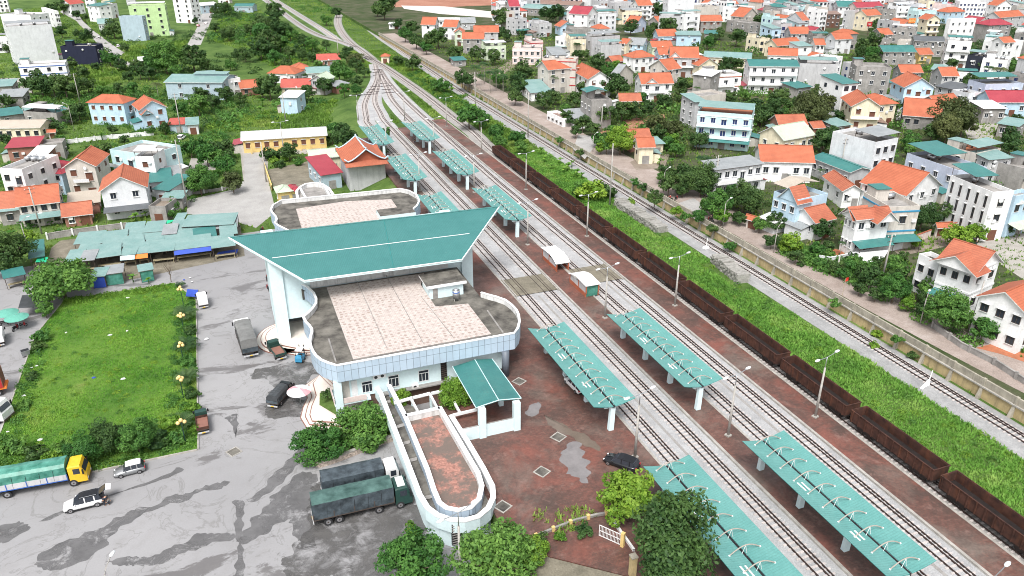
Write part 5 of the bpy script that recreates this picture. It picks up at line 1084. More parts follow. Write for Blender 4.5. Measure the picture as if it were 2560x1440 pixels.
BEND = dict(pelvis=(-.1, 0, .92), chest=(.22, 0, 1.12), neck=(.38, 0, 1.18), head=(.50, 0, 1.2), ls=(.28, .19, 1.14), le=(.38, .22, .92), lh=(.5, .16, .72), rs=(.28, -.19, 1.14), re=(.38, -.22, .92), rh=(.5, -.16, .72))
SQ = dict(pelvis=(0, 0, .32), chest=(.14, 0, .66), neck=(.22, 0, .82), head=(.28, 0, .96), ls=(.16, .19, .76), le=(.34, .22, .55), lh=(.5, .1, .5), rs=(.16, -.19, .76), re=(.34, -.22, .55), rh=(.5, -.1, .5), lk=(.36, .17, .48), lf=(.12, .15, .06), lt=(.28, .17, .04), rk=(.36, -.17, .48), rf=(.12, -.15, .06), rt=(.28, -.17, .04))
RIDE = dict(pelvis=(-.1, 0, .80), chest=(0, 0, 1.15), neck=(.04, 0, 1.32), head=(.08, 0, 1.48), ls=(.02, .18, 1.24), le=(.22, .25, 1.05), lh=(.42, .28, 1.0), rs=(.02, -.18, 1.24), re=(.22, -.25, 1.05), rh=(.42, -.28, 1.0), lk=(.28, .17, .68), lf=(.2, .17, .3), lt=(.34, .18, .28), rk=(.28, -.17, .68), rf=(.2, -.17, .3), rt=(.34, -.18, .28))
person('person in dark clothes bending over behind the open tailgate', G(262, 1264, ZP), .35, BEND, 'dark_cloth', 'dark_cloth'); person('person in grey crouching opposite the bending one', G(277, 1259, ZP), 3.4, SQ, 'tarp_grey', 'dark_cloth')
for p, z, a, l, s in ((bikes[0][0], TZ, 2.0, 'person in red riding a motorbike past the hedge', 'red_paint'), (bikes[1][0], TZ, 1.8, 'person in dark blue riding a motorbike below the gate', 'dark_cloth')): person(l, G(*p, z+.03), a, RIDE, s, 'dark_cloth')
person('person in dark clothes standing under the far middle canopy', G(1037, 358, .1), 1, {}, 'dark_cloth', 'dark_cloth'); person('person in white walking in the yard of the white wall house', G(2440, 613, TZ+.04), 2, {}, 'white_cloth', 'dark_cloth')
# parasols, bins, tarps, litter
def parasol(label, p, R_, cols, h=2.3, rz=0, group=None):
    t = thing('parasol', uniq(label), 'parasol', G(*p, ZP), rz, group); n = 16
    for k in range(n//2):
        b = MB()
        for j in (2*k, 2*k+1):
            a0, a1 = 2*math.pi*j/n, 2*math.pi*(j+1)/n; m = cols[k % len(cols)]
            for (r0, z0), (r1, z1) in (((0, h+.55), (R_*.55, h+.38)), ((R_*.55, h+.38), (R_, h))):
                q = [(r0*math.cos(a0), r0*math.sin(a0), z0), (r1*math.cos(a0), r1*math.sin(a0), z1), (r1*math.cos(a1), r1*math.sin(a1), z1), (r0*math.cos(a1), r0*math.sin(a1), z0)]; b.slab(q if r0 else q[1:3]+[q[0]], .015, m)
        b.build('canopy_panel', t)
    MB().tube([(0, 0, 0), (0, 0, h+.6)], .04, 'steel', 6).build('pole', t); return t
parasol('faded pink and white parasol beside the terrace steps', (752, 1008), 1.75, ['white_cloth', 'white_cloth', 'pink_cloth', 'white_cloth'], 2.1, .4)
parasol('green parasol over the motorbikes, left one', (25, 812), 1.9, ['teal_cloth'], 2.3); parasol('green parasol over the motorbikes, right one', (50, 822), 1.9, ['teal_cloth'], 2.2)
b = MB(); b.taper([(-.5, -.4), (.5, -.4), (.5, .4), (-.5, .4)], [(-.65, -.5), (.65, -.5), (.65, .5), (-.65, .5)], .2, 1.1, 'silver_paint'); b.box(-.55, .55, -.42, .42, 1.1, 1.11, 'black')
t = thing('rubbish_bin', uniq('grey wheeled rubbish bin at the left lawn kerb'), 'rubbish bin', G(66, 890, ZP), .3); b.build('body', t)
for s in (-1, 1): wheel(t, -.4, s*.35, .14, .08); wheel(t, .4, s*.35, .14, .08)
def tarp(label, A, B, C, z, zb, m, cat='tarpaulin', sag=.15):
    a, c, d = G(*A, z), G(*B, z), G(*C, z); e = c+d-a; t = MB(); n = 5; P = {}
    for i in range(n+1):
        for j in range(n+1):
            q = a+(c-a)*(i/n)+(d-a)*(j/n); q.z -= sag*math.sin(math.pi*i/n)*math.sin(math.pi*j/n)+RNG.uniform(0, .06); P[i, j] = q
    for i in range(n):
        for j in range(n): t.slab([P[i, j], P[i+1, j], P[i+1, j+1], P[i, j+1]], .03, m)
    root = thing('tarpaulin', uniq(label), cat, Vector((a.x, a.y, zb))); t.v = [(x-a.x, y-a.y, w-zb) for x, y, w in t.v]; t.build('sheet', root); b = MB()
    for q in (a, c, d, e): b.tube([(q.x-a.x, q.y-a.y, 0), (q.x-a.x, q.y-a.y, q.z-zb)], .04, 'bamboo', 5)
    b.build('stick', root)
tarp('black shade net stretched beside the green parasols', (45, 770), (118, 765), (55, 738), -.8, PZ, 'tarp_dark'); tarp('blue tarpaulin heap at the lawn corner', (464, 740), (492, 742), (468, 722), -2.0, PZ, 'blue_cloth'); tarp('bright green tarpaulin behind the market', (358, 568), (405, 565), (395, 552), -.6, PZ, 'green_cloth', sag=.4)
tarp('bright green tarpaulin at the left market corner', (88, 655), (115, 655), (95, 642), -.8, PZ, 'green_cloth', sag=.3); tarp('white sheet covering a pile beside the pink road', (2110, 660), (2205, 652), (2130, 632), TZ+1.6, TZ, 'white_cloth', sag=-.4); tarp('blue awning sheet spread below the stall row', (540, 640), (592, 632), (545, 630), -2.2, PZ, 'blue_cloth')
for k, (x, y) in enumerate([(272, 688), (320, 745), (318, 828), (275, 838), (165, 832), (235, 945), (308, 948), (60, 990), (100, 1100), (92, 845), (95, 880), (78, 920), (92, 915), (150, 735), (480, 705), (460, 700), (475, 695), (495, 945), (516, 848), (20, 1080)]):
    z = PZ+.15; q = G(x, y, z); b = MB(); b.ball((0, 0, .05), .2+.18*RNG.random(), 'white_cloth' if k % 5 else 'blue_cloth', 1, .7, .35, 7, 4)
    for i, v in enumerate(b.v): b.v[i] = (v[0]+RNG.uniform(-.05, .05), v[1]+RNG.uniform(-.05, .05), v[2]+RNG.uniform(-.03, .05))
    o = b.build('litter', None, False, q); tag(o, 'crumpled plastic litter scattered on and around the lawn', 'litter', 'litter on the lawn')
def flag(p, label, zb, h):
    t = thing('flag', uniq(label), 'flag', G(*p, zb), .3); MB().tube([(0, 0, 0), (0, 0, h)], .035, 'bamboo', 5).build('pole', t); b = MB(); b.slab([(0, 0, h-.05), (.5, .1, h-.1), (1.05, 0, h-.15), (1.05, 0, h-.8), (.5, .1, h-.8), (0, 0, h-.75)], .02, 'flag_red'); b.build('cloth', t)
flag((2105, 742), 'red flag on a pole leaning over the ochre wall', TZ, 3.6); flag((2165, 715), 'red flag among the garden bushes', TZ, 2.6); flag((2104, 452), 'small red flag before the long teal shed', TZ, 3)
# ============================================================ MARKET STALLS
def stall(tile, A, B, depth, h, m, label, zb=PZ, group='market stalls with metal roofs', tilt=.25, front=None):
    a, c = G(tile[0]+A[0]/4, tile[1]+A[1]/4, zb+h), G(tile[0]+B[0]/4, tile[1]+B[1]/4, zb+h); d = (c-a); w = d.length; rz = math.atan2(d.y, d.x)
    t = thing('market_stall', uniq(label), 'market stall', Vector((a.x, a.y, zb)), rz, group); b = MB(); z1 = h+tilt
    b.slab([(-.15, -.2, h), (w+.15, -.2, h), (w+.15, depth, z1), (-.15, depth, z1)], .07, 'metal_%s_Y' % m, 'frame_dark'); b.build('roof', t)
    for x in (.1, w-.1):
        for y in (.1, depth-.2): MB().box(x-.05, x+.05, y-.05, y+.05, 0, h-.06+(tilt if y > 1 else 0)*.8, 'frame_dark').build('post', t)
    b = MB(); b.box(.3, w-.3, .5, 1.4, .72, .78, 'bamboo'); b.box(.4, .5, .6, 1.3, 0, .72, 'bamboo'); b.box(w-.5, w-.4, .6, 1.3, 0, .72, 'bamboo'); b.build('table', t)
    if front:
        b = MB(); b.slab([(.05, -.22, h-.08), (.05, -.95, h-.75), (w-.05, -.95, h-.75), (w-.05, -.22, h-.08)], .03, front); b.build('awning', t)
    return t
TE_ = (0, 340); rows = [('front', [((640, 1265), (795, 1252), 3.4, 'lteal'), ((795, 1252), (938, 1238), 3, 'grey'), ((938, 1225), (1200, 1190), 4, 'lteal'), ((1200, 1192), (1350, 1180), 3, 'lteal'), ((1350, 1178), (1480, 1165), 3, 'lteal'), ((1490, 1166), (1735, 1140), 4, 'lteal'), ((1735, 1142), (2110, 1095), 4, 'lteal')]),
 ('second', [((780, 1150), (1020, 1128), 4, 'lteal'), ((1020, 1128), (1250, 1100), 4, 'lteal'), ((1250, 1120), (1450, 1088), 3.6, 'lteal'), ((1450, 1085), (1620, 1070), 4, 'lteal'), ((1620, 1075), (1950, 1040), 4, 'lteal'), ((2120, 1122), (2350, 1092), 4, 'lteal')]),
 ('third', [((740, 1082), (1010, 1058), 3.6, 'lteal'), ((1010, 1070), (1260, 1040), 4, 'lteal'), ((1270, 1048), (1620, 1020), 4, 'lteal'), ((1620, 1020), (1760, 1000), 3, 'grey'), ((1950, 1060), (2170, 1030), 5, 'teal'), ((2205, 992), (2370, 972), 4, 'lteal')]),
 ('back', [((1240, 985), (1430, 965), 4, 'lteal'), ((1430, 965), (1620, 950), 4, 'lteal'), ((1620, 985), (1760, 972), 3, 'grey'), ((1760, 962), (2110, 930), 5, 'lteal'), ((2110, 930), (2370, 905), 4, 'grey')])]
ORD = ['leftmost', 'second', 'third', 'fourth', 'fifth', 'sixth', 'seventh']; mc = dict(lteal='pale teal', grey='grey', teal='dark teal'); FR = {0: None, 3: 'wall_aqua', 4: 'orange_cloth', 5: None, 6: 'blue_cloth'}
for rn, L in rows:
    for k, (A, B, dp, m) in enumerate(L): stall(TE_, A, B, dp+2.2, 2.5+.12*((k*3) % 4)+(.25 if rn == 'back' else 0), m, '%s roofed stall, %s from left in the %s market row' % (mc[m], ORD[k], rn), front=FR.get(k) if rn == 'front' else ('orange_cloth' if (rn, k) == ('second', 0) else None), tilt=.3 if k % 2 else .5)
stall(TE_, (1820, 908), (2330, 880), 7, 3.3, 'lteal', 'big pale teal market hall roof behind the stalls'); stall(TE_, (1725, 870), (1815, 865), 6, 3.0, 'lteal', 'narrow teal roof left of the big market hall roof')
for k, (A, B, dp, m, l) in enumerate([((290, 1225), (440, 1200), 10, 'teal', 'dark teal roofed stall at the left market corner'), ((40, 1425), (250, 1380), 4, 'teal', 'teal roofed stall left of the spreading tree'), ((905, 1410), (1045, 1398), 4, 'lteal', 'pale stall right of the spreading tree'), ((1040, 1385), (1225, 1360), 4, 'grey', 'dark green sided stall with a grey roof above the lawn'), ((1390, 1355), (1530, 1330), 3, 'lteal', 'small teal roofed stall beside the bare tree')]):
    t = stall(TE_, A, B, dp, 2.5, m, l)
    if k in (2, 3, 4): b = MB(); w = (G(TE_[0]+B[0]/4, TE_[1]+B[1]/4, PZ+2.5)-G(TE_[0]+A[0]/4, TE_[1]+A[1]/4, PZ+2.5)).length; b.box(.15, w-.15, .02, .06, .1, 2.3, 'tarp_green' if k != 2 else 'blue_cloth'); b.build('curtain', t)
# ============================================================ HOUSES
def win_mesh(fr, gl, bars=1):
    f = MB(); t = .07
    for q in ((-.5, .5, .5-t, .5), (-.5, .5, -.5, -.5+t), (-.5, -.5+t, -.5+t, .5-t), (.5-t, .5, -.5+t, .5-t)): f.box(q[0], q[1], -.08, .02, q[2], q[3], fr)
    for k in range(bars): x = -.5+(k+1)/(bars+1); f.box(x-.025, x+.025, -.06, .02, -.5+t, .5-t, fr)
    f.box(-.58, .58, -.34, .02, .5, .55, 'stained_white'); f.box(-.56, .56, -.16, .02, -.55, -.5, 'stained_white')
    return f.mesh('window'), MB().box(-.49, .49, -.03, .02, -.49, .49, gl).mesh('pane')
WM = {'dark': win_mesh('frame_dark', 'glass'), 'white': win_mesh('frame_white', 'glass'), 'wood': win_mesh('wood', 'wood'), 'blue': win_mesh('frame_white', 'glass_blue')}
FARW = {k: MB().box(-.5, .5, -.05, .02, -.5, .5, p).mesh('window') for k, p in (('dark', 'glass'), ('white', 'glass'), ('wood', 'wood'), ('blue', 'glass_blue'))}
DOORM = MB().box(-.5, .5, -.06, .02, -.5, .5, 'wood').mesh('door'); SHUT = MB().box(-.5, .5, -.06, .02, -.5, .5, 'deck').mesh('door')
TANK = MB().tube([(-.8, 0, .75), (.8, 0, .75)], .5, 'steel', 12).ball((-.8, 0, .75), .48, 'steel', .4, 1, 1, 10, 6).ball((.8, 0, .75), .48, 'steel', .4, 1, 1, 10, 6).box(-.7, -.6, -.4, .4, 0, .5, 'frame_dark').box(.6, .7, -.4, .4, 0, .5, 'frame_dark').mesh('water_tank', True)
HOUSES = []
def roof_mesh(kind, w, d, h, m, ov=.55, rise=None, tiles=True):
    hw, hd = w/2+ov, d/2+ov; b = MB(); th = .16
    if kind == 'gx':
        r = rise or d*.30; k = r/(d/2); z0 = h-k*ov
        b.slab([(-hw, -hd, z0), (hw, -hd, z0), (hw, 0, h+r), (-hw, 0, h+r)], th, m+'_X', 'stained_white'); b.slab([(hw, hd, z0), (-hw, hd, z0), (-hw, 0, h+r-.003), (hw, 0, h+r-.003)], th, m+'_X', 'stained_white')
        b.box(-hw, hw, -.12, .12, h+r-.02, h+r+.1, m+'_X')
    elif kind == 'gy':
        r = rise or w*.30; k = r/(w/2); z0 = h-k*ov
        b.slab([(-hw, hd, z0), (-hw, -hd, z0), (0, -hd, h+r), (0, hd, h+r)], th, m+'_Y', 'stained_white'); b.slab([(hw, -hd, z0), (hw, hd, z0), (0, hd, h+r-.003), (0, -hd, h+r-.003)], th, m+'_Y', 'stained_white')
        b.box(-.12, .12, -hd, hd, h+r-.02, h+r+.1, m+'_Y')
    elif kind == 'hip':
        r = rise or min(w, d)*.28; z0 = h-.1
        if w >= d: a, c = (-(w-d)/2-.3, 0, h+r), ((w-d)/2+.3, 0, h+r)
        else: a, c = (0, -(d-w)/2-.3, h+r), (0, (d-w)/2+.3, h+r)
        C = [(-hw, -hd, z0), (hw, -hd, z0), (hw, hd, z0), (-hw, hd, z0)]
        if w >= d: F = (([C[0], C[1], c, a], '_X'), ([C[1], C[2], c], '_Y'), ([C[2], C[3], a, c], '_X'), ([C[3], C[0], a], '_Y'))
        else: F = (([C[0], C[1], a], '_X'), ([C[1], C[2], c, a], '_Y'), ([C[2], C[3], c], '_X'), ([C[3], C[0], a, c], '_Y'))
        for P, s in F: b.poly(P, m+s)
        b.poly(C[::-1], 'stained_white'); 
        for p, q in ((a, c), (C[0], a), (C[1], c if w >= d else a), (C[2], c), (C[3], a if w >= d else c)): b.tube([Vector(p)+Z3*.03, Vector(q)+Z3*.03], .10, m+'_X', 5)
    elif kind == 'shed':
        r = rise or d*.12
        b.slab([(-hw, -hd, h-.05), (hw, -hd, h-.05), (hw, hd, h+r), (-hw, hd, h+r)], .1, m+'_Y', 'frame_dark')
    return b
def house(key, extra, T, A, B, C, h, wall='white', roof='flat', rc='orange', win='white', nf=None, nw=None, nl=None, zb=None, balc=False, awn=None, tank=None, blank='', cat='house', rise=None, canopy=None, far=False, deckm='deck', band=None, base=None, grp=None, door=True, hut=None, lw=None):
    zb = (PZ if T[0] < 640 or (T[0] == 640 and A[0] < 1200) else TZ) if zb is None else zb
    k = 1 if T[0] == -1 else 4; ox, oy = (0, 0) if T[0] == -1 else T
    pa, pb = G(ox+A[0]/k, oy+A[1]/k, zb+h), G(ox+B[0]/k, oy+B[1]/k, zb+h); ab = pb-pa
    if isinstance(C, tuple):
        ac = G(ox+C[0]/k, oy+C[1]/k, zb+h)-pa
    else:
        n = Vector((-ab.y, ab.x, 0)).normalized(); ac = n*C
    if ab.length >= ac.length: e1 = ab.normalized(); e2 = Vector((-e1.y, e1.x, 0)); w = ab.length; d = max(2.5, abs(ac.dot(e2)))
    else: e2 = ac.normalized(); e1 = Vector((e2.y, -e2.x, 0)); d = ac.length; w = max(2.5, abs(ab.dot(e1)))
    w = min(max(w, 2.5), 34); d = min(max(d, 2.5), 34)
    cen = pa+e1*w/2+e2*d/2; cen.z = zb; rz = math.atan2(e1.y, e1.x)
    return house_at(key, extra, cen, rz, w, d, h, wall, roof, rc, win, nf, nw, nl, balc, awn, tank, blank, cat, rise, canopy, far, deckm, band, grp, door, hut, lw)
def bbox(c, rz, w, d, h):
    m = Matrix.Rotation(rz, 3, 'Z'); P = [PX(c+m @ Vector((x*w/2, y*d/2, z))) for x in (-1, 1) for y in (-1, 1) for z in (0, h)]; return min(p[0] for p in P), max(p[0] for p in P), min(p[1] for p in P), max(p[1] for p in P)
def house_at(key, extra, cen, rz, w, d, h, wall, roof, rc, win='white', nf=None, nw=None, nl=None, balc=False, awn=None, tank=None, blank='', cat='house', rise=None, canopy=None, far=False, deckm='deck', band=None, grp=None, door=True, hut=None, lw=None):
    t = thing('house' if cat == 'house' else cat.replace(' ', '_'), uniq(key+((' '+extra) if extra else '')), cat, cen, rz, grp)
    wm = 'wall_'+wall; m = ('tile_' if rc in ('orange', 'rust', 'red') else 'metal_')+rc; b = MB(); ht = h
    b.box(-w/2, w/2, -d/2, d/2, 0, h if roof != 'flat' else h-.9, wm)
    if roof == 'flat':
        ht = h-.9
        for q in ((-w/2, w/2, -d/2, -d/2+.18), (-w/2, w/2, d/2-.18, d/2), (-w/2, -w/2+.18, -d/2+.18, d/2-.18), (w/2-.18, w/2, -d/2+.18, d/2-.18)): b.box(*q, h-.899, h, wm)
    elif roof == 'gx':
        r = rise or d*.30
        for s in (-1, 1): x = s*w/2; P = [(x, -d/2, h), (x, d/2, h), (x, 0, h+r-.12)]; b.poly(P if s > 0 else P[::-1], wm)
    elif roof == 'gy':
        r = rise or w*.30
        for s in (-1, 1): y = s*d/2; P = [(-w/2, y, h), (w/2, y, h), (0, y, h+r-.12)]; b.poly(P if s < 0 else P[::-1], wm)
    elif roof == 'shed':
        r = rise or d*.12
        b.poly([(-w/2, d/2, h), (w/2, d/2, h), (w/2, d/2, h+r-.1), (-w/2, d/2, h+r-.1)][::-1], wm); b.poly([(w/2, -d/2, h), (w/2, d/2, h), (w/2, d/2, h+r-.1)], wm); b.poly([(-w/2, d/2, h), (-w/2, -d/2, h), (-w/2, d/2, h+r-.1)], wm)
    b.build('wall', t)
    if roof == 'flat': MB().box(-w/2+.18, w/2-.18, -d/2+.18, d/2-.18, h-.899, h-.80, deckm).build('roof', t)
    else: roof_mesh(roof, w, d, h, m, .55 if not far else .4, rise).build('roof', t)
    nf = nf or max(1, round(ht/3.5)); fh = ht/nf; nw = nw if nw is not None else max(1, int(w/3.0)); nl = nl if nl is not None else max(1, int(d/4.2))
    WMx = FARW[win] if far else None
    def put(x, y, z, ww, hh, r, mesh=None):
        if mesh: return link('door', mesh, t, (x, y, z), r, (ww, 1, hh))
        if far: return link('window', WMx, t, (x, y, z), r, (ww, 1, hh))
        o = link('window', WM[win][0], t, (x, y, z), r, (ww, 1, hh)); link('pane', WM[win][1], o)
    if 'f' not in blank:
        for f in range(nf):
            zc = f*fh+fh*.55
            for k in range(nw):
                x = -w/2+w*(k+.5)/nw
                if f == 0 and door and k == nw//2: put(x, -d/2, 1.15, min(1.9, w/nw*.7), 2.3, 0, DOORM if win == 'wood' or RNG.random() < .5 else SHUT)
                elif balc and f > 0 and k == nw//2: put(x, -d/2, f*fh+1.15, min(1.6, w/nw*.6), 2.2, 0)
                else: put(x, -d/2, zc, min(1.35 if not far else 2.0, w/nw*.6), min(1.6, fh*.55), 0)
    if 'l' not in blank:
        for f in range(nf):
            for k in range(nl): put(-w/2, -d/2+d*(k+.5)/nl, f*fh+fh*.55, lw[0] if lw else min(1.2, d/nl*.5), lw[1] if lw else min(1.4, fh*.45), -math.pi/2)
    if 'r' not in blank and not far:
        for f in range(nf):
            for k in range(nl): put(w/2, -d/2+d*(k+.5)/nl, f*fh+fh*.55, min(1.2, d/nl*.5), min(1.4, fh*.45), math.pi/2)
    if balc:
        for f in range(1, nf):
            b = MB(); x0, x1 = (-w/2*.98, w/2*.98) if balc == 'full' else (-w*.26, w*.26); z = f*fh; b.box(x0, x1, -d/2-1.15, -d/2-.005, z-.1, z+.05, wm); b.box(x0, x1, -d/2-1.15, -d/2-1.07, z+.05, z+.85, 'coping_white' if balc == 'full' else 'wall_pale'); b.build('balcony', t)
    if awn:
        b = MB(); z = 2.9; b.slab([(-w/2-.2, -d/2-2.6, z-.35), (w/2+.2, -d/2-2.6, z-.35), (w/2+.2, -d/2-.01, z+.25), (-w/2-.2, -d/2-.01, z+.25)], .07, 'metal_%s_Y' % awn, 'frame_dark'); b.build('awning', t)
        for x in (-w/2, w/2): MB().box(x-.05, x+.05, -d/2-2.5, -d/2-2.4, 0, z-.42, 'frame_dark').build('post', t)
    if band:
        for f in range(1, nf+1):
            b = MB(); z = f*fh-.15; b.box(-w/2-.12, w/2+.12, -d/2-.12, -d/2-.003, z-.14, z+.16, band); b.box(-w/2-.12, -w/2-.003, -d/2-.003, d/2, z-.14, z+.16, band); b.build('cornice', t)
    if tank is None: tank = 1 if roof == 'flat' and w > 4 and d > 5 and RNG.random() < .6 else 0
    for k in range(tank): link('water_tank', TANK, t, (w*(.18-.3*k), d*.22, ht+.1 if roof == 'flat' else h+.6), RNG.uniform(0, 3))
    if hut is None: hut = roof == 'flat' and w > 5 and d > 7 and RNG.random() < .55
    if hut:
        b = MB(); x0, y0 = -w/2+.25, d/2-3.6; b.box(x0, x0+min(3.2, w*.45), y0, y0+3.2, ht+.1, ht+2.6, wm); b.box(x0-.1, x0+min(3.2, w*.45)+.3, y0-.3, y0+3.3, ht+2.601, ht+2.75, RC([ 'deck', 'metal_teal_Y', 'metal_lteal_Y', 'deck'])); b.build('stair_room', t)
    if canopy:
        b = MB(); z = h+1.7; x0, x1, y0, y1 = -w/2-.3, w/2+.3, -d*.1, d/2+.3
        if canopy[1] == 'g': b.slab([(x0, y0, z), (0, y0, z+.9), (0, y1, z+.9), (x0, y1, z)][::1], .08, 'metal_%s_Y' % canopy[0], 'frame_dark'); b.slab([(0, y0, z+.897), (x1, y0, z), (x1, y1, z), (0, y1, z+.897)], .08, 'metal_%s_Y' % canopy[0], 'frame_dark')
        else: b.slab([(x0, y0, z), (x1, y0, z), (x1, y1, z+.7), (x0, y1, z+.7)], .08, 'metal_%s_Y' % canopy[0], 'frame_dark')
        b.build('roof_canopy', t); b = MB()
        for x in (x0+.4, x1-.4):
            for y in (y0+.2, y1-.5): b.tube([(x, y, ht+.1), (x, y, z+.05)], .05, 'frame_dark', 5)
        b.build('canopy_post', t)
    if not far and cat == 'house' and key not in ('temple roofed hall',):
        for k in range(int(RNG.integers(0, 3))):
            x = RNG.uniform(-w*.4, w*.4); zz = RNG.uniform(1.5, max(2, ht-1)); MB().box(x-.42, x+.42, -d/2-.36, -d/2-.01, zz, zz+.6, 'white_paint').build('air_conditioner', t)
        if RNG.random() < .6:
            b = MB(); aw = RNG.uniform(.4, .85)*d; y0 = -d/2+RNG.uniform(0, d-aw); ad = RNG.uniform(1.8, 3.2); s = -1 if RNG.random() < .55 else 1; x0, x1 = (w/2+.01, w/2+ad) if s > 0 else (-w/2-ad, -w/2-.01)
            b.box(x0, x1, y0, y0+aw, 0, 2.5, RC(['wall_conc', 'wall_beige', 'wall_pale', wm])); b.build('annex', t); b = MB(); zi, zo = 3.1, 2.55; P = [(x0-.3, y0-.3, zo if s < 0 else zi), (x1+.3, y0-.3, zi if s < 0 else zo), (x1+.3, y0+aw+.3, zi if s < 0 else zo), (x0-.3, y0+aw+.3, zo if s < 0 else zi)]
            if s < 0: P[1] = (x1, y0-.3, zi); P[2] = (x1, y0+aw+.3, zi)
            else: P[0] = (x0, y0-.3, zi); P[3] = (x0, y0+aw+.3, zi)
            b.slab(P, .07, RC(['metal_teal_X', 'metal_lteal_X', 'metal_grey_X', 'metal_rustm_X', 'metal_maroon_X', 'metal_whitem_X']), 'frame_dark'); b.build('annex_roof', t)
        if roof == 'flat' and not canopy and RNG.random() < .5 and w > 4.5 and d > 6:
            b = MB(); z = h+1.4; y1 = -d/2+d*RNG.uniform(.35, .6); b.slab([(-w/2-.2, -d/2-.3, z), (w/2+.2, -d/2-.3, z), (w/2+.2, y1, z+.5), (-w/2-.2, y1, z+.5)], .07, RC(['metal_teal_Y', 'metal_lteal_Y', 'metal_grey_Y', 'metal_whitem_Y']), 'frame_dark'); b.build('roof_canopy', t)
            for x in (-w/2+.15, w/2-.15):
                for y in (-d/2+.15, y1-.3): MB().box(x-.05, x+.05, y-.05, y+.05, ht+.1, z-.02, 'frame_dark').build('canopy_post', t)
        if RNG.random() < .35: b = MB(); b.ball((0, 0, 0), .5, 'lamp_white', 1, .3, 1, 9, 5); b.build('satellite_dish', t, True, (RNG.uniform(-w*.3, w*.3), -d/2-.3, ht*.9), RNG.uniform(-.6, .6))
    u, v, z = PX(cen+Vector((0, 0, h*.6))); HOUSES.append((key, u, v, cen.copy(), max(w, d)/2, t, bbox(cen, rz, w, d, h))); return t
def RC(L): return L[int(RNG.integers(len(L)))]
def gable_front(t, face, pos, w, z, rise, depth, rc, wm):
    """small gabled dormer part on the front (f) or left (l) wall of a house in its local frame"""
    b = MB(); m = 'tile_'+rc
    b.slab([(-w/2-.3, -.5, z-.25), (0, -.5, z+rise), (0, depth, z+rise), (-w/2-.3, depth, z-.25)][::1], .14, m+'_Y', 'stained_white'); b.slab([(0, -.5, z+rise-.003), (w/2+.3, -.5, z-.25), (w/2+.3, depth, z-.25), (0, depth, z+rise-.003)], .14, m+'_Y', 'stained_white')
    b.poly([(-w/2, -.02, z-.2), (w/2, -.02, z-.2), (0, -.02, z+rise-.25)], wm)
    b.build('gable', t, False, pos, 0 if face == 'f' else -math.pi/2)
A_, B_, C_, D_, E_, F_, GT, R_ = (0, 0), (640, 0), (1280, 0), (1920, 0), (0, 340), (1280, 320), (1920, 320), (1920, 640)
H = house
# ---- right of the railway, near to far
t = H('light blue three storey block', 'with white bands and a corner balcony', C_, (1860, 1110), (2405, 1150), 11, 10.4, 'aqua', 'flat', win='blue', nf=3, nw=5, balc='full', band='coping_white', awn='teal', tank=0, deckm='terracotta')
H('white house under a teal gable sunroof', 'beside a grey carport', C_, (797, 1005), (985, 985), (690, 945), 9, 'conc', 'flat', win='white', nf=2, nw=1, nl=3, canopy=('teal', 'g'), tank=0, blank='f'); H('grey metal carport', 'before the teal sunroof house', C_, (650, 1195), (790, 1172), (525, 1130), 3, 'pale', 'shed', 'grey', nw=1, cat='shed', door=False); H('low white garden shelter', 'open sided, by the ochre wall road', C_, (510, 1185), (560, 1150), (350, 1112), 2.8, 'white', 'flat', nw=1, nl=4, deckm='metal_rustm_X', tank=0, cat='shed', win='dark')
t = H('white villa with one orange gable', 'between garden trees', C_, (1305, 830), (1605, 822), 9, 7, 'white', 'gx', 'orange', nf=2, nw=3, balc=True); gable_front(t, 'f', (-2.2, -4.5, 0), 4.2, 7, 1.7, 4, 'orange', 'wall_white')
H('beige gabled house', 'with its orange roof seen side on', C_, (1560, 690), (1692, 676), (1385, 655), 6.8, 'beige', 'gx', 'orange', nl=2, nw=2, nf=2)
t = H('grey house under the biggest orange roof', 'with dark balconies', C_, (1592, 566), (1862, 570), 11, 8.5, 'grey', 'gx', 'orange', nw=3, nf=2, balc='full', win='wood'); gable_front(t, 'f', (-4, -5.5, 0), 4, 8.5, 1.8, 4, 'orange', 'wall_white')
H('blue walled orange roof annex', 'attached to the big orange roof', C_, (1478, 540), (1590, 538), 8, 5.5, 'lblue', 'gx', 'orange', nw=2); H('pale green low house', 'with an orange roof, behind the big orange roof', C_, (1408, 465), (1600, 460), 7, 4.8, 'lgreen', 'gx', 'orange', nw=3)
H('sky blue house', 'with a pale metal roof and dark blue windows', C_, (1650, 350), (1890, 352), 9, 5.6, 'lblue', 'shed', 'lteal', 'blue', nw=2, nf=1, door=False); H('light blue shop with half orange roof', 'left of the sky blue house', C_, (1468, 356), (1650, 352), 9, 5, 'lblue', 'gx', 'orange', nw=3); H('small white villa with arched windows', 'under an orange hip roof', C_, (1215, 578), (1420, 562), 8, 6.5, 'white', 'hip', 'orange', nw=3, nf=2)
H('grey metal gabled barn', 'with a blank pale wall, among palms', C_, (1215, 722), (1330, 705), (1035, 765), 5, 'beige', 'gx', 'grey', nl=1, nw=1, cat='barn'); H('narrow four storey house with red trim', 'facing the road, tanks on its roof', C_, (300, 580), (640, 592), (238, 552), 12.5, 'beige', 'flat', nw=3, nl=1, nf=4, tank=3, band='red_paint', blank='f'); H('beige house with long orange roof', 'right of the red trimmed narrow house', C_, (365, 690), (655, 662), (335, 652), 9.6, 'beige', 'gx', 'orange', nf=3, nw=3, nl=1)
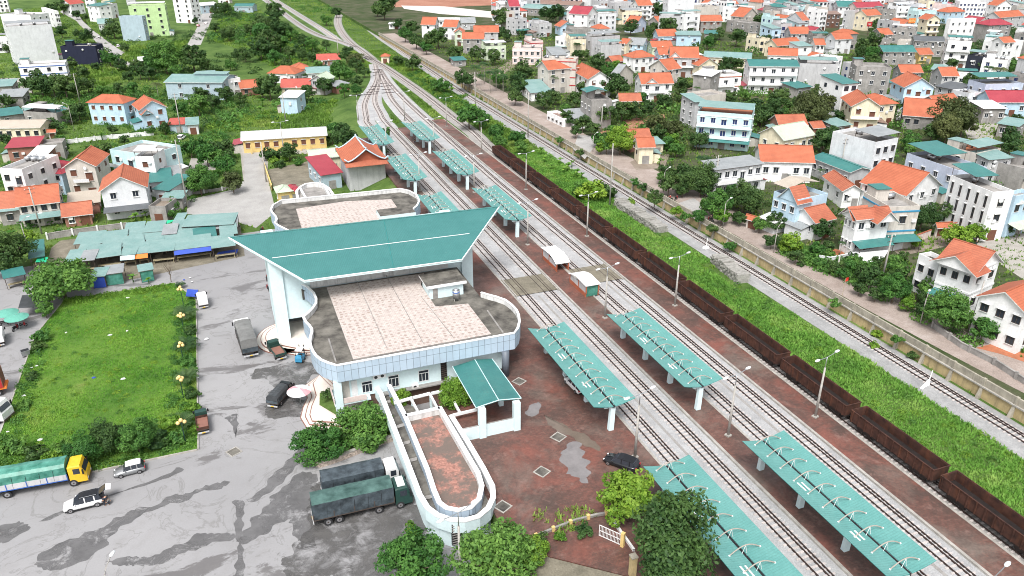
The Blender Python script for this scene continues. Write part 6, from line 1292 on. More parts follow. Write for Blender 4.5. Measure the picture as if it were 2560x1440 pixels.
H('white house with steep orange gable', 'left of the garden trees', C_, (770, 782), (915, 745), (602, 695), 7.6, 'white', 'gy', 'orange', 'wood', nf=2, nl=3, nw=2, balc=True); H('row of low roadside shops', 'under pale and teal metal awnings', C_, (195, 925), (365, 895), (80, 850), 3.2, 'white', 'shed', 'lteal', nl=5, nw=2, cat='shop')
H('cream pink two storey house', 'with small red hoods', C_, (5, 478), (290, 482), 10, 7.5, 'pink', 'flat', nw=5, nf=2, band='coping_white'); H('tall cream blank walled house', 'beside thin palms', C_, (585, 395), (760, 402), (532, 362), 8.5, 'cream', 'flat', nw=2, nl=2, blank='f'); t = H('wide grey house with dark flat roof', 'and a small orange gable', C_, (800, 372), (1080, 352), (765, 345), 9, 'grey', 'flat', nw=3, deckm='deck_dark', blank='f'); H('grey blank house with white front', 'before the wide grey house', C_, (890, 452), (1098, 442), (800, 432), 7.5, 'grey', 'flat', nl=2, nf=2, blank='f')
H('white tall house with maroon gable', 'at the far row', C_, (755, 140), (850, 122), 12, 11, 'white', 'gy', 'maroon', nf=3, nw=2, balc=True); H('white terrace block', 'right of the maroon gable house', C_, (858, 140), (1045, 132), 10, 10, 'pale', 'flat', nf=3, nw=3); H('small blue gable house with orange roof', 'low among grey houses', C_, (485, 262), (620, 256), 8, 5, 'lblue', 'gy', 'orange', nw=2); H('pair of grey concrete boxes', 'left of the small blue gable', C_, (270, 238), (375, 226), (190, 218), 7.5, 'grey', 'flat', nw=2, nl=2)
H('narrow grey house with teal hood', 'near the industrial sheds', C_, (38, 190), (150, 180), 9, 9, 'grey', 'flat', nw=2, nf=3, awn='teal'); H('white rooftop gable pavilion', 'on a far house', C_, (605, 100), (675, 95), 6, 9, 'white', 'gy', 'whitem', nw=1, nf=2); H('dark teal roofed low house', 'below the white pavilion', C_, (510, 152), (680, 147), 8, 5, 'grey', 'shed', 'teal', nw=3); H('white house with orange roof and dark doors', 'beside a round tree at the top', C_, (1265, 52), (1400, 48), 10, 9.5, 'white', 'gx', 'orange', nf=3, nw=3, balc=True)
H('wide grey house with an orange edge', 'at the top of the town', C_, (1030, 32), (1225, 22), 10, 9, 'grey', 'flat', nw=2, tank=0); H('cream flat roofed house with sheds', 'below the orange edged house', C_, (1105, 122), (1300, 118), 9, 7.5, 'cream', 'flat', nw=4); H('lavender gable house with orange roof', 'behind the blue walled annex', C_, (1232, 242), (1345, 222), 7, 5, 'lilac', 'gy', 'orange', nw=2); H('white three storey house with dark windows', 'beside a plain grey wall', C_, (1730, 142), (1885, 132), 10, 11, 'white', 'flat', nf=3, nw=2, balc=True)
H('plain grey walled house', 'left of the white three storey house', C_, (1470, 157), (1728, 165), 9, 9.5, 'grey', 'flat', nw=1, blank='f'); H('concrete house with orange roof and hood', 'right of the white three storey house', C_, (1895, 207), (2100, 205), 9, 6.8, 'conc', 'gx', 'orange', 'wood', nw=3); H('long concrete terrace', 'right of the concrete orange roof house', C_, (2150, 200), (2370, 232), 9, 6.5, 'conc', 'flat', nw=2); H('white and grey block with dark roof', 'under the top right orange roofs', C_, (2278, 80), (2430, 62), (2150, 62), 9.5, 'white', 'flat', nl=2, nw=2, nf=3, deckm='deck_dark')
H('grey beige flat block', 'with a roof shed near the top', C_, (1745, 72), (2075, 60), 10, 8.5, 'beige', 'flat', nw=3, blank='f'); H('pale blank gable wall block', 'tallest at the top middle', C_, (1565, 4), (1828, 0), 10, 13, 'pale', 'flat', nw=1, blank='f', tank=0); H('beige gable house with orange roof', 'at the tile seam of the far rows', C_, (2312, 166), (2465, 150), 9, 6.5, 'beige', 'gy', 'orange', nw=2); H('long low house with a pale metal roof', 'and red eave line', C_, (1925, 562), (2385, 582), 10, 4.6, 'cream', 'gx', 'lteal', 'wood', nw=7, rise=1.6)
H('big white three storey block with teal roof', 'facing the tree garden', C_, (2385, 655), (2865, 660), 10, 10.5, 'white', 'gx', 'teal', nf=3, nw=5, balc='full', rise=1.5); H('cream twin gable house', 'with orange roof', C_, (1872, 652), (2060, 642), 8, 6, 'cream', 'gy', 'orange', nw=2, nf=2); H('white two storey house with orange eaves', 'and a planted balcony', C_, (1992, 748), (2300, 735), 9, 8, 'white', 'flat', nf=2, nw=3, balc=True, band='tile_orange_X', tank=1)
H('stained concrete block with white lid', 'left of the planted balcony house', C_, (1818, 742), (1990, 762), 8, 8.5, 'conc', 'shed', 'whitem', nw=1, nf=2, blank='f'); H('grey narrow tower house', 'with a pale teal lid, before the light blue block', C_, (1835, 1018), (1915, 1002), (1698, 968), 8.6, 'grey', 'shed', 'lteal', nl=2, nw=1, nf=3); H('bare concrete terrace house', 'right of the grey tower house', C_, (1895, 962), (2145, 932), 8, 5, 'beige', 'flat', nw=1, blank='f')
H('low house with rust tiles', 'below the light blue block, in trees', C_, (1190, 1395), (1385, 1388), 7, 3.6, 'cream', 'gx', 'rust', nw=2); H('small yellow house with rust tiles', 'left of the one gable white villa', C_, (1088, 1002), (1285, 1000), 6, 3.8, 'yellow', 'gx', 'rust', nw=2); H('rusty low roof in the gardens', 'behind the grey barn', C_, (1010, 612), (1112, 602), 6, 3.8, 'brick', 'gx', 'rust', nw=1); H('teal low shed', 'between the far gardens', C_, (1930, 335), (2050, 338), 8, 4, 'conc', 'shed', 'teal', nw=2, cat='shed')
H('grey roofed blue walled house', 'behind the arched window villa', C_, (1150, 432), (1310, 442), 8, 5.5, 'lblue', 'gx', 'grey', nw=2); H('small orange roof house', 'left of the grey roofed blue house', C_, (1080, 425), (1145, 432), 6, 6, 'cream', 'gx', 'orange', nw=1); H('white flat house with two windows', 'left of the tall cream house', C_, (435, 362), (525, 372), 9, 8.5, 'white', 'flat', nw=2, nf=2); H('pale teal lean-to', 'before the white two window house', C_, (440, 462), (575, 472), 6, 4, 'conc', 'shed', 'lteal', nw=2, cat='shed'); H('pink house with red eaves and tanks', 'above the cream pink house', C_, (185, 412), (300, 402), (120, 382), 8, 'pink', 'flat', nw=2, tank=2, band='red_paint'); H('blank concrete house with teal sides', 'above the lean-to', C_, (590, 290), (790, 282), 8, 6, 'conc', 'flat', nw=2, blank='f')
H('long brown industrial shed', 'at the top, before the earthworks', C_, (250, 32), (700, 55), 14, 5, 'conc', 'gx', 'rustm', nw=10, cat='shed', zb=TZ, door=False, rise=2); H('long pale industrial shed', 'at the top left of the brown one', C_, (100, 75), (420, 95), 14, 5, 'conc', 'gx', 'lteal', nw=8, cat='shed', door=False, rise=2)
# tile D
H('cream villa with arched balconies', 'and an orange roof', D_, (845, 1052), (1108, 1045), (745, 968), 8, 'cream', 'gy', 'orange', 'wood', nf=2, nw=2, nl=3, balc='full'); H('hip roofed wing behind the cream villa', '', D_, (1100, 1042), (1288, 1030), 10, 7, 'cream', 'hip', 'orange', nw=2); H('open fronted hall under a broad orange roof', 'right of the cream villa', D_, (1365, 1140), (1722, 1168), 13, 4.6, 'conc', 'gx', 'orange', 'dark', nw=4, cat='hall'); H('side wing with orange roof', 'right of the broad orange hall', D_, (1722, 1068), (1945, 1040), 9, 5.2, 'conc', 'gx', 'orange', nw=2); H('pale blue gabled house with columns', 'behind the broad orange hall', D_, (1372, 862), (1662, 866), 12, 8, 'lblue', 'gy', 'orange', 'wood', nf=2, nw=3, balc='full')
H('blank concrete apartment block', 'with white window frames', D_, (888, 662), (1240, 672), 10, 11, 'conc', 'flat', nf=3, nw=3, tank=0); H('plain grey house wall', 'right of the teal roofed white block', D_, (322, 632), (690, 642), 9, 9.5, 'grey', 'flat', nw=1, blank='f'); H('white stepped house', 'above the plain grey wall', D_, (600, 600), (750, 562), 10, 9.5, 'white', 'flat', nw=3, nf=3); H('concrete house with double teal roof', 'right of the tree clump', D_, (1160, 512), (1475, 512), 9, 6.2, 'conc', 'gx', 'teal', nw=4, rise=2)
H('white modern house with big windows', 'in the right far rows', D_, (1805, 402), (2045, 412), 9, 12, 'white', 'flat', nf=3, nw=2, balc='full', win='dark'); H('tallest white tower house', 'right of the modern white house', D_, (2085, 182), (2295, 172), (1830, 192), 15, 'white', 'flat', nf=4, nw=3, nl=4); H('black walled house', 'with a white framed window', D_, (2000, 545), (2148, 562), 9, 10, 'dark', 'flat', nf=2, nw=1, tank=2); H('white house with blue doors', 'right of the black walled house', D_, (2150, 580), (2400, 602), 9, 9.5, 'white', 'flat', nw=2, nf=3, win='blue', tank=2)
H('dark concrete gable row', 'left of the modern white house', D_, (1475, 402), (1765, 412), 10, 7.5, 'conc', 'gx', 'dgrey', nw=4, rise=1.5); H('concrete block with three pale windows', 'above the double teal roof', D_, (1240, 278), (1480, 292), 9, 8, 'conc', 'flat', nw=3); H('yellow low house with orange roof', 'right of the double teal roof', D_, (1520, 540), (1645, 536), 7, 4.5, 'yellow', 'gx', 'orange', nw=2); H('grey blue house with an orange roof edge', 'mid town', D_, (680, 387), (840, 381), 8, 7.5, 'pale', 'gx', 'orange', nw=2); H('maroon gabled house', 'mid town', D_, (455, 312), (545, 306), 7, 7, 'conc', 'gy', 'maroon', nw=1)
H('broad orange roofed house', 'in the dense rows', D_, (235, 332), (415, 331), 9, 6.8, 'grey', 'gx', 'orange', nw=3); H('orange multi gable house', 'before the broad orange roofed house', D_, (95, 452), (330, 432), 8, 6, 'cream', 'gx', 'orange', nw=3); H('orange roofed house behind an olive tree', '', D_, (10, 542), (290, 552), 8, 5, 'white', 'gx', 'orange', nw=4); H('small white house with orange lid', 'before the grey concrete flat', D_, (480, 442), (568, 442), 7, 7, 'white', 'gx', 'orange', nw=2, nf=2); H('grey concrete flat', 'behind the small orange lid', D_, (450, 362), (600, 362), 8, 7.5, 'conc', 'flat', nw=2); H('narrow white house with pale roof', 'left of the small orange lid', D_, (310, 462), (440, 457), 8, 7.5, 'white', 'shed', 'lteal', nw=1, nf=2); H('orange barrel gable house', 'before the white stepped house', D_, (495, 572), (582, 566), 6, 7, 'pale', 'gy', 'orange', nw=1)
H('four storey white house', 'in the upper rows', D_, (525, 102), (600, 97), 10, 12, 'white', 'flat', nf=4, nw=2, balc=True); H('dark brown weathered house', 'right of the four storey white house', D_, (592, 142), (730, 142), 9, 8, 'brown', 'shed', 'rustm', nw=3); H('white house with a blank grey flank', 'right of the dark brown house', D_, (800, 112), (900, 102), (742, 115), 11, 'grey', 'flat', nf=3, nl=1, blank='f'); t = H('cream house with orange gable and red sign', 'in the upper rows', D_, (990, 152), (1130, 142), 9, 9, 'cream', 'gx', 'orange', nw=2, nf=2, balc=True)
def signboard(parent, label, txt, p, z, w, h, m, tm):
    s = thing('signboard', uniq(label), 'sign', G(*p, z), -.2); MB().box(-w/2, w/2, -.08, .08, 0, h, m).build('board', s)
    MB().box(-.1, .1, .09, .3, -6, .5, 'frame_dark').build('post', s)
    c = bpy.data.curves.new('lettering', 'FONT'); c.body = txt; c.size = h*.72; c.align_x = 'CENTER'; c.extrude = .02; tmp = link('tmp', c); me = bpy.data.meshes.new_from_object(tmp); bpy.data.objects.remove(tmp); me.materials.clear(); me.materials.append(MATS[tm]); o = link('lettering', me, s, (0, -.12, h*.25)); o.rotation_euler = (math.pi/2, 0, 0)
signboard(None, 'orange red signboard with yellow letters on a roof', 'BÁN', (2279, 58), TZ+9, 4.2, 2.6, 'orange_cloth', 'lamp_yellow')
s = thing('signboard', uniq('small red sign with two white lines on the cream house'), 'sign', G(2173, 66, TZ+5), -.2); MB().box(-1.6, 1.6, -.08, .08, 0, 2.6, 'red_paint').build('board', s); MB().box(-.9, .9, -.11, -.081, 1.2, 1.5, 'white_paint').box(-.6, .6, -.11, -.081, .8, 1.0, 'white_paint').build('lettering', s); MB().box(-.1, .1, .09, .3, -5, .5, 'frame_dark').build('post', s)
H('dark teal gable house', 'at the upper rows', D_, (705, 62), (880, 62), 10, 7.5, 'pale', 'gx', 'teal', nw=3); H('maroon roofed long house', 'at the upper rows', D_, (890, 72), (1150, 62), 9, 7.5, 'pink', 'gx', 'maroon', nw=4); H('weathered concrete house', 'right of the cream red sign house', D_, (1150, 102), (1280, 95), 8, 8, 'conc', 'flat', nw=2); H('white terraced house with loggias', 'upper right rows', D_, (1300, 62), (1430, 57), 9, 10, 'white', 'flat', nf=3, nw=2, balc='full'); H('pale teal house with arched dark windows', 'upper right rows', D_, (1510, 112), (1690, 106), 9, 10, 'aqua', 'flat', nf=2, nw=6, win='blue'); H('cream tower with arched loggias', 'right of the teal arched house', D_, (1600, 192), (1722, 190), 8, 10.5, 'cream', 'gy', 'orange', nf=3, nw=2, balc='full', win='dark')
H('orange hip roofed house', 'upper right', D_, (1800, 122), (1970, 112), 9, 7, 'lblue', 'hip', 'orange', nw=3); H('white office block with blue windows', 'top right', D_, (1922, 14), (2182, 18), 10, 12, 'white', 'flat', nf=4, nw=7, win='blue'); H('white gable house with orange roof', 'top right', D_, (2292, 52), (2440, 50), 9, 9, 'white', 'gy', 'orange', nf=2, nw=3); H('long orange roof', 'at the top right edge', D_, (2320, 172), (2560, 152), 9, 7.5, 'grey', 'gx', 'orange', nw=3); H('maroon hip roofed grey house', 'right edge rows', D_, (2215, 252), (2440, 242), 9, 9.5, 'conc', 'hip', 'maroon', nf=3, nw=3, blank='l'); H('pale teal narrow house', 'left of the right edge rows', D_, (2180, 342), (2300, 352), 9, 10.5, 'aqua', 'flat', nf=3, nw=2); H('white cube house', 'at the right edge', D_, (2350, 425), (2560, 402), 9, 9.5, 'white', 'flat', nf=2, nw=2); H('orange strip roof', 'above the white cube house', D_, (2360, 420), (2465, 414), 6, 10.5, 'white', 'gx', 'orange', nw=2)
H('lilac flat block', 'with teal roof sheds at the right edge', D_, (2180, 842), (2560, 832), 9, 8.5, 'lilac', 'flat', nw=3, canopy=('teal', 's')); H('long maroon roofed house', 'with pale blue walls at the right edge', D_, (2240, 1012), (2600, 1012), 9, 5.2, 'lblue', 'gx', 'maroon', nw=4); H('small pale cube house', 'left of the maroon roofed long house', D_, (2010, 932), (2140, 922), 7, 6.2, 'pale', 'flat', nw=1, tank=2); H('white lidded store', 'below the maroon roofed long house', D_, (2165, 1085), (2380, 1082), 8, 5, 'conc', 'shed', 'whitem', nw=3); H('pale teal lean-to store', 'at the right edge by a cream post', D_, (2310, 1232), (2500, 1262), 7, 4, 'conc', 'shed', 'lteal', nw=2, cat='shed')
H('cream cottage with a grey green roof', 'and a gabled porch', D_, (160, 1388), (455, 1335), (5, 1308), 5, 'cream', 'gx', 'lgreen', 'white', nw=5, nl=2, tank=0); H('rust tiled low house', 'behind the cream cottage', D_, (120, 1242), (385, 1236), 7, 4, 'brick', 'gx', 'rust', nw=2); H('tiny brick hut', 'right of the rust tiled low house', D_, (460, 1270), (560, 1262), 4, 3, 'brick', 'gx', 'rust', nw=1, cat='hut'); H('low teal shed', 'beside the cream villa', D_, (682, 1262), (830, 1242), 6, 3, 'conc', 'shed', 'lteal', nw=2, cat='shed'); H('orange roof behind the pale blue gable', '', D_, (1340, 716), (1540, 716), 7, 7, 'conc', 'gx', 'orange', nw=2); H('grey house with orange strip roof', 'right of the pale blue gable', D_, (1750, 752), (1900, 752), 8, 6.5, 'grey', 'gx', 'orange', nw=2); H('dark roofed grey shed', 'right of the pale blue columns', D_, (1680, 858), (1872, 895), 8, 5.5, 'grey', 'shed', 'dgrey', nw=2, cat='shed'); H('low white wall house', 'below the black walled house', D_, (1900, 738), (2090, 748), 6, 4.5, 'white', 'flat', nw=2, tank=0); H('small teal lidded house', 'behind the pale blue gable', D_, (1640, 692), (1755, 702), 8, 6.5, 'conc', 'shed', 'lteal', nw=1); H('teal low roof', 'beside the big white three storey block', D_, (285, 880), (430, 862), 7, 4, 'conc', 'shed', 'teal', nw=2, cat='shed'); H('concrete house with orange cap', 'left of the three pale windows', D_, (1140, 342), (1245, 337), 8, 7.5, 'conc', 'gx', 'orange', nw=1); H('low concrete flat', 'before the three pale windows block', D_, (1300, 402), (1450, 412), 7, 6, 'beige', 'flat', nw=2)
# tile G
H('white grey three storey house', 'with an orange panel and blank flank', GT, (1082, 142), (1380, 116), (650, 32), 10.5, 'pale', 'flat', 'orange', 'dark', nf=3, nw=3, blank='l', tank=1, hut=False); H('long teal roofed workshop', 'with a lower teal awning', GT, (825, 432), (990, 396), (455, 290), 4.8, 'grey', 'gy', 'teal', nl=6, nw=1, cat='workshop', rise=.8); H('white bungalow with wide orange roof', 'right of the grey two storey house', GT, (-58, 318), (452, 332), 9, 5.6, 'white', 'gx', 'orange', nw=5, nf=1); t = H('blue gabled house', 'under a tan roof canopy', GT, (302, 718), (600, 652), (5, 642), 7.8, 'lblue', 'flat', nw=2, nl=3, nf=2, canopy=('tan', 'g'), blank='f', tank=0); gable_front(t, 'l', (-4.5, -1.0, 0), 5.0, 7.2, 2.8, 4, 'rust', 'wall_lblue')
H('small white house with red brown tiles', 'right of the tan canopy', GT, (760, 612), (850, 552), (572, 472), 4.5, 'white', 'gy', 'rust', nl=2, nw=2); t = H('low white gabled wing with rust tiles', 'left of the white villa', GT, (478, 928), (640, 880), (250, 840), 4.4, 'white', 'gx', 'rust', nl=2, nw=2); t = H('big white villa with crossed gables', 'and rust orange tiles', GT, (895, 895), (1228, 860), (640, 852), 8, 'white', 'gx', 'rust', nf=2, nw=3, nl=3, awn='teal'); gable_front(t, 'f', (1.6, -3.5, 0), 4.4, 7.4, 2.0, 4, 'rust', 'wall_white'); gable_front(t, 'l', (-3.9, .8, 0), 3.8, 7.4, 2.0, 4, 'rust', 'wall_white')
H('narrow house with a sky blue framed front', 'right of the white villa', GT, (1222, 790), (1455, 738), (962, 640), 9, 'beige', 'flat', win='dark', nf=2, nw=1, nl=1, band='skyblue_paint', tank=1, awn='teal'); H('wide orange roofed house', 'with white gable porch', GT, (1380, 656), (1722, 562), (955, 530), 6.2, 'white', 'gy', 'orange', nw=3, nl=4, tank=1); t = H('white modern block with slit windows', 'and black framed front', GT, (2250, 642), (2412, 606), (1828, 470), 10.5, 'white', 'flat', win='dark', nf=3, nw=1, nl=5, canopy=('teal', 's'), tank=1, lw=(.55, 2.5)); dm = t.children[0].dimensions; b = MB(); hw = dm.x/2; yy = -dm.y/2
for z in (3.0, 6.1, 9.2): b.box(-hw-.12, hw+.12, yy-.4, yy-.01, z, z+.4, 'wall_dark')
for x in (-hw-.12, hw-.23): b.box(x, x+.35, yy-.4, yy-.01, 3.401, 6.099, 'wall_dark'); b.box(x, x+.35, yy-.4, yy-.01, 6.501, 9.199, 'wall_dark')
b.build('black_frame', t); H('light blue house at the right edge', 'with a pale awning', GT, (2482, 682), (2660, 640), (2385, 640), 9, 'lblue', 'flat', nw=2, nl=1, win='dark', nf=2, awn='lgreen')
H('long lilac house', 'with two teal roof canopies', GT, (1902, 424), (2070, 352), (1392, 250), 8, 'lilac', 'flat', nl=4, nw=2, canopy=('teal', 's'), tank=2, hut=False); H('pinkish flat roofed house', 'right behind the lilac house', GT, (2082, 252), (2330, 202), (1842, 158), 7.6, 'beige', 'flat', nl=1, nw=1, deckm='terracotta', tank=2); H('grey house with a pale metal lid', 'behind the white modern block', GT, (2212, 312), (2440, 292), (2095, 252), 7, 'grey', 'shed', 'lteal', nl=2, nw=2); H('bare concrete flat', 'at the right edge behind the metal lid', GT, (2302, 342), (2560, 402), 8, 6, 'conc', 'flat', nw=1, blank='f')
t = H('arched white villa', 'with a rust tile roof and lunette gable', GT, (2078, 1425), (2320, 1322), (1712, 1312), 8.2, 'white', 'gy', 'rust', nf=2, nw=2, nl=3, win='dark', band='coping_white', rise=2.6); gable_front(t, 'l', (-4.9, 0, 0), 7.5, 8.0, 2.1, 4, 'rust', 'wall_white'); H('flat roofed porch wing', 'left of the arched white villa', GT, (1712, 1345), (1760, 1290), (1512, 1255), 7, 'white', 'flat', nl=2, nw=1, deckm='deck_dark', tank=0, win='dark'); H('white and green gabled villa', 'cut by the right edge', R_, (2600, 570), (2900, 430), (2215, 350), 7, 'white', 'gx', 'orange', nl=3, nw=2, nf=2, win='dark')
sheet('tiled_yard', pxs([(2440, 870), (2560, 840), (2560, 905), (2500, 885)], TZ), TZ+.03, 'terracotta'); sheet('tiled_yard', pxs([(2075, 620), (2120, 630), (2080, 650)], TZ), TZ+.035, 'terracotta')
for T, p, l, w_, rc in ((GT, (1730, 1080), 'orange tiled roof gate with dark doors in the white wall', 3.2, 'orange'), (F_, (2395, 1010), 'orange tiled roof gate with brown doors by the road', 2.6, 'orange'), (A_, (535, 1385), 'small orange roofed gate beside the cream long house', 2.2, 'orange')):
    zb = PZ if T == A_ else TZ; t = thing('roofed_gate', uniq(l), 'gate', G(T[0]+p[0]/4, T[1]+p[1]/4, zb), -.2 if T != F_ else -1.2, 'roofed gates'); MB().box(-w_/2, -w_/2+.35, -.2, .2, 0, 2.5, 'wall_beige').build('pillar', t); MB().box(w_/2-.35, w_/2, -.2, .2, 0, 2.5, 'wall_beige').build('pillar', t); MB().box(-w_/2+.36, w_/2-.36, -.06, .06, .05, 2.3, 'wood').build('gate_leaf', t); roof_mesh('gx', w_, .9, 2.5, 'tile_'+rc, .35, .5).build('roof', t)
H('small cream house by the road', 'with an orange roof', F_, (1275, 180), (1418, 178), 5.5, 5, 'cream', 'gx', 'orange', nw=1, nf=1, win='dark'); H('teal lean-to', 'right of the small cream house', F_, (1400, 160), (1515, 152), 5, 3.4, 'cream', 'shed', 'lteal', nw=1, cat='shed'); H('brown rust roofed cottage', 'behind the small cream house', F_, (1195, 105), (1385, 90), 6, 4, 'brick', 'gx', 'rust', nw=2); H('grey two storey house', 'with a long balcony and grey metal roof', F_, (2042, 412), (2505, 352), (1990, 345), 7.2, 'pale', 'shed', 'grey', nf=2, nw=6, nl=1, balc='full')
# ---- left of the railway
H('blue villa', 'with a wide orange hip roof', A_, (1230, 1030), (1312, 985), (878, 1022), 7.6, 'lblue', 'hip', 'orange', 'wood', nf=2, nw=1, nl=4, balc=True); t = H('blue gabled house with brown shutters', 'right of the blue villa', A_, (1400, 1092), (1655, 1062), 11, 7, 'lblue', 'gy', 'orange', 'wood', nf=2, nw=2); gable_front(t, 'f', (-2.3, -6.2, 0), 3.4, 5.4, 1.4, 3, 'orange', 'wall_lblue')
H('giant pale grey slab building', 'with a blank wall', A_, (62, 268), (508, 240), 13, 18, 'pale', 'flat', nw=1, blank='f', tank=2, nl=3); t = H('white shop with royal blue bands', 'below the giant slab', A_, (180, 652), (648, 626), 9, 7.6, 'white', 'flat', win='dark', nf=2, nw=4, band='blue_paint', tank=0); H('navy blank walled house', 'right of the giant slab', A_, (600, 462), (950, 458), 9, 9.5, 'navy', 'flat', nw=1, blank='f', tank=1); H('pale green apartment block', 'with one column of windows', A_, (1280, 60), (1645, 50), 12, 18, 'green', 'flat', win='dark', nf=5, nw=3, blank='', tank=0); H('blue grey slab house', 'left of the pale green block', A_, (1185, 162), (1418, 162), 5, 14, 'bgrey', 'flat', nw=1, blank='f', tank=0)
H('white tower block', 'at the top left, with rows of windows', A_, (1712, -75), (1888, -70), 9, 20, 'white', 'flat', win='dark', nf=6, nw=2, tank=0); H('white three storey house with dark windows and fins', 'at the left', A_, (540, 112), (672, 150), (402, 72), 11, 'white', 'flat', win='dark', nf=3, nw=2, nl=2, balc='full'); H('wide white block', 'in the top left corner', A_, (0, 140), (300, 150), 14, 14, 'white', 'flat', nw=3, blank='f', tank=2); H('slim white house with a blue lid', 'behind the street at top left', A_, (868, 52), (985, 62), 9, 11, 'white', 'shed', 'teal', nw=2, nf=3); H('white row house', 'left of the green block', A_, (1060, 48), (1168, 30), 9, 10, 'white', 'flat', nw=2, nf=3); H('teal and white workshop', 'below the slim white house', A_, (982, 232), (1115, 226), 8, 5, 'pale', 'gx', 'lteal', nw=5, cat='workshop'); H('white house with red roof', 'at the top left edge', A_, (700, 40), (835, 25), 9, 8, 'white', 'gx', 'red', nw=3)
t = H('green metal warehouse', 'with a raised roof vent', A_, (1650, 818), (2215, 822), 16, 7, 'bgrey', 'gx', 'lteal', nw=2, cat='warehouse', rise=1.6, door=False); b = MB(); b.box(-2, 11, -1.3, 1.3, 8.3, 9.1, 'wall_bgrey'); b.slab([(-2.3, -1.9, 9.11), (11.3, -1.9, 9.11), (11.3, 1.9, 9.5), (-2.3, 1.9, 9.5)], .1, 'metal_lteal_X'); b.build('roof_vent', t); H('white annex house', 'at the end of the green warehouse', A_, (2210, 800), (2400, 775), 8, 7, 'white', 'flat', nw=2); H('long cream bungalow', 'with a tan metal roof, at the left edge', A_, (-60, 1275), (392, 1268), 9, 4.4, 'cream', 'gx', 'tan', 'dark', nw=5, rise=1.3, door=False); H('low concrete house with roof tanks', 'behind the long cream bungalow', A_, (230, 1112), (560, 1130), 8, 4.6, 'conc', 'flat', nw=3, tank=2, deckm='deck_dark'); H('dark teal shed roof', 'at the left edge', A_, (0, 1160), (230, 1130), 8, 3.8, 'conc', 'shed', 'teal', nw=2, cat='shed'); H('small dark teal roof', 'right of the roof tanks house', A_, (550, 1135), (702, 1112), 6, 3.8, 'conc', 'shed', 'teal', nw=1, cat='shed')
H('maroon carport', 'right of the blue gabled house', A_, (1690, 1245), (1882, 1235), 6, 3.2, 'bgrey', 'shed', 'red', nw=1, cat='carport'); H('small teal garage', 'right of the maroon carport', A_, (1870, 1248), (1975, 1240), 7, 3.4, 'pale', 'shed', 'lteal', nw=1, cat='garage'); H('pale warehouse', 'at the top left of the scrub', A_, (2010, 55), (2180, 42), 14, 6, 'bgrey', 'gx', 'whitem', nw=3, cat='warehouse', rise=1.5); H('long dark green shed', 'at the top of the scrub', A_, (2340, 62), (2520, 62), 12, 5, 'bgrey', 'gx', 'teal', nw=3, cat='shed', rise=1.5)
H('orange hip roofed farmhouse', 'left of the tracks', B_, (120, 730), (385, 738), 9, 4.2, 'pale', 'hip', 'orange', nw=4); H('second orange hip roof', 'joined behind the farmhouse', B_, (380, 692), (535, 682), 9, 4.8, 'pale', 'hip', 'orange', nw=2); H('salmon roofed house', 'below the orange farmhouse', B_, (255, 868), (532, 862), 8, 3.8, 'cream', 'gx', 'red', nw=3); H('white and blue box house', 'with a white slab roof and terrace', B_, (240, 970), (402, 975), 8, 6.2, 'lblue', 'shed', 'whitem', nw=1, nf=2, blank='f'); H('grey gable house with pale green roof', 'beside the salmon roof', B_, (545, 795), (690, 800), 9, 6, 'grey', 'gy', 'lgreen', nw=2, nf=2); H('teal and orange cottage', 'behind the pale green gable', B_, (515, 725), (735, 712), 6, 4.6, 'pale', 'gx', 'lteal', nw=2); H('grey lidded shed', 'right of the pale green gable', B_, (700, 835), (800, 865), 6, 3, 'brick', 'shed', 'grey', nw=1, cat='shed'); H('long brick house with a red roof', 'below the branch junction', B_, (615, 596), (835, 588), 7, 3.6, 'brick', 'gx', 'red', nw=4)
H('tiny yellow signal hut', 'with a blue door and orange hip roof', B_, (1250, 562), (1326, 562), 3.6, 3.4, 'cream', 'hip', 'orange', 'blue', nw=1, zb=BZ, cat='hut'); H('white booth', 'beside the far field', B_, (1328, 240), (1425, 240), 5, 3, 'white', 'shed', 'whitem', nw=2, cat='hut', zb=TZ); H('white house with bright orange roof', 'first of the far cluster', B_, (1655, 240), (1785, 242), 11, 7.4, 'white', 'gx', 'orange', 'dark', nf=2, nw=1, zb=TZ); H('white gabled house', 'second of the far orange cluster', B_, (1872, 262), (2000, 265), 10, 7, 'white', 'gx', 'orange', nw=2, nf=2, zb=TZ); H('cream green gable house', 'third of the far orange cluster', B_, (1985, 322), (2072, 322), 10, 7, 'lgreen', 'gy', 'orange', 'wood', nw=1, nf=2, zb=TZ, balc=True); H('weathered grey house with orange bands', 'below the far orange cluster', B_, (2068, 382), (2272, 382), 8, 7.4, 'conc', 'gx', 'orange', nw=2, nf=2, zb=TZ); H('long grey house with orange roof', 'behind the weathered bands house', B_, (2185, 318), (2422, 316), 9, 6, 'grey', 'gx', 'orange', nw=2, zb=TZ); H('white and blue long shed', 'behind the far orange cluster', B_, (1742, 200), (2030, 200), 9, 4, 'white', 'gx', 'whitem', nw=4, cat='shed', zb=TZ, rise=1); H('pale green house', 'beside the cream pink house', B_, (2300, 462), (2500, 452), 8, 6.5, 'lgreen', 'flat', nw=3, zb=TZ); H('grey cottage with a grey roof', 'behind the long grey orange house', B_, (2055, 222), (2190, 220), 8, 4.5, 'grey', 'gx', 'grey', nw=2, zb=TZ); H('teal carport', 'on the clearing by the road', B_, (1985, 605), (2100, 598), 6, 2.8, 'conc', 'shed', 'teal', nw=1, cat='carport', zb=TZ, door=False)
t = H('yellow staff quarters', 'with a long cream metal roof and brown doors', (-1, 0), (606, 349), (814, 336), 9, 4.2, 'yellow', 'gx', 'whitem', 'wood', nw=9, rise=1.3, tank=0); 
for k in range(8): MB().box(-10.2+k*2.9, -9.9+k*2.9, -6.25, -5.95, 0, 2.79, 'wall_yellow').build('porch_post', t)
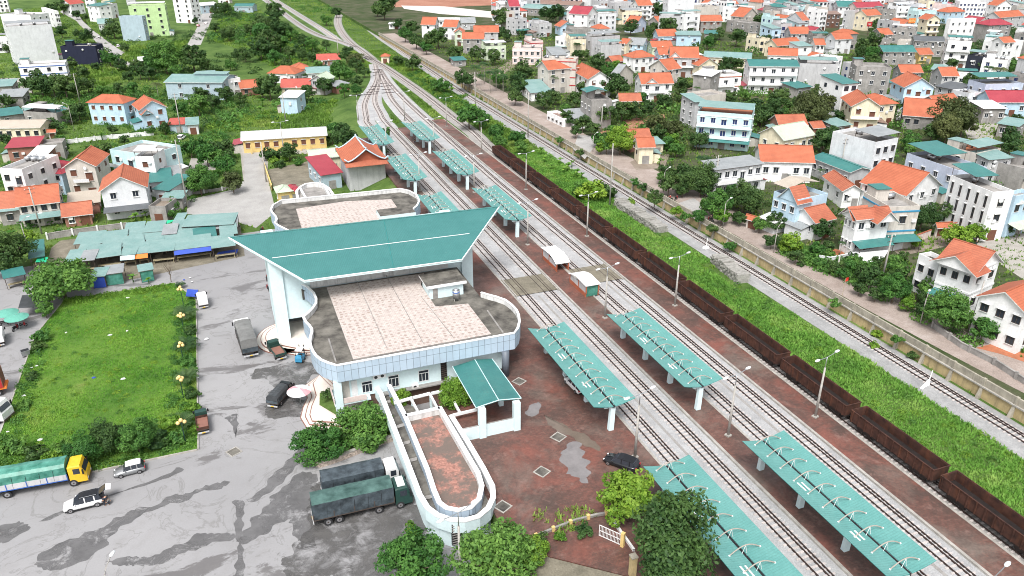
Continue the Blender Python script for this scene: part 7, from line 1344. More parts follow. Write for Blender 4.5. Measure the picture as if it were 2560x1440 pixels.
H('grey house with a tilted orange gable', 'above the bright tiled one', E_, (642, 302), (942, 288), 11, 8.2, 'beige', 'gy', 'orange', 'wood', nf=2, nw=2, balc=True); H('house with bright orange hip roof', 'and a grey lower wall', E_, (178, 688), (572, 642), 9, 5.6, 'beige', 'gx', 'orange', 'dark', nf=2, nw=4, awn='lteal'); H('grey gabled house with white framed windows', 'under a wide orange roof', E_, (1005, 542), (1450, 496), 11, 7.4, 'pale', 'gy', 'orange', 'white', nf=2, nw=2, awn='dgrey', door=False)
H('white modern house', 'with steel roof tanks at the left edge', E_, (-10, 322), (215, 332), 13, 10, 'white', 'flat', 'orange', 'dark', nf=3, nw=2, tank=3, balc=True, hut=False); H('maroon roofed pale blue house', 'right of the white modern house', E_, (330, 362), (610, 372), 8, 5.8, 'lblue', 'hip', 'maroon', nw=3); H('light blue and white modern house', 'with a white roof slab', E_, (1095, 132), (1480, 190), 11, 8, 'aqua', 'flat', win='dark', nf=2, nw=3, balc='full', hut=False); H('white narrow house', 'right of the modern light blue house', E_, (1345, 205), (1530, 202), 8, 9, 'white', 'flat', win='wood', nf=3, nw=1, tank=0); H('rust tiled cottage', 'between the orange roofed houses', E_, (635, 792), (902, 760), 6, 3, 'brick', 'gx', 'rust', nw=2); H('terracotta sheeted yard roof', 'before the tilted orange gable', E_, (690, 690), (980, 655), 7, 3, 'brick', 'shed', 'tan', nw=1, cat='shed'); H('concrete cube shed', 'right of the white framed windows house', E_, (1482, 700), (1650, 702), 6, 4.2, 'conc', 'flat', nw=1, deckm='dirt', tank=0, cat='shed'); H('small teal porch roof', 'by the tall pole', E_, (1632, 622), (1812, 616), 4, 3, 'conc', 'shed', 'lteal', nw=1, cat='shed'); H('dark teal lane shed', 'beside the white narrow house', E_, (1540, 525), (1680, 540), 9, 3.8, 'pale', 'shed', 'teal', nw=1, cat='shed'); H('white flat store', 'behind the maroon roof', E_, (290, 196), (452, 190), 7, 6, 'brick', 'shed', 'whitem', nw=1)
# temple roofed house and outbuildings by the north wing
q = G(935, 425, PZ+8); t = house_at('temple roofed hall', 'with upswept orange roof and pale blue ridges', Vector((33.4, 200.8, PZ)), 0, 9.6, 13, 7.2, 'grey', 'x', 'orange', nw=2, blank='flr', cat='hall', door=False)
t.children[0] if 0 else None
for o in [c for c in t.children if c.name.startswith('roof')]: bpy.data.objects.remove(o)
b = MB(); n = 8; w, d, h = 9.6, 13.0, 7.2; hw, hd, r = w/2+.9, d/2+.9, 3.6
def tr(x, s): return h+r*max(0, 1-abs(x)/hw)**1.25+.9*(abs(x)/hw)**6*(.35+.65*s**4)
for i in range(n):
    for j in range(n):
        x0, x1 = -hw+2*hw*i/n, -hw+2*hw*(i+1)/n; y0, y1 = -hd+2*hd*j/n, -hd+2*hd*(j+1)/n; s0, s1 = abs(y0)/hd, abs(y1)/hd
        P = [(x0, y0, tr(x0, s0)), (x1, y0, tr(x1, s0)), (x1, y1, tr(x1, s1)), (x0, y1, tr(x0, s1))]; b.slab(P, .14, 'tile_orange_Y', 'wood')
for s in (-1, 1):
    b.poly([(-w/2, s*d/2, h), (w/2, s*d/2, h), (0, s*d/2, h+r-.5)] if s < 0 else [(w/2, s*d/2, h), (-w/2, s*d/2, h), (0, s*d/2, h+r-.5)], 'tile_orange_X'); b.slab([(-hw, s*hd-(0 if s > 0 else 1.8), h-.05), (hw, s*hd-(0 if s > 0 else 1.8), h-.05), (hw, s*hd+(1.8 if s < 0 else 0), h+.9), (-hw, s*hd+(1.8 if s < 0 else 0), h+.9)], .1, 'tile_rust_X')
b.build('roof', t); b = MB(); b.tube([(0, -hd, h+r+.5), (0, -hd*.7, h+r+.1), (0, hd*.7, h+r+.1), (0, hd, h+r+.5)], .2, 'wall_lblue', 6)
for s in (-1, 1):
    for e in (-1, 1): b.tube([(e*hw*k/6, s*hd, tr(hw*k/6, 1)+.18+(.5 if k == 6 else 0)) for k in range(7)], .17, 'wall_lblue', 6)
b.build('ridge', t)
H('low red shed roof', 'left of the temple roofed hall', (-1, 0), (805, 437), (852, 430), 13, 4.2, 'bgrey', 'shed', 'maroon', nw=1, cat='shed', zb=PZ); H('pale green flat roof house', 'behind the temple roofed hall', (-1, 0), (778, 395), (850, 388), 8, 4.5, 'cream', 'gx', 'lgreen', nw=2, zb=PZ, rise=1.2); H('tiny yellow guard hut', 'with a mossy hip roof beside the far terrace', (-1, 0), (695, 480), (728, 476), 4, 3.4, 'yellow', 'hip', 'lgreen', nw=1, cat='hut', zb=PZ); H('small red roofed porch', 'beside the yellow guard hut', (-1, 0), (726, 478), (748, 474), 4, 3.2, 'yellow', 'hip', 'maroon', nw=1, cat='hut', zb=PZ)
# ---- far rows of the town: distinct houses placed on their own plots
ADJ = ['white', 'grey', 'cream', 'pale', 'beige', 'conc', 'aqua', 'lblue', 'pink']; CN = dict(white='white', grey='grey', cream='cream', pale='pale grey', beige='beige', conc='concrete', aqua='pale teal', lblue='light blue', pink='pinkish'); RN = dict(flat='flat roofed', gx='side gabled', gy='front gabled', hip='hip roofed', shed='lean-to roofed')
ND = len(HOUSES); cells = []
for iy in range(70):
    for ix in range(70):
        x = 112+ix*10.5+RNG.uniform(-2.5, 2.5); y = 150+iy*11.5+RNG.uniform(-3, 3); u, v, z = PX((x, y, TZ+4))
        if z < 10 or not (-15 < v < 420 and 1245 < u < 2600): continue
        if v > 60 and u < 1330: continue
        if min((Vector((x, y, 0))-Vector((hh[3].x, hh[3].y, 0))).length-hh[4] for hh in HOUSES[:ND]) < 4.6: continue
        if v > 105 and RNG.random() < (.25 if u > 1900 else .45): continue
        if v > 260: continue
        q = bbox(Vector((x, y, TZ)), 0, 8, 11, 9); bad = False
        for hh in HOUSES[:ND]:
            r = hh[6]; ov = max(0, min(q[1], r[1])-max(q[0], r[0]))*max(0, min(q[3], r[3])-max(q[2], r[2]))
            if q[3] > r[3] and ov > .16*(r[1]-r[0])*(r[3]-r[2]): bad = True; break
        if not bad: cells.append((v, x, y, u))
RNG.shuffle(cells); cells = [tuple(c) for c in cells]; cells.sort(reverse=True)
def near(u, v, n=1, L=None):
    return sorted(L or HOUSES[:ND], key=lambda hh: (hh[1]-u)**2+((hh[2]-v)*2)**2)[:n]
def rel(u, v, hh):
    dx, dy = u-hh[1], (v-hh[2])*1.6
    return ('right of' if dx > 0 else 'left of') if abs(dx) > abs(dy) else ('in front of' if dy > 0 else 'behind')
def autolabel(adjs, noun, u, v):
    for hh in near(u, v, 8):
        for a in adjs:
            s = ' '.join(('%s %s %s the %s' % (a, noun, rel(u, v, hh), hh[0])).split())
            if s not in USED and len(s.split()) <= 16: return s
    k = 0
    while True:
        hh = near(u, v, 40)[k]; s = ' '.join(('%s %s further %s the %s' % (adjs[0], noun, rel(u, v, hh), hh[0])).split()); k += 1
        if s not in USED: return s
NEARC = cells[:105]; FARC = cells[105:560]
for v, x, y, u in NEARC:
    wl = RC(ADJ+['white']*3+['grey']*3+['conc']*2+['pale']*2); rf = RC(['flat', 'flat', 'flat', 'flat', 'gx', 'gy', 'shed', 'hip', 'shed', 'flat']); rc = RC(['orange', 'orange', 'orange', 'red', 'maroon', 'teal', 'rust']) if rf in ('gx', 'gy', 'hip') else RC(['lteal', 'teal', 'grey', 'whitem']); h = RC([4, 7, 7, 8, 9, 10.5, 11]); w, d = RNG.uniform(5.5, 9), RNG.uniform(8, 12.5)
    if h > 9: w *= .8
    sz = {4: 'low', 7: 'two storey', 8: 'two storey', 9: 'tall', 10.5: 'three storey', 11: 'three storey'}[h]
    noun = 'house'; a = '%s %s %s' % (sz, CN[wl], RN[rf]); a2 = ('narrow ' if w < 6 else 'broad ')+a; a3 = a.replace(RN[rf], (rc+' roofed').replace('lteal', 'pale teal').replace('whitem', 'white')) if rf != 'flat' else a
    lab = autolabel([a3, a, a2], noun, u, v)
    house_at(lab, '', Vector((x, y, TZ)), RC([0, 0, math.pi/2*0, .1, -.12, .06])+RNG.uniform(-.08, .08), w, d, h, wl, rf, rc, RC(['dark', 'dark', 'wood', 'blue']), balc=RC([False, True, False]), far=True, blank=RC(['', '', 'f', 'l']), grp='houses of the far rows')
HOUSES = HOUSES[:ND]
# the rest of the far rows: too many to count, one mass of small houses
FB = MB()
def put_far(x, y, z0, k):
    b = MB(); w, d, h = RNG.uniform(5.5, 9), RNG.uniform(8, 12.5), RC([4, 7, 7, 9, 10.5, 12]); wm = 'wall_'+RC(ADJ+['white']*4+['grey']*3+['conc', 'pale', 'pale']); rf = RC(['flat', 'flat', 'flat', 'gx', 'gy', 'shed', 'flat', 'hip']); b.box(-w/2, w/2, -d/2, d/2, 0, h, wm, 'deck' if rf == 'flat' else wm)
    if rf == 'flat':
        for q in ((-w/2, w/2, -d/2-.01, -d/2+.2), (-w/2, -w/2+.2, -d/2+.21, d/2), (w/2-.2, w/2, -d/2+.21, d/2)): b.box(*q, h+.001, h+.9, wm)
        if RNG.random() < .7: b.box(-w*.3, w*.2, d*.05, d*.42, h+.001, h+2.4, wm, RC(['deck', 'metal_teal_X', 'metal_lteal_X']))
        if RNG.random() < .5: b.tube([(w*.1, -d*.2, h+.9), (w*.35, -d*.2, h+.9)], .55, 'steel', 8)
    else:
        m = ('tile_'+RC(['orange', 'orange', 'red', 'rust'])) if rf != 'shed' else 'metal_'+RC(['teal', 'lteal', 'grey', 'whitem', 'maroon']); q = roof_mesh(rf, w, d, h, m, .4); n0 = len(b.v); b.v += q.v
        for f, mi in zip(q.f, q.m): b.f.append(tuple(i+n0 for i in f)); b.m.append(b.mi(q.mats[mi]))
        if rf == 'gx':
            for s in (-1, 1): P = [(s*w/2, -d/2, h), (s*w/2, d/2, h), (s*w/2, 0, h+d*.3-.12)]; b.poly(P if s > 0 else P[::-1], wm)
        if rf == 'gy':
            for s in (-1, 1): P = [(-w/2, s*d/2, h), (w/2, s*d/2, h), (0, s*d/2, h+w*.3-.12)]; b.poly(P if s < 0 else P[::-1], wm)
    nf = max(1, round(h/3.5)); g = RC(['glass', 'glass', 'wood', 'glass_blue'])
    for f in range(nf):
        for i in range(2): x0 = -w/2+w*(i+.5)/2; ww = RNG.uniform(.5, 1.1); b.box(x0-ww, x0+ww, -d/2-.08, -d/2-.02, f*h/nf+.9, f*h/nf+2.6, g)
        if RNG.random() < .6:
            for i in range(3): y0 = -d/2+d*(i+.5)/3; b.box(-w/2-.08, -w/2-.02, y0-.6, y0+.6, f*h/nf+1, f*h/nf+2.5, g)
    M_ = Matrix.Translation((x, y, z0)) @ Matrix.Rotation(RNG.uniform(-.14, .14), 4, 'Z'); n0 = len(FB.v); FB.v += [tuple(M_ @ Vector(p)) for p in b.v]
    for f, mi in zip(b.f, b.m): FB.f.append(tuple(i+n0 for i in f)); FB.m.append(FB.mi(b.mats[mi]))
for v, x, y, u in FARC: put_far(x, y, TZ, 0)
tag(FB.build('distant_houses'), uniq('mass of small houses in the farthest rows of the town'), 'houses', None, 'stuff')
# a few more houses on the left edge and upper left, each its own
for u, v, wl, rf, rc, h in ((15, 30, 'white', 'flat', 'teal', 10), (100, 75, 'pale', 'flat', 'teal', 9), (230, 18, 'white', 'flat', 'teal', 9), (330, 12, 'grey', 'gx', 'red', 8), (270, 28, 'cream', 'flat', 'teal', 8), (480, 12, 'pale', 'flat', 'teal', 9), (560, 8, 'white', 'shed', 'lteal', 6), (20, 130, 'white', 'flat', 'teal', 8), (18, 235, 'conc', 'shed', 'lteal', 4), (40, 262, 'conc', 'shed', 'grey', 4), (100, 300, 'beige', 'shed', 'lteal', 3.5), (15, 545, 'beige', 'gx', 'rust', 4), (75, 400, 'brick', 'shed', 'maroon', 5), (130, 395, 'conc', 'flat', 'teal', 5), (60, 545, 'conc', 'shed', 'lteal', 3.5), (625, 235, 'brick', 'gx', 'orange', 3.5), (395, 480, 'pale', 'shed', 'teal', 4), (415, 470, 'conc', 'shed', 'grey', 3.5), (232, 478, 'conc', 'shed', 'tan', 3.2), (520, 205, 'conc', 'shed', 'lteal', 3.5)):
    p = G(u, v, PZ); noun = 'house' if h > 4.5 else 'shed'; rn = (rc.replace('lteal', 'pale teal')+' roofed') if rf != 'flat' else 'flat roofed'
    house_at(autolabel(['%s %s' % (CN.get(wl, wl), rn), 'small %s %s' % (CN.get(wl, wl), rn)], noun, u, v), '', p, RNG.uniform(-.1, .1), RNG.uniform(6, 9), RNG.uniform(6, 10), h, wl, rf, rc, 'dark', cat=noun)
HOUSES = HOUSES[:ND]
# ============================================================ TREES AND PLANTS
def leaf_cloud(P, Nn, size, rng, asp=.55):
    n = len(P); a = rng.normal(size=(n, 3)); nn = Nn+rng.normal(0, .55, (n, 3)); nn /= np.linalg.norm(nn, axis=1, keepdims=True)
    t = np.cross(nn, a); t /= np.linalg.norm(t, axis=1, keepdims=True)+1e-9; b = np.cross(nn, t); s = size*rng.uniform(.6, 1.4, (n, 1))
    V = np.stack([P-t*s, P+b*s*asp, P+t*s, P-b*s*asp], 1).reshape(-1, 3); F = np.arange(4*n).reshape(-1, 4); return V, F
def crown(seed, nc, per, leaf, mat, flat=.85, open_=.25, lobes=None):
    rng = np.random.default_rng(seed); C = []
    while len(C) < nc:
        p = rng.normal(size=3); p /= np.linalg.norm(p); r = rng.uniform(.55, .92) if rng.random() > .2 else rng.uniform(.1, .5); p = p*r
        if p[2] < -.55: continue
        C.append(p*[1, 1, flat])
    C = np.array(C); ang = np.arctan2(C[:, 1], C[:, 0]); C *= (1+.16*np.sin(2*ang+seed)+.10*np.sin(3*ang+seed*2))[:, None]
    if lobes is not None:
        C = np.concatenate([C*s+np.array(o) for o, s in lobes])
    P = []; Q = []; T = []
    for c in C:
        rr = rng.uniform(.20, .34); d = rng.normal(size=(per, 3)); d /= np.linalg.norm(d, axis=1, keepdims=True); rad = rr*rng.uniform(.55, 1.05, (per, 1))**.6
        p = c+d*rad*[1, 1, .75]; P.append(p); o = d*.6+c/(np.linalg.norm(c)+.2)*.6+[0, 0, .45]; Q.append(o/np.linalg.norm(o, axis=1, keepdims=True)); T.append(np.clip(rng.uniform(.1, .8)+rng.normal(0, .2, per), 0, 1))
    P = np.concatenate(P); Q = np.concatenate(Q); T = np.concatenate(T); V, F = leaf_cloud(P, Q, leaf, rng)
    return npmesh('crown', V, F, mat, np.repeat(T, 4))
def trunk_mesh(seed, k, mat='trunk', limbs=6, r=.055):
    rng = np.random.default_rng(seed); b = MB(); b.tube([(0, 0, -k-.1), (.02, .01, -k*.6), (-.02, .02, -.25)], r, mat, 7, r*.7)
    for i in range(limbs): a = i*2*math.pi/limbs+rng.uniform(-.3, .3); q = rng.uniform(.45, .7); b.tube([(0, .01, -.35-.2*rng.random()), (q*.5*math.cos(a), q*.5*math.sin(a), -.05), (q*math.cos(a), q*math.sin(a), .3)], r*.5, mat, 5, r*.15)
    return b.mesh('trunk', True)
def strips(fr, mat, name):
    """fr: list of (polyline pts, half widths, side vector)"""
    V = []; F = []; T = []
    for pts, ws, sd, tn in fr:
        i0 = len(V)
        for p, w in zip(pts, ws): V += [tuple(np.array(p)-np.array(sd)*w), tuple(np.array(p)+np.array(sd)*w)]; T += [tn, tn]
        for k in range(len(pts)-1): F.append((i0+2*k, i0+2*k+1, i0+2*k+3, i0+2*k+2))
    return npmesh(name, np.array(V), np.array(F), mat, np.array(T))
def palm_crown(seed, n, mat, droop=.8, leaflets=11, fan=False):
    rng = np.random.default_rng(seed); fr = []
    for i in range(n):
        a = i*2.4+rng.uniform(-.2, .2); el = rng.uniform(.1, 1.1); L = rng.uniform(.8, 1.05); d = np.array([math.cos(a), math.sin(a), 0]); s = np.array([-math.sin(a), math.cos(a), 0]); tn = rng.uniform(0, 1)
        def P(t): return d*L*t*math.cos(el*(1-.3*t))+np.array([0, 0, L*(t*math.sin(el)-droop*t*t*(.75 if el > .5 else .6))])
        fr.append(([P(t) for t in (0, .35, .7, 1)], [.012, .012, .01, .004], s, tn*.5))
        for q in range(leaflets):
            t = .18+.8*q/leaflets; c = P(t); tg = P(min(1, t+.05))-c; tg /= np.linalg.norm(tg)+1e-9
            for sg in (-1, 1):
                ln = .36*(1-.55*abs(t-.45)*1.4)*rng.uniform(.8, 1.1); e = c+s*sg*ln*.8+tg*ln*.45+np.array([0, 0, -ln*.45]); m = (c+e)/2+np.array([0, 0, .03]); fr.append(([c, m, e], [.016, .026, .004], tg, tn))
    return strips(fr, mat, 'fronds')
def banana_crown(seed, n):
    rng = np.random.default_rng(seed); fr = []
    for i in range(n):
        a = i*2.4+rng.uniform(-.3, .3); el = rng.uniform(.55, 1.35); L = rng.uniform(.75, 1.1); d = np.array([math.cos(a), math.sin(a), 0]); s = np.array([-math.sin(a), math.cos(a), 0])
        fr.append(([d*L*t*math.cos(el)+np.array([0, 0, L*(t*math.sin(el)-.55*t*t)]) for t in (0, .2, .45, .7, .9, 1)], [.02, .07, .16, .17, .10, .01], s, rng.uniform(0, 1)))
    return strips(fr, 'leaf_banana', 'leaves')
K = 1.12
CROWN = {}
for mt in ('dark', 'mid', 'bright', 'olive'):
    CROWN[mt] = [crown(10*len(CROWN)+s, 36, 58, .10, 'leaf_'+mt, .82+.06*(s % 3), ) for s in range(4)]
    CROWN[mt+'_fine'] = [crown(100+10*len(CROWN)+s, 74, 150, .052, 'leaf_'+mt, .86) for s in range(2)]
    CROWN[mt+'_low'] = [crown(200+s, 20, 60, .12, 'leaf_'+mt, .6) for s in range(2)]
CROWN['bright_fine'].append(crown(77, 52, 150, .066, 'leaf_bright', .9))
CROWN['wide'] = [crown(300, 80, 120, .05, 'leaf_mid', .38)]
CROWN['twin'] = [crown(310, 46, 150, .046, 'leaf_dark', .95, lobes=[((.12, .12, .35), .78), ((-.32, -.2, -.15), .66)])]
TRUNK = [trunk_mesh(s, K) for s in range(3)]
PALMC = [palm_crown(s, 17, 'leaf_palm') for s in range(3)]; PALE = [palm_crown(9, 15, 'leaf_olive', 1.0)]; FANP = [palm_crown(20+s, 26, 'leaf_palm', .55, 8) for s in range(2)]; BAN = [banana_crown(s, 11) for s in range(3)]
PTR = MB().tube([(0, 0, -1), (.02, 0, -.5), (0, 0, 0)], .055, 'palm_trunk', 7, .04).mesh('trunk', True); BTR = MB().tube([(0, 0, -1), (0, 0, .05)], .09, 'leaf_banana', 6, .05).mesh('stem', True)
NT = [0]
KIND = {'d': ('dark', 'dark green', 'tree'), 'm': ('mid', 'green', 'tree'), 'b': ('bright', 'bright yellow green', 'tree'), 'o': ('olive', 'olive grey', 'tree')}
def tree(u, v, r, kind='d', zb=None, label=None, grp=None, kk=None):
    if zb is None:
        p = G(u, v, 0); zb = TZ if p.x > 95 else (PZ if p.x < xr_at(min(p.y, 790))-6 else BZ)
    palm = kind in 'pPf'; k = dict(p=2.6, P=1.9, f=.55, n=1.0, s=.50).get(kind, K) if kk is None else kk
    z = 300.
    for _ in range(6):
        Rm = r*z/FPX*(.96); q = G(u, v, zb+k*Rm); z = PX(q)[2]
    NT[0] += 1; i = NT[0]; rz = i*2.1
    def mk(nm, cat):
        if label: return thing(nm, uniq(label), cat, (q.x, q.y, zb), rz, grp)
        size = 'small' if Rm < 1.9 else 'large' if Rm > 4.3 else 'middling'; base = {'p': 'slender areca palm', 'P': 'coconut palm', 'f': 'bushy fan palm', 'n': 'banana plant', 's': 'low spreading shrub'}.get(kind)
        if base: a = [base, size+' '+base]; noun = ''
        else: a = [KIND[kind][1]+' tree', size+' '+KIND[kind][1]+' tree', 'rounded '+KIND[kind][1]+' tree']
        return thing(nm, uniq(autolabel(a, '', q_u, q_v).replace('  ', ' ')), cat, (q.x, q.y, zb), rz, grp or {'palm_tree': 'palms', 'banana_plant': 'banana plants', 'shrub': 'shrubs'}.get(nm, 'trees among the houses'))
    q_u, q_v, _ = PX(q)
    if kind in 'pPf':
        t = mk('palm_tree', 'palm tree'); L = PALE if kind == 'P' and i % 2 else FANP if kind == 'f' else PALMC; link('fronds', L[i % len(L)], t, (0, 0, k*Rm), 0, (Rm,)*3); link('trunk', PTR, t, (0, 0, k*Rm), 0, (Rm, Rm, k*Rm))
    elif kind == 'n':
        t = mk('banana_plant', 'banana plant'); link('leaves', BAN[i % 3], t, (0, 0, Rm*.8), 0, (Rm*1.15,)*3); link('stem', BTR, t, (0, 0, Rm*.8), 0, (Rm, Rm, Rm*.8))
    elif kind == 's':
        t = mk('shrub', 'shrub'); L = CROWN[('mid', 'dark', 'bright')[i % 3]+'_low']; link('foliage', L[i % 2], t, (0, 0, k*Rm), 0, (Rm,)*3); link('stem', TRUNK[i % 3], t, (0, 0, k*Rm), 0, (Rm*.8, Rm*.8, k*Rm/K))
    else:
        t = mk('tree', 'tree'); base = KIND[kind][0]; L = CROWN[base+'_fine'] if r > 38 else CROWN[base]
        link('crown', L[i % len(L)], t, (0, 0, k*Rm), 0, (Rm, Rm, Rm*(.92+.16*((i*7) % 5)/5))); link('trunk', TRUNK[i % 3], t, (0, 0, k*Rm), 0, (Rm, Rm, k*Rm/K))
    return t
def special(u, v, r, mesh, label, zb, k=K, sz=1.0, rz=0):
    z = 300.
    for _ in range(6): Rm = r*z/FPX; q = G(u, v, zb+k*Rm); z = PX(q)[2]
    t = thing('tree', uniq(label), 'tree', (q.x, q.y, zb), rz, 'near trees'); link('crown', mesh, t, (0, 0, k*Rm), 0, (Rm, Rm, Rm*sz)); link('trunk', TRUNK[0], t, (0, 0, k*Rm), 0, (Rm, Rm, k*Rm/K)); return t
special(1042, 1402, 84, CROWN['mid_fine'][0], 'round green tree at the bottom edge left of the round terrace end', PZ, 1.0); special(1247, 1400, 108, CROWN['mid_fine'][1], 'large green tree at the bottom edge before the terrace', PZ, .95)
special(1335, 1378, 42, CROWN['bright_fine'][0], 'light green tree right of the large bottom tree', -.3, 1.0); special(1574, 1238, 74, CROWN['bright_fine'][2], 'bright yellow green round tree beside the black car', .02); special(1690, 1366, 122, CROWN['twin'][0], 'tall dark green tree with two lobes over the nearest canopy', .02, 1.15, 1.1, .6)
special(908, 1066, 72, CROWN['mid_fine'][1], 'green bushy tree beside the white walkway of the station', PZ, .6, .9); special(803, 1110, 62, CROWN['mid_fine'][0], 'green bushy tree at the foot of the marble steps', PZ, .7, .9); special(1142, 980, 46, CROWN['bright_fine'][1], 'light green tree under the edge of the teal shelter', -1, 1.0); special(1003, 995, 26, CROWN['bright_fine'][0], 'small light green tree before the station window', -1)
special(150, 697, 84, CROWN['wide'][0], 'wide spreading tree above the lawn corner', PZ, .62, .95); special(1355, 1350, 20, CROWN['dark'][0], 'slim dark shrub beside the fence', 0); special(1030, 1330, 24, CROWN['bright'][1], 'sparse yellowish sapling before the terrace wall', PZ, 1.6)
for u, v, r, l in ((1460, 1325, 26, 'climbing green shrub on the court fence'), (1402, 1342, 18, 'light green bush before the court fence'), (818, 985, 18, 'dark potted bush on the balcony corner planter')): special(u, v, r, CROWN['bright_low'][0] if 'light' in l else CROWN['dark_low'][1], l, .1 if u > 1000 else -1.5, .6)
for k, (u, v) in enumerate(((462, 782), (466, 858), (466, 940), (460, 1050))): tree(u, v, 37, 'f', PZ+.1, 'dark fan palm on the lawn edge, %s' % ('farthest', 'second farthest', 'second nearest', 'nearest')[k], 'fan palms along the lawn')
tree(450, 712, 18, 'f', PZ, 'small fan palm at the far lawn corner')
for k, (u, v, r, kd) in enumerate([(40, 1118, 38, 's'), (88, 1135, 36, 's'), (128, 1150, 30, 's'), (160, 1120, 34, 's'), (205, 1120, 44, 'm'), (238, 1100, 32, 's'), (270, 1090, 46, 'd'), (305, 1085, 36, 's'), (340, 1092, 46, 'm'), (378, 1075, 36, 's'), (395, 1100, 34, 's'), (425, 1065, 38, 's'), (440, 1095, 30, 's'), (478, 985, 22, 's'), (480, 1020, 22, 's'), (470, 900, 22, 's'), (476, 825, 20, 's'), (488, 1075, 20, 's'), (105, 840, 26, 's'), (92, 865, 22, 's'), (110, 770, 24, 'm'), (60, 1010, 18, 's'), (80, 940, 18, 's')]):
    tree(u, v, r, kd, PZ+.1, None, 'shrubs on the lawn border')
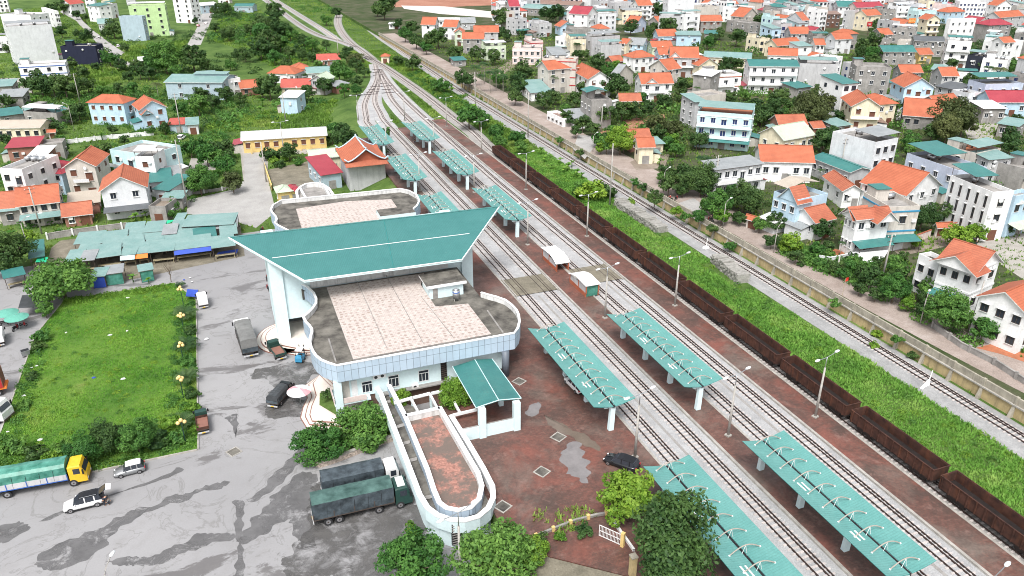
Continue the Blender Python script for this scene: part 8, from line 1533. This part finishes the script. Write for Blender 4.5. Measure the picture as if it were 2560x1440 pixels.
TL = {A_: 'd 500 90 60,d 620 60 70,d 760 140 45,d 850 170 35,d 1040 140 55,d 1130 280 90,d 1070 320 55,d 610 310 60,d 860 350 70,d 780 330 45,d 1240 470 45,m 1090 570 80,d 1200 640 60,d 690 630 60,d 950 660 45,d 820 720 65,d 300 840 90,d 400 820 120,d 520 840 110,d 640 850 120,d 780 860 95,d 870 840 80,m 1640 560 150,m 1540 610 110,d 1920 560 130,d 1390 700 80,d 1280 760 65,d 1480 720 70,P 1560 840 60,d 2450 540 70,d 2280 330 70,d 2150 270 55,d 1950 200 35,d 2370 540 55,d 2500 290 65,d 2240 80 70,d 2150 100 50,d 1340 1040 60,d 780 1100 90,d 690 1160 75,n 470 1150 65,d 540 1250 80,n 360 970 55,n 1010 1340 55,d 1640 1270 65,P 1880 960 60,d 2000 920 70,d 2250 930 80,d 2400 980 60,m 1800 1080 70,m 1980 1040 100,d 2120 1010 80,d 60 1000 75,P 170 920 50,m 1330 870 55,d 1180 870 50,m 1020 900 60,d 2050 640 60,d 2160 700 60,m 2300 640 55,m 1750 700 60,d 1350 640 50,d 2080 830 45,m 1500 1300 45,d 1120 1290 50,d 60 480 40,n 330 1000 45',
 B_: 'd 190 110 80,d 170 200 70,d 60 250 90,d 250 300 80,m 340 330 60,d 120 400 100,d 40 480 80,m 240 430 70,d 330 520 50,m 560 430 60,d 480 400 50,m 60 330 80,d 700 440 40,d 1280 60 90,d 1210 80 55,d 1310 20 60,d 2460 170 80,d 2480 330 60,d 1560 620 60,n 1650 670 45,n 1720 770 60,m 1880 850 60,n 1960 890 55,d 2060 770 65,d 2130 800 60,d 900 530 60,d 460 540 45,d 560 570 35,m 830 700 80,d 700 690 45,m 620 640 40,d 130 850 100,d 680 850 70,m 920 740 55,d 1080 710 45,o 990 590 60,d 520 920 65,d 60 880 70,d 860 1340 100,m 780 1290 60,d 960 1350 45,p 2190 670 65,p 2280 640 65,p 2340 730 65,p 2400 710 65,p 2470 760 55,p 2250 760 55,n 2000 1040 60,n 2060 1080 60,m 2130 1150 100,m 2230 1180 80,m 2400 1330 70,m 2440 1410 60,n 2180 1060 60,d 1000 810 50,m 880 890 50,d 800 120 40,m 700 190 45,d 1000 640 50,m 320 1010 0,d 460 1010 50,n 60 1000 60,n 40 1080 60,m 1800 850 50,d 1420 600 40,m 1490 330 60,d 1600 400 60,d 1690 420 60,d 1820 360 80,d 1980 530 60,m 1700 470 50,d 2220 530 60,d 2380 560 60,d 1560 270 60,d 1420 230 40,m 2110 210 35,d 760 1380 50,m 1000 890 45,d 300 620 50,m 180 560 60,d 520 760 40,m 1290 1330 45',
 C_: 'd 440 120 70,d 350 130 55,d 1470 90 60,d 1570 250 75,d 1190 260 60,d 860 610 65,b 1050 660 60,m 960 690 60,d 1060 830 100,d 960 850 80,d 730 870 60,d 640 990 75,d 710 1220 70,d 600 1200 45,m 540 1090 45,d 430 970 55,d 380 950 50,d 100 680 65,d 150 720 45,d 60 800 80,d 30 950 70,b 1175 1000 55,m 1290 980 50,d 1100 1100 85,d 940 1140 90,d 1250 1100 70,d 1370 1060 55,d 1530 1010 65,d 1690 940 55,o 1450 1250 95,o 1600 1290 80,m 860 1390 60,b 1080 1330 80,b 1600 1400 60,d 1880 1390 70,d 2150 640 65,d 2250 640 55,d 2340 740 50,d 2190 970 65,m 2330 930 55,d 2420 1080 80,d 2500 1130 85,m 1960 420 50,d 2250 360 70,d 2420 430 45,d 2080 330 45,d 2510 190 60,p 650 440 45,p 735 420 32,P 400 770 75,p 90 580 32,p 150 590 32,p 1330 590 32,p 1190 710 30,p 1240 760 38,p 1850 880 42,p 1950 830 32,p 1595 920 38,d 720 540 45,d 650 540 40,d 1400 280 50,d 1420 330 60,d 2010 380 45,d 2350 1220 60,m 2200 1280 50,d 2490 420 55,d 1780 870 40,d 1690 840 60,d 2100 690 50,d 780 980 60',
 D_: 'o 170 520 50,o 260 450 50,d 1010 430 100,d 960 510 60,m 1050 540 65,d 1100 340 60,d 1100 240 50,d 1040 610 60,d 610 900 65,d 500 890 45,o 430 1080 150,o 560 1050 90,d 120 960 75,d 80 1080 100,d 250 1040 70,d 1200 1090 90,d 720 1160 60,o 1850 1160 150,d 1880 1090 70,o 1800 1280 110,o 1960 1230 100,d 1420 1400 70,P 1510 1310 60,p 2060 1060 50,p 1930 1080 50,p 1420 990 45,P 2330 690 85,p 2210 680 60,p 2130 640 55,m 2490 700 75,d 2030 800 60,d 1870 30 60,P 1550 620 55,d 1840 630 45,d 2500 1190 50,d 2440 1370 80,m 560 1390 75,d 2180 480 40,d 30 150 60,d 20 420 60,d 2420 640 60,m 2100 790 50,d 470 940 50,d 700 1070 50,d 1090 620 40',
 GT: 'd 550 120 90,m 1440 140 70,d 2430 170 70,d 1550 880 110,d 1830 830 90,o 1990 830 90,d 560 1000 90,p 430 950 50,p 160 850 45,d 80 930 80,d 250 970 55,p 870 1080 50,p 740 1150 45,m 500 1200 60,b 230 1150 85,b 1480 1130 55,b 1890 1070 95,b 2050 1040 75,b 2130 1050 60,d 1700 590 60,d 40 1130 60,d 850 1320 65,m 990 1390 65,m 130 840 50,d 600 1180 50,m 620 1260 45,d 2380 1000 50,m 1420 230 50,p 530 420 40,d 300 930 50,d 1340 1290 55,m 1260 1330 60',
 R_: 'd 690 100 65,m 750 170 50,m 860 60 65,d 1010 190 100,m 1270 320 115,m 1300 110 90,b 1400 480 60,d 1280 200 65,m 1620 330 85,m 1810 530 170,d 1560 510 70,p 1520 180 45,p 1630 220 40,p 1860 160 40,p 2100 350 50,m 2160 740 105,d 1080 380 60,d 920 320 60,s 660 470 60,s 330 80 40,s 1100 780 60,s 1290 830 60,s 1450 1000 60,s 1060 890 50,s 270 420 0',
 F_: 'b 1090 110 110,m 950 150 75,b 890 190 50,d 900 100 60,P 1920 310 95,d 1560 440 80,d 1740 480 95,d 1900 500 130,d 1570 560 90,d 1710 610 60,m 2060 750 110,d 2330 680 120,m 2210 640 70,d 1430 690 65,s 800 640 150,s 700 620 110,s 920 640 110,n 1480 320 50,n 1600 320 50,m 1560 150 55,d 1850 130 65,m 1650 210 60,d 2400 760 80,b 2100 880 70,m 1950 770 65,n 290 210 55,n 330 290 50,n 560 370 60,n 600 340 50,n 480 310 45,n 650 430 60,n 700 460 50,n 390 370 45,m 50 90 65,m 90 180 55,n 520 400 50,s 1230 540 50,s 1310 590 55,s 1650 830 60,s 1740 880 60,s 2000 1010 60,s 1180 740 50,s 470 120 40,s 680 240 45,d 640 30 50,m 2180 1180 50,s 2280 900 70,m 1870 880 60',
 E_: 'd 1030 170 95,d 1000 250 75,d 30 670 60,n 160 780 50,n 740 830 60,n 820 840 45,n 1350 790 65,n 1450 770 50,m 1720 700 65,m 1740 780 50,m 1990 440 110,m 2060 180 85,d 2230 120 85,m 2240 280 85,m 2180 210 70,d 1700 200 55,o 2320 450 85,n 1650 70 55,n 1740 60 55,n 100 970 80,b 280 1000 60,d 100 1150 160,d 20 1260 100,n 1320 1400 60,n 1480 1430 45,m 2090 440 60,m 1900 120 70,d 2270 200 60,m 1960 90 70,d 60 30 60,m 600 30 45,m 640 120 45,d 1240 40 45,n 30 1010 60'}
for T, s in TL.items():
    for e in s.split(','):
        kd, x, y, r = e.split()
        if float(r) > 0: tree(T[0]+float(x)/4, T[1]+float(y)/4, float(r)/4*((1.12 if T == A_ else 1.4) if kd in 'dmbo' else 1.2), kd)
for u, v, r, kd in ((722, 375, 26, 'd'), (685, 400, 14, 's'), (745, 405, 16, 's'), (700, 410, 18, 's'), (712, 398, 12, 's'), (955, 385, 24, 'd'), (675, 388, 28, 's')): tree(u, v, r, kd, PZ)
# scrub: bushes nobody could count, one object per patch
def scrub(name, label, poly, n, size, mat, z):
    P = np.array([tuple(p)[:2] for p in poly]); lo, hi = P.min(0), P.max(0); Q = RNG.uniform(lo, hi, (n*3, 2)); Q = Q[inpoly(Q, [tuple(p) for p in P])]
    Q = clear(Q, 3.2+size*.7)
    w = np.sin(Q[:, 0]*.07+2*np.sin(Q[:, 1]*.05))+np.sin(Q[:, 1]*.06+1); Q = Q[w+RNG.normal(0, .7, len(Q)) > (.1 if size > .7 else -2)][:n]; V = []; T = []; 
    for q in Q:
        r = size*RNG.uniform(.5, 1.5); m = 70; d = RNG.normal(size=(m, 3)); d[:, 2] = abs(d[:, 2]); d /= np.linalg.norm(d, axis=1, keepdims=True); p = d*r*RNG.uniform(.6, 1.05, (m, 1))*[1, 1, .85]+[q[0], q[1], z]
        v, f = leaf_cloud(p, d, r*.17, RNG); V.append(v); T.append(np.repeat(np.clip(RNG.uniform(.1, .9)+RNG.normal(0, .2, m), 0, 1), 4))
    V = np.concatenate(V); tag(link(name, npmesh(name, V, np.arange(len(V)).reshape(-1, 4), mat, np.concatenate(T))), uniq(label), 'undergrowth', None, 'stuff')
scrub('undergrowth', 'dense scrub thicket left of the curving tracks', SCR, 420, 2.0, 'leaf_mid', PZ); scrub('undergrowth', 'darker thickets within the scrubland', pxs([(520, 20), (640, 20), (760, 110), (840, 150), (790, 170), (690, 150), (560, 90)], PZ), 170, 2.6, 'leaf_dark', PZ); scrub('undergrowth', 'bushes dotted in the branch track meadow', TRI, 90, 2.3, 'leaf_mid', BZ)
scrub('undergrowth', 'bushes around the banana grove right of the siding', n1([(480, 170), (760, 130), (1000, 250), (1200, 420), (1400, 560), (1300, 760), (1050, 560), (800, 380)]), 260, 1.1, 'leaf_mid', BZ); scrub('undergrowth', 'garden undergrowth between the houses right of the road', pxs([(1250, 180), (1500, 170), (1900, 260), (2050, 420), (2100, 560), (1900, 520), (1700, 420), (1480, 300), (1330, 240)], TZ), 520, 1.4, 'leaf_dark', TZ)
scrub('undergrowth', 'undergrowth among the left side houses', pxs([(0, 210), (200, 200), (460, 180), (600, 200), (650, 300), (560, 460), (420, 420), (300, 330), (150, 330), (0, 320)], PZ), 800, 1.5, 'leaf_mid', PZ); scrub('undergrowth', 'creepers hanging along the foot of the ochre wall', [(92.9, 30), (94.1, 30), (94.1, 300), (92.9, 300)], 110, .75, 'leaf_dark', BZ+.2); scrub('undergrowth', 'hedges in the gardens before the near villas', pxs([(1950, 600), (2060, 640), (2130, 660), (2300, 760), (2440, 860), (2380, 860), (2250, 770), (2080, 690), (1960, 640)], TZ), 330, 1.3, 'leaf_mid', TZ)
scrub('undergrowth', 'greenery strewn through the far right gardens', pxs([(1900, 100), (2560, 120), (2560, 600), (2300, 560), (2000, 380), (1900, 200)], TZ), 260, 1.2, 'leaf_dark', TZ)
scrub('garden_trees', 'tree crowns crowded between the houses of the far rows', pxs([(1250, 30), (1500, 20), (1900, 15), (2560, 20), (2560, 130), (2200, 140), (1900, 110), (1500, 150), (1260, 150)], TZ), 420, 2.6, 'leaf_dark', TZ+.8); scrub('garden_trees', 'tree crowns crowded between houses right of the road', pxs([(1300, 170), (1500, 150), (1900, 120), (2560, 130), (2560, 560), (2330, 560), (2050, 500), (1800, 430), (1500, 300)], TZ), 260, 2.3, 'leaf_mid', TZ+.6)
print('objects', len(bpy.data.objects), 'houses', ND, 'far', len(cells), 'trees', NT[0])
scrub('undergrowth', 'rough scrub across the open ground at the upper left', pxs([(0, 40), (180, 110), (300, 70), (470, 60), (640, 10), (660, 180), (640, 300), (420, 330), (300, 300), (0, 330)], PZ), 700, 1.7, 'leaf_dark', PZ)
scrub('undergrowth', 'light green scrub across the fields left of the junction', SCR, 500, 1.3, 'leaf_bright', PZ)
scrub('undergrowth', 'low weeds and saplings dotted through the strip beside the wagons', [(75.5, 15), (86.3, 15), (86.8, 60), (85.6, 120), (87, 205), (75.5, 205)], 260, .55, 'leaf_bright', BZ)
scrub('undergrowth', 'darker weeds in the strip beside the wagons', [(75.5, 15), (86.3, 15), (86.8, 60), (85.6, 120), (87, 205), (75.5, 205)], 140, .6, 'leaf_mid', BZ)
for u, v, r, kd in ((1990, 640, 22, 'd'), (2050, 655, 16, 'm'), (2125, 665, 20, 'm'), (2150, 690, 18, 'd'), (2190, 655, 20, 'd'), (2215, 700, 22, 'm'), (2250, 680, 20, 'd'), (2285, 700, 18, 'm'), (2310, 740, 20, 'd'), (2270, 745, 16, 'b'), (2345, 715, 22, 'd'), (2390, 720, 18, 'm'), (1900, 560, 22, 'm'), (1850, 545, 20, 'd'), (1960, 600, 18, 'd'), (1700, 460, 24, 'd'), (1660, 440, 20, 'm'), (1765, 470, 24, 'd'), (1830, 500, 22, 'm'), (1560, 360, 24, 'd'), (1600, 350, 22, 'm'), (1640, 330, 24, 'd'), (1530, 330, 20, 'm'), (1480, 320, 20, 'd'), (1420, 290, 20, 'd'), (1360, 250, 22, 'd'), (1300, 215, 24, 'd'), (1250, 195, 22, 'm'), (1900, 290, 26, 'd'), (1950, 280, 24, 'm'), (2000, 300, 28, 'd'), (2080, 330, 22, 'd'), (2120, 360, 20, 'm'), (1840, 330, 22, 'd'), (1780, 300, 20, 'm'), (2330, 330, 26, 'd'), (2280, 340, 20, 'm')): tree(u, v, r, kd, TZ)
for nm, q in (('bushy hedge of weeds along the right lawn edge', rect(-13.2, -9.9, 93, 139)), ('bushy weeds along the near lawn edge', [(-34, 92.3), (-10, 92.6), (-10, 96.5), (-34, 98)]), ('bushy weeds along the left lawn edge', [(-34.6, 93), (-32.2, 93), (-32.2, 134), (-34.6, 134)]), ('weeds along the far lawn edge', [(-32, 146), (-14, 146), (-14, 149), (-32, 148.5)])):
    scrub('hedge_weeds', nm, q, 150 if 'right' in nm or 'near' in nm else 90, .62, 'leaf_bright' if 'far' in nm else 'leaf_mid', PZ+.1)
scrub('undergrowth', 'thick shrubs filling the ground between the left side houses', pxs([(0, 320), (200, 310), (420, 330), (600, 330), (590, 440), (460, 540), (330, 560), (120, 590), (0, 640)], PZ), 420, 1.15, 'leaf_mid', PZ)
t = thing('bare_tree', uniq('leafless thin tree beside the market stalls'), 'tree', G(428, 705, PZ)); b = MB(); b.tube([(0, 0, 0), (.1, 0, 1.5), (0, .1, 2.6)], .09, 'trunk', 6, .05)
for k in range(14): a = k*2.4; b.tube([(.05, .05, 1.2+.1*k), (.5*math.cos(a), .5*math.sin(a), 2.2+.12*k), (.9*math.cos(a+.3), .9*math.sin(a+.3), 3.3+.13*k)], .035, 'trunk', 4, .01)
b.build('branches', t)
scrub('lawn_weeds', 'darker weed clumps dotted over the lawn', LAWN, 230, .38, 'leaf_bright', PZ+.1)
scrub('lawn_weeds', 'broad leaved weed patches on the lawn', LAWN, 120, .42, 'leaf_mid', PZ+.08)
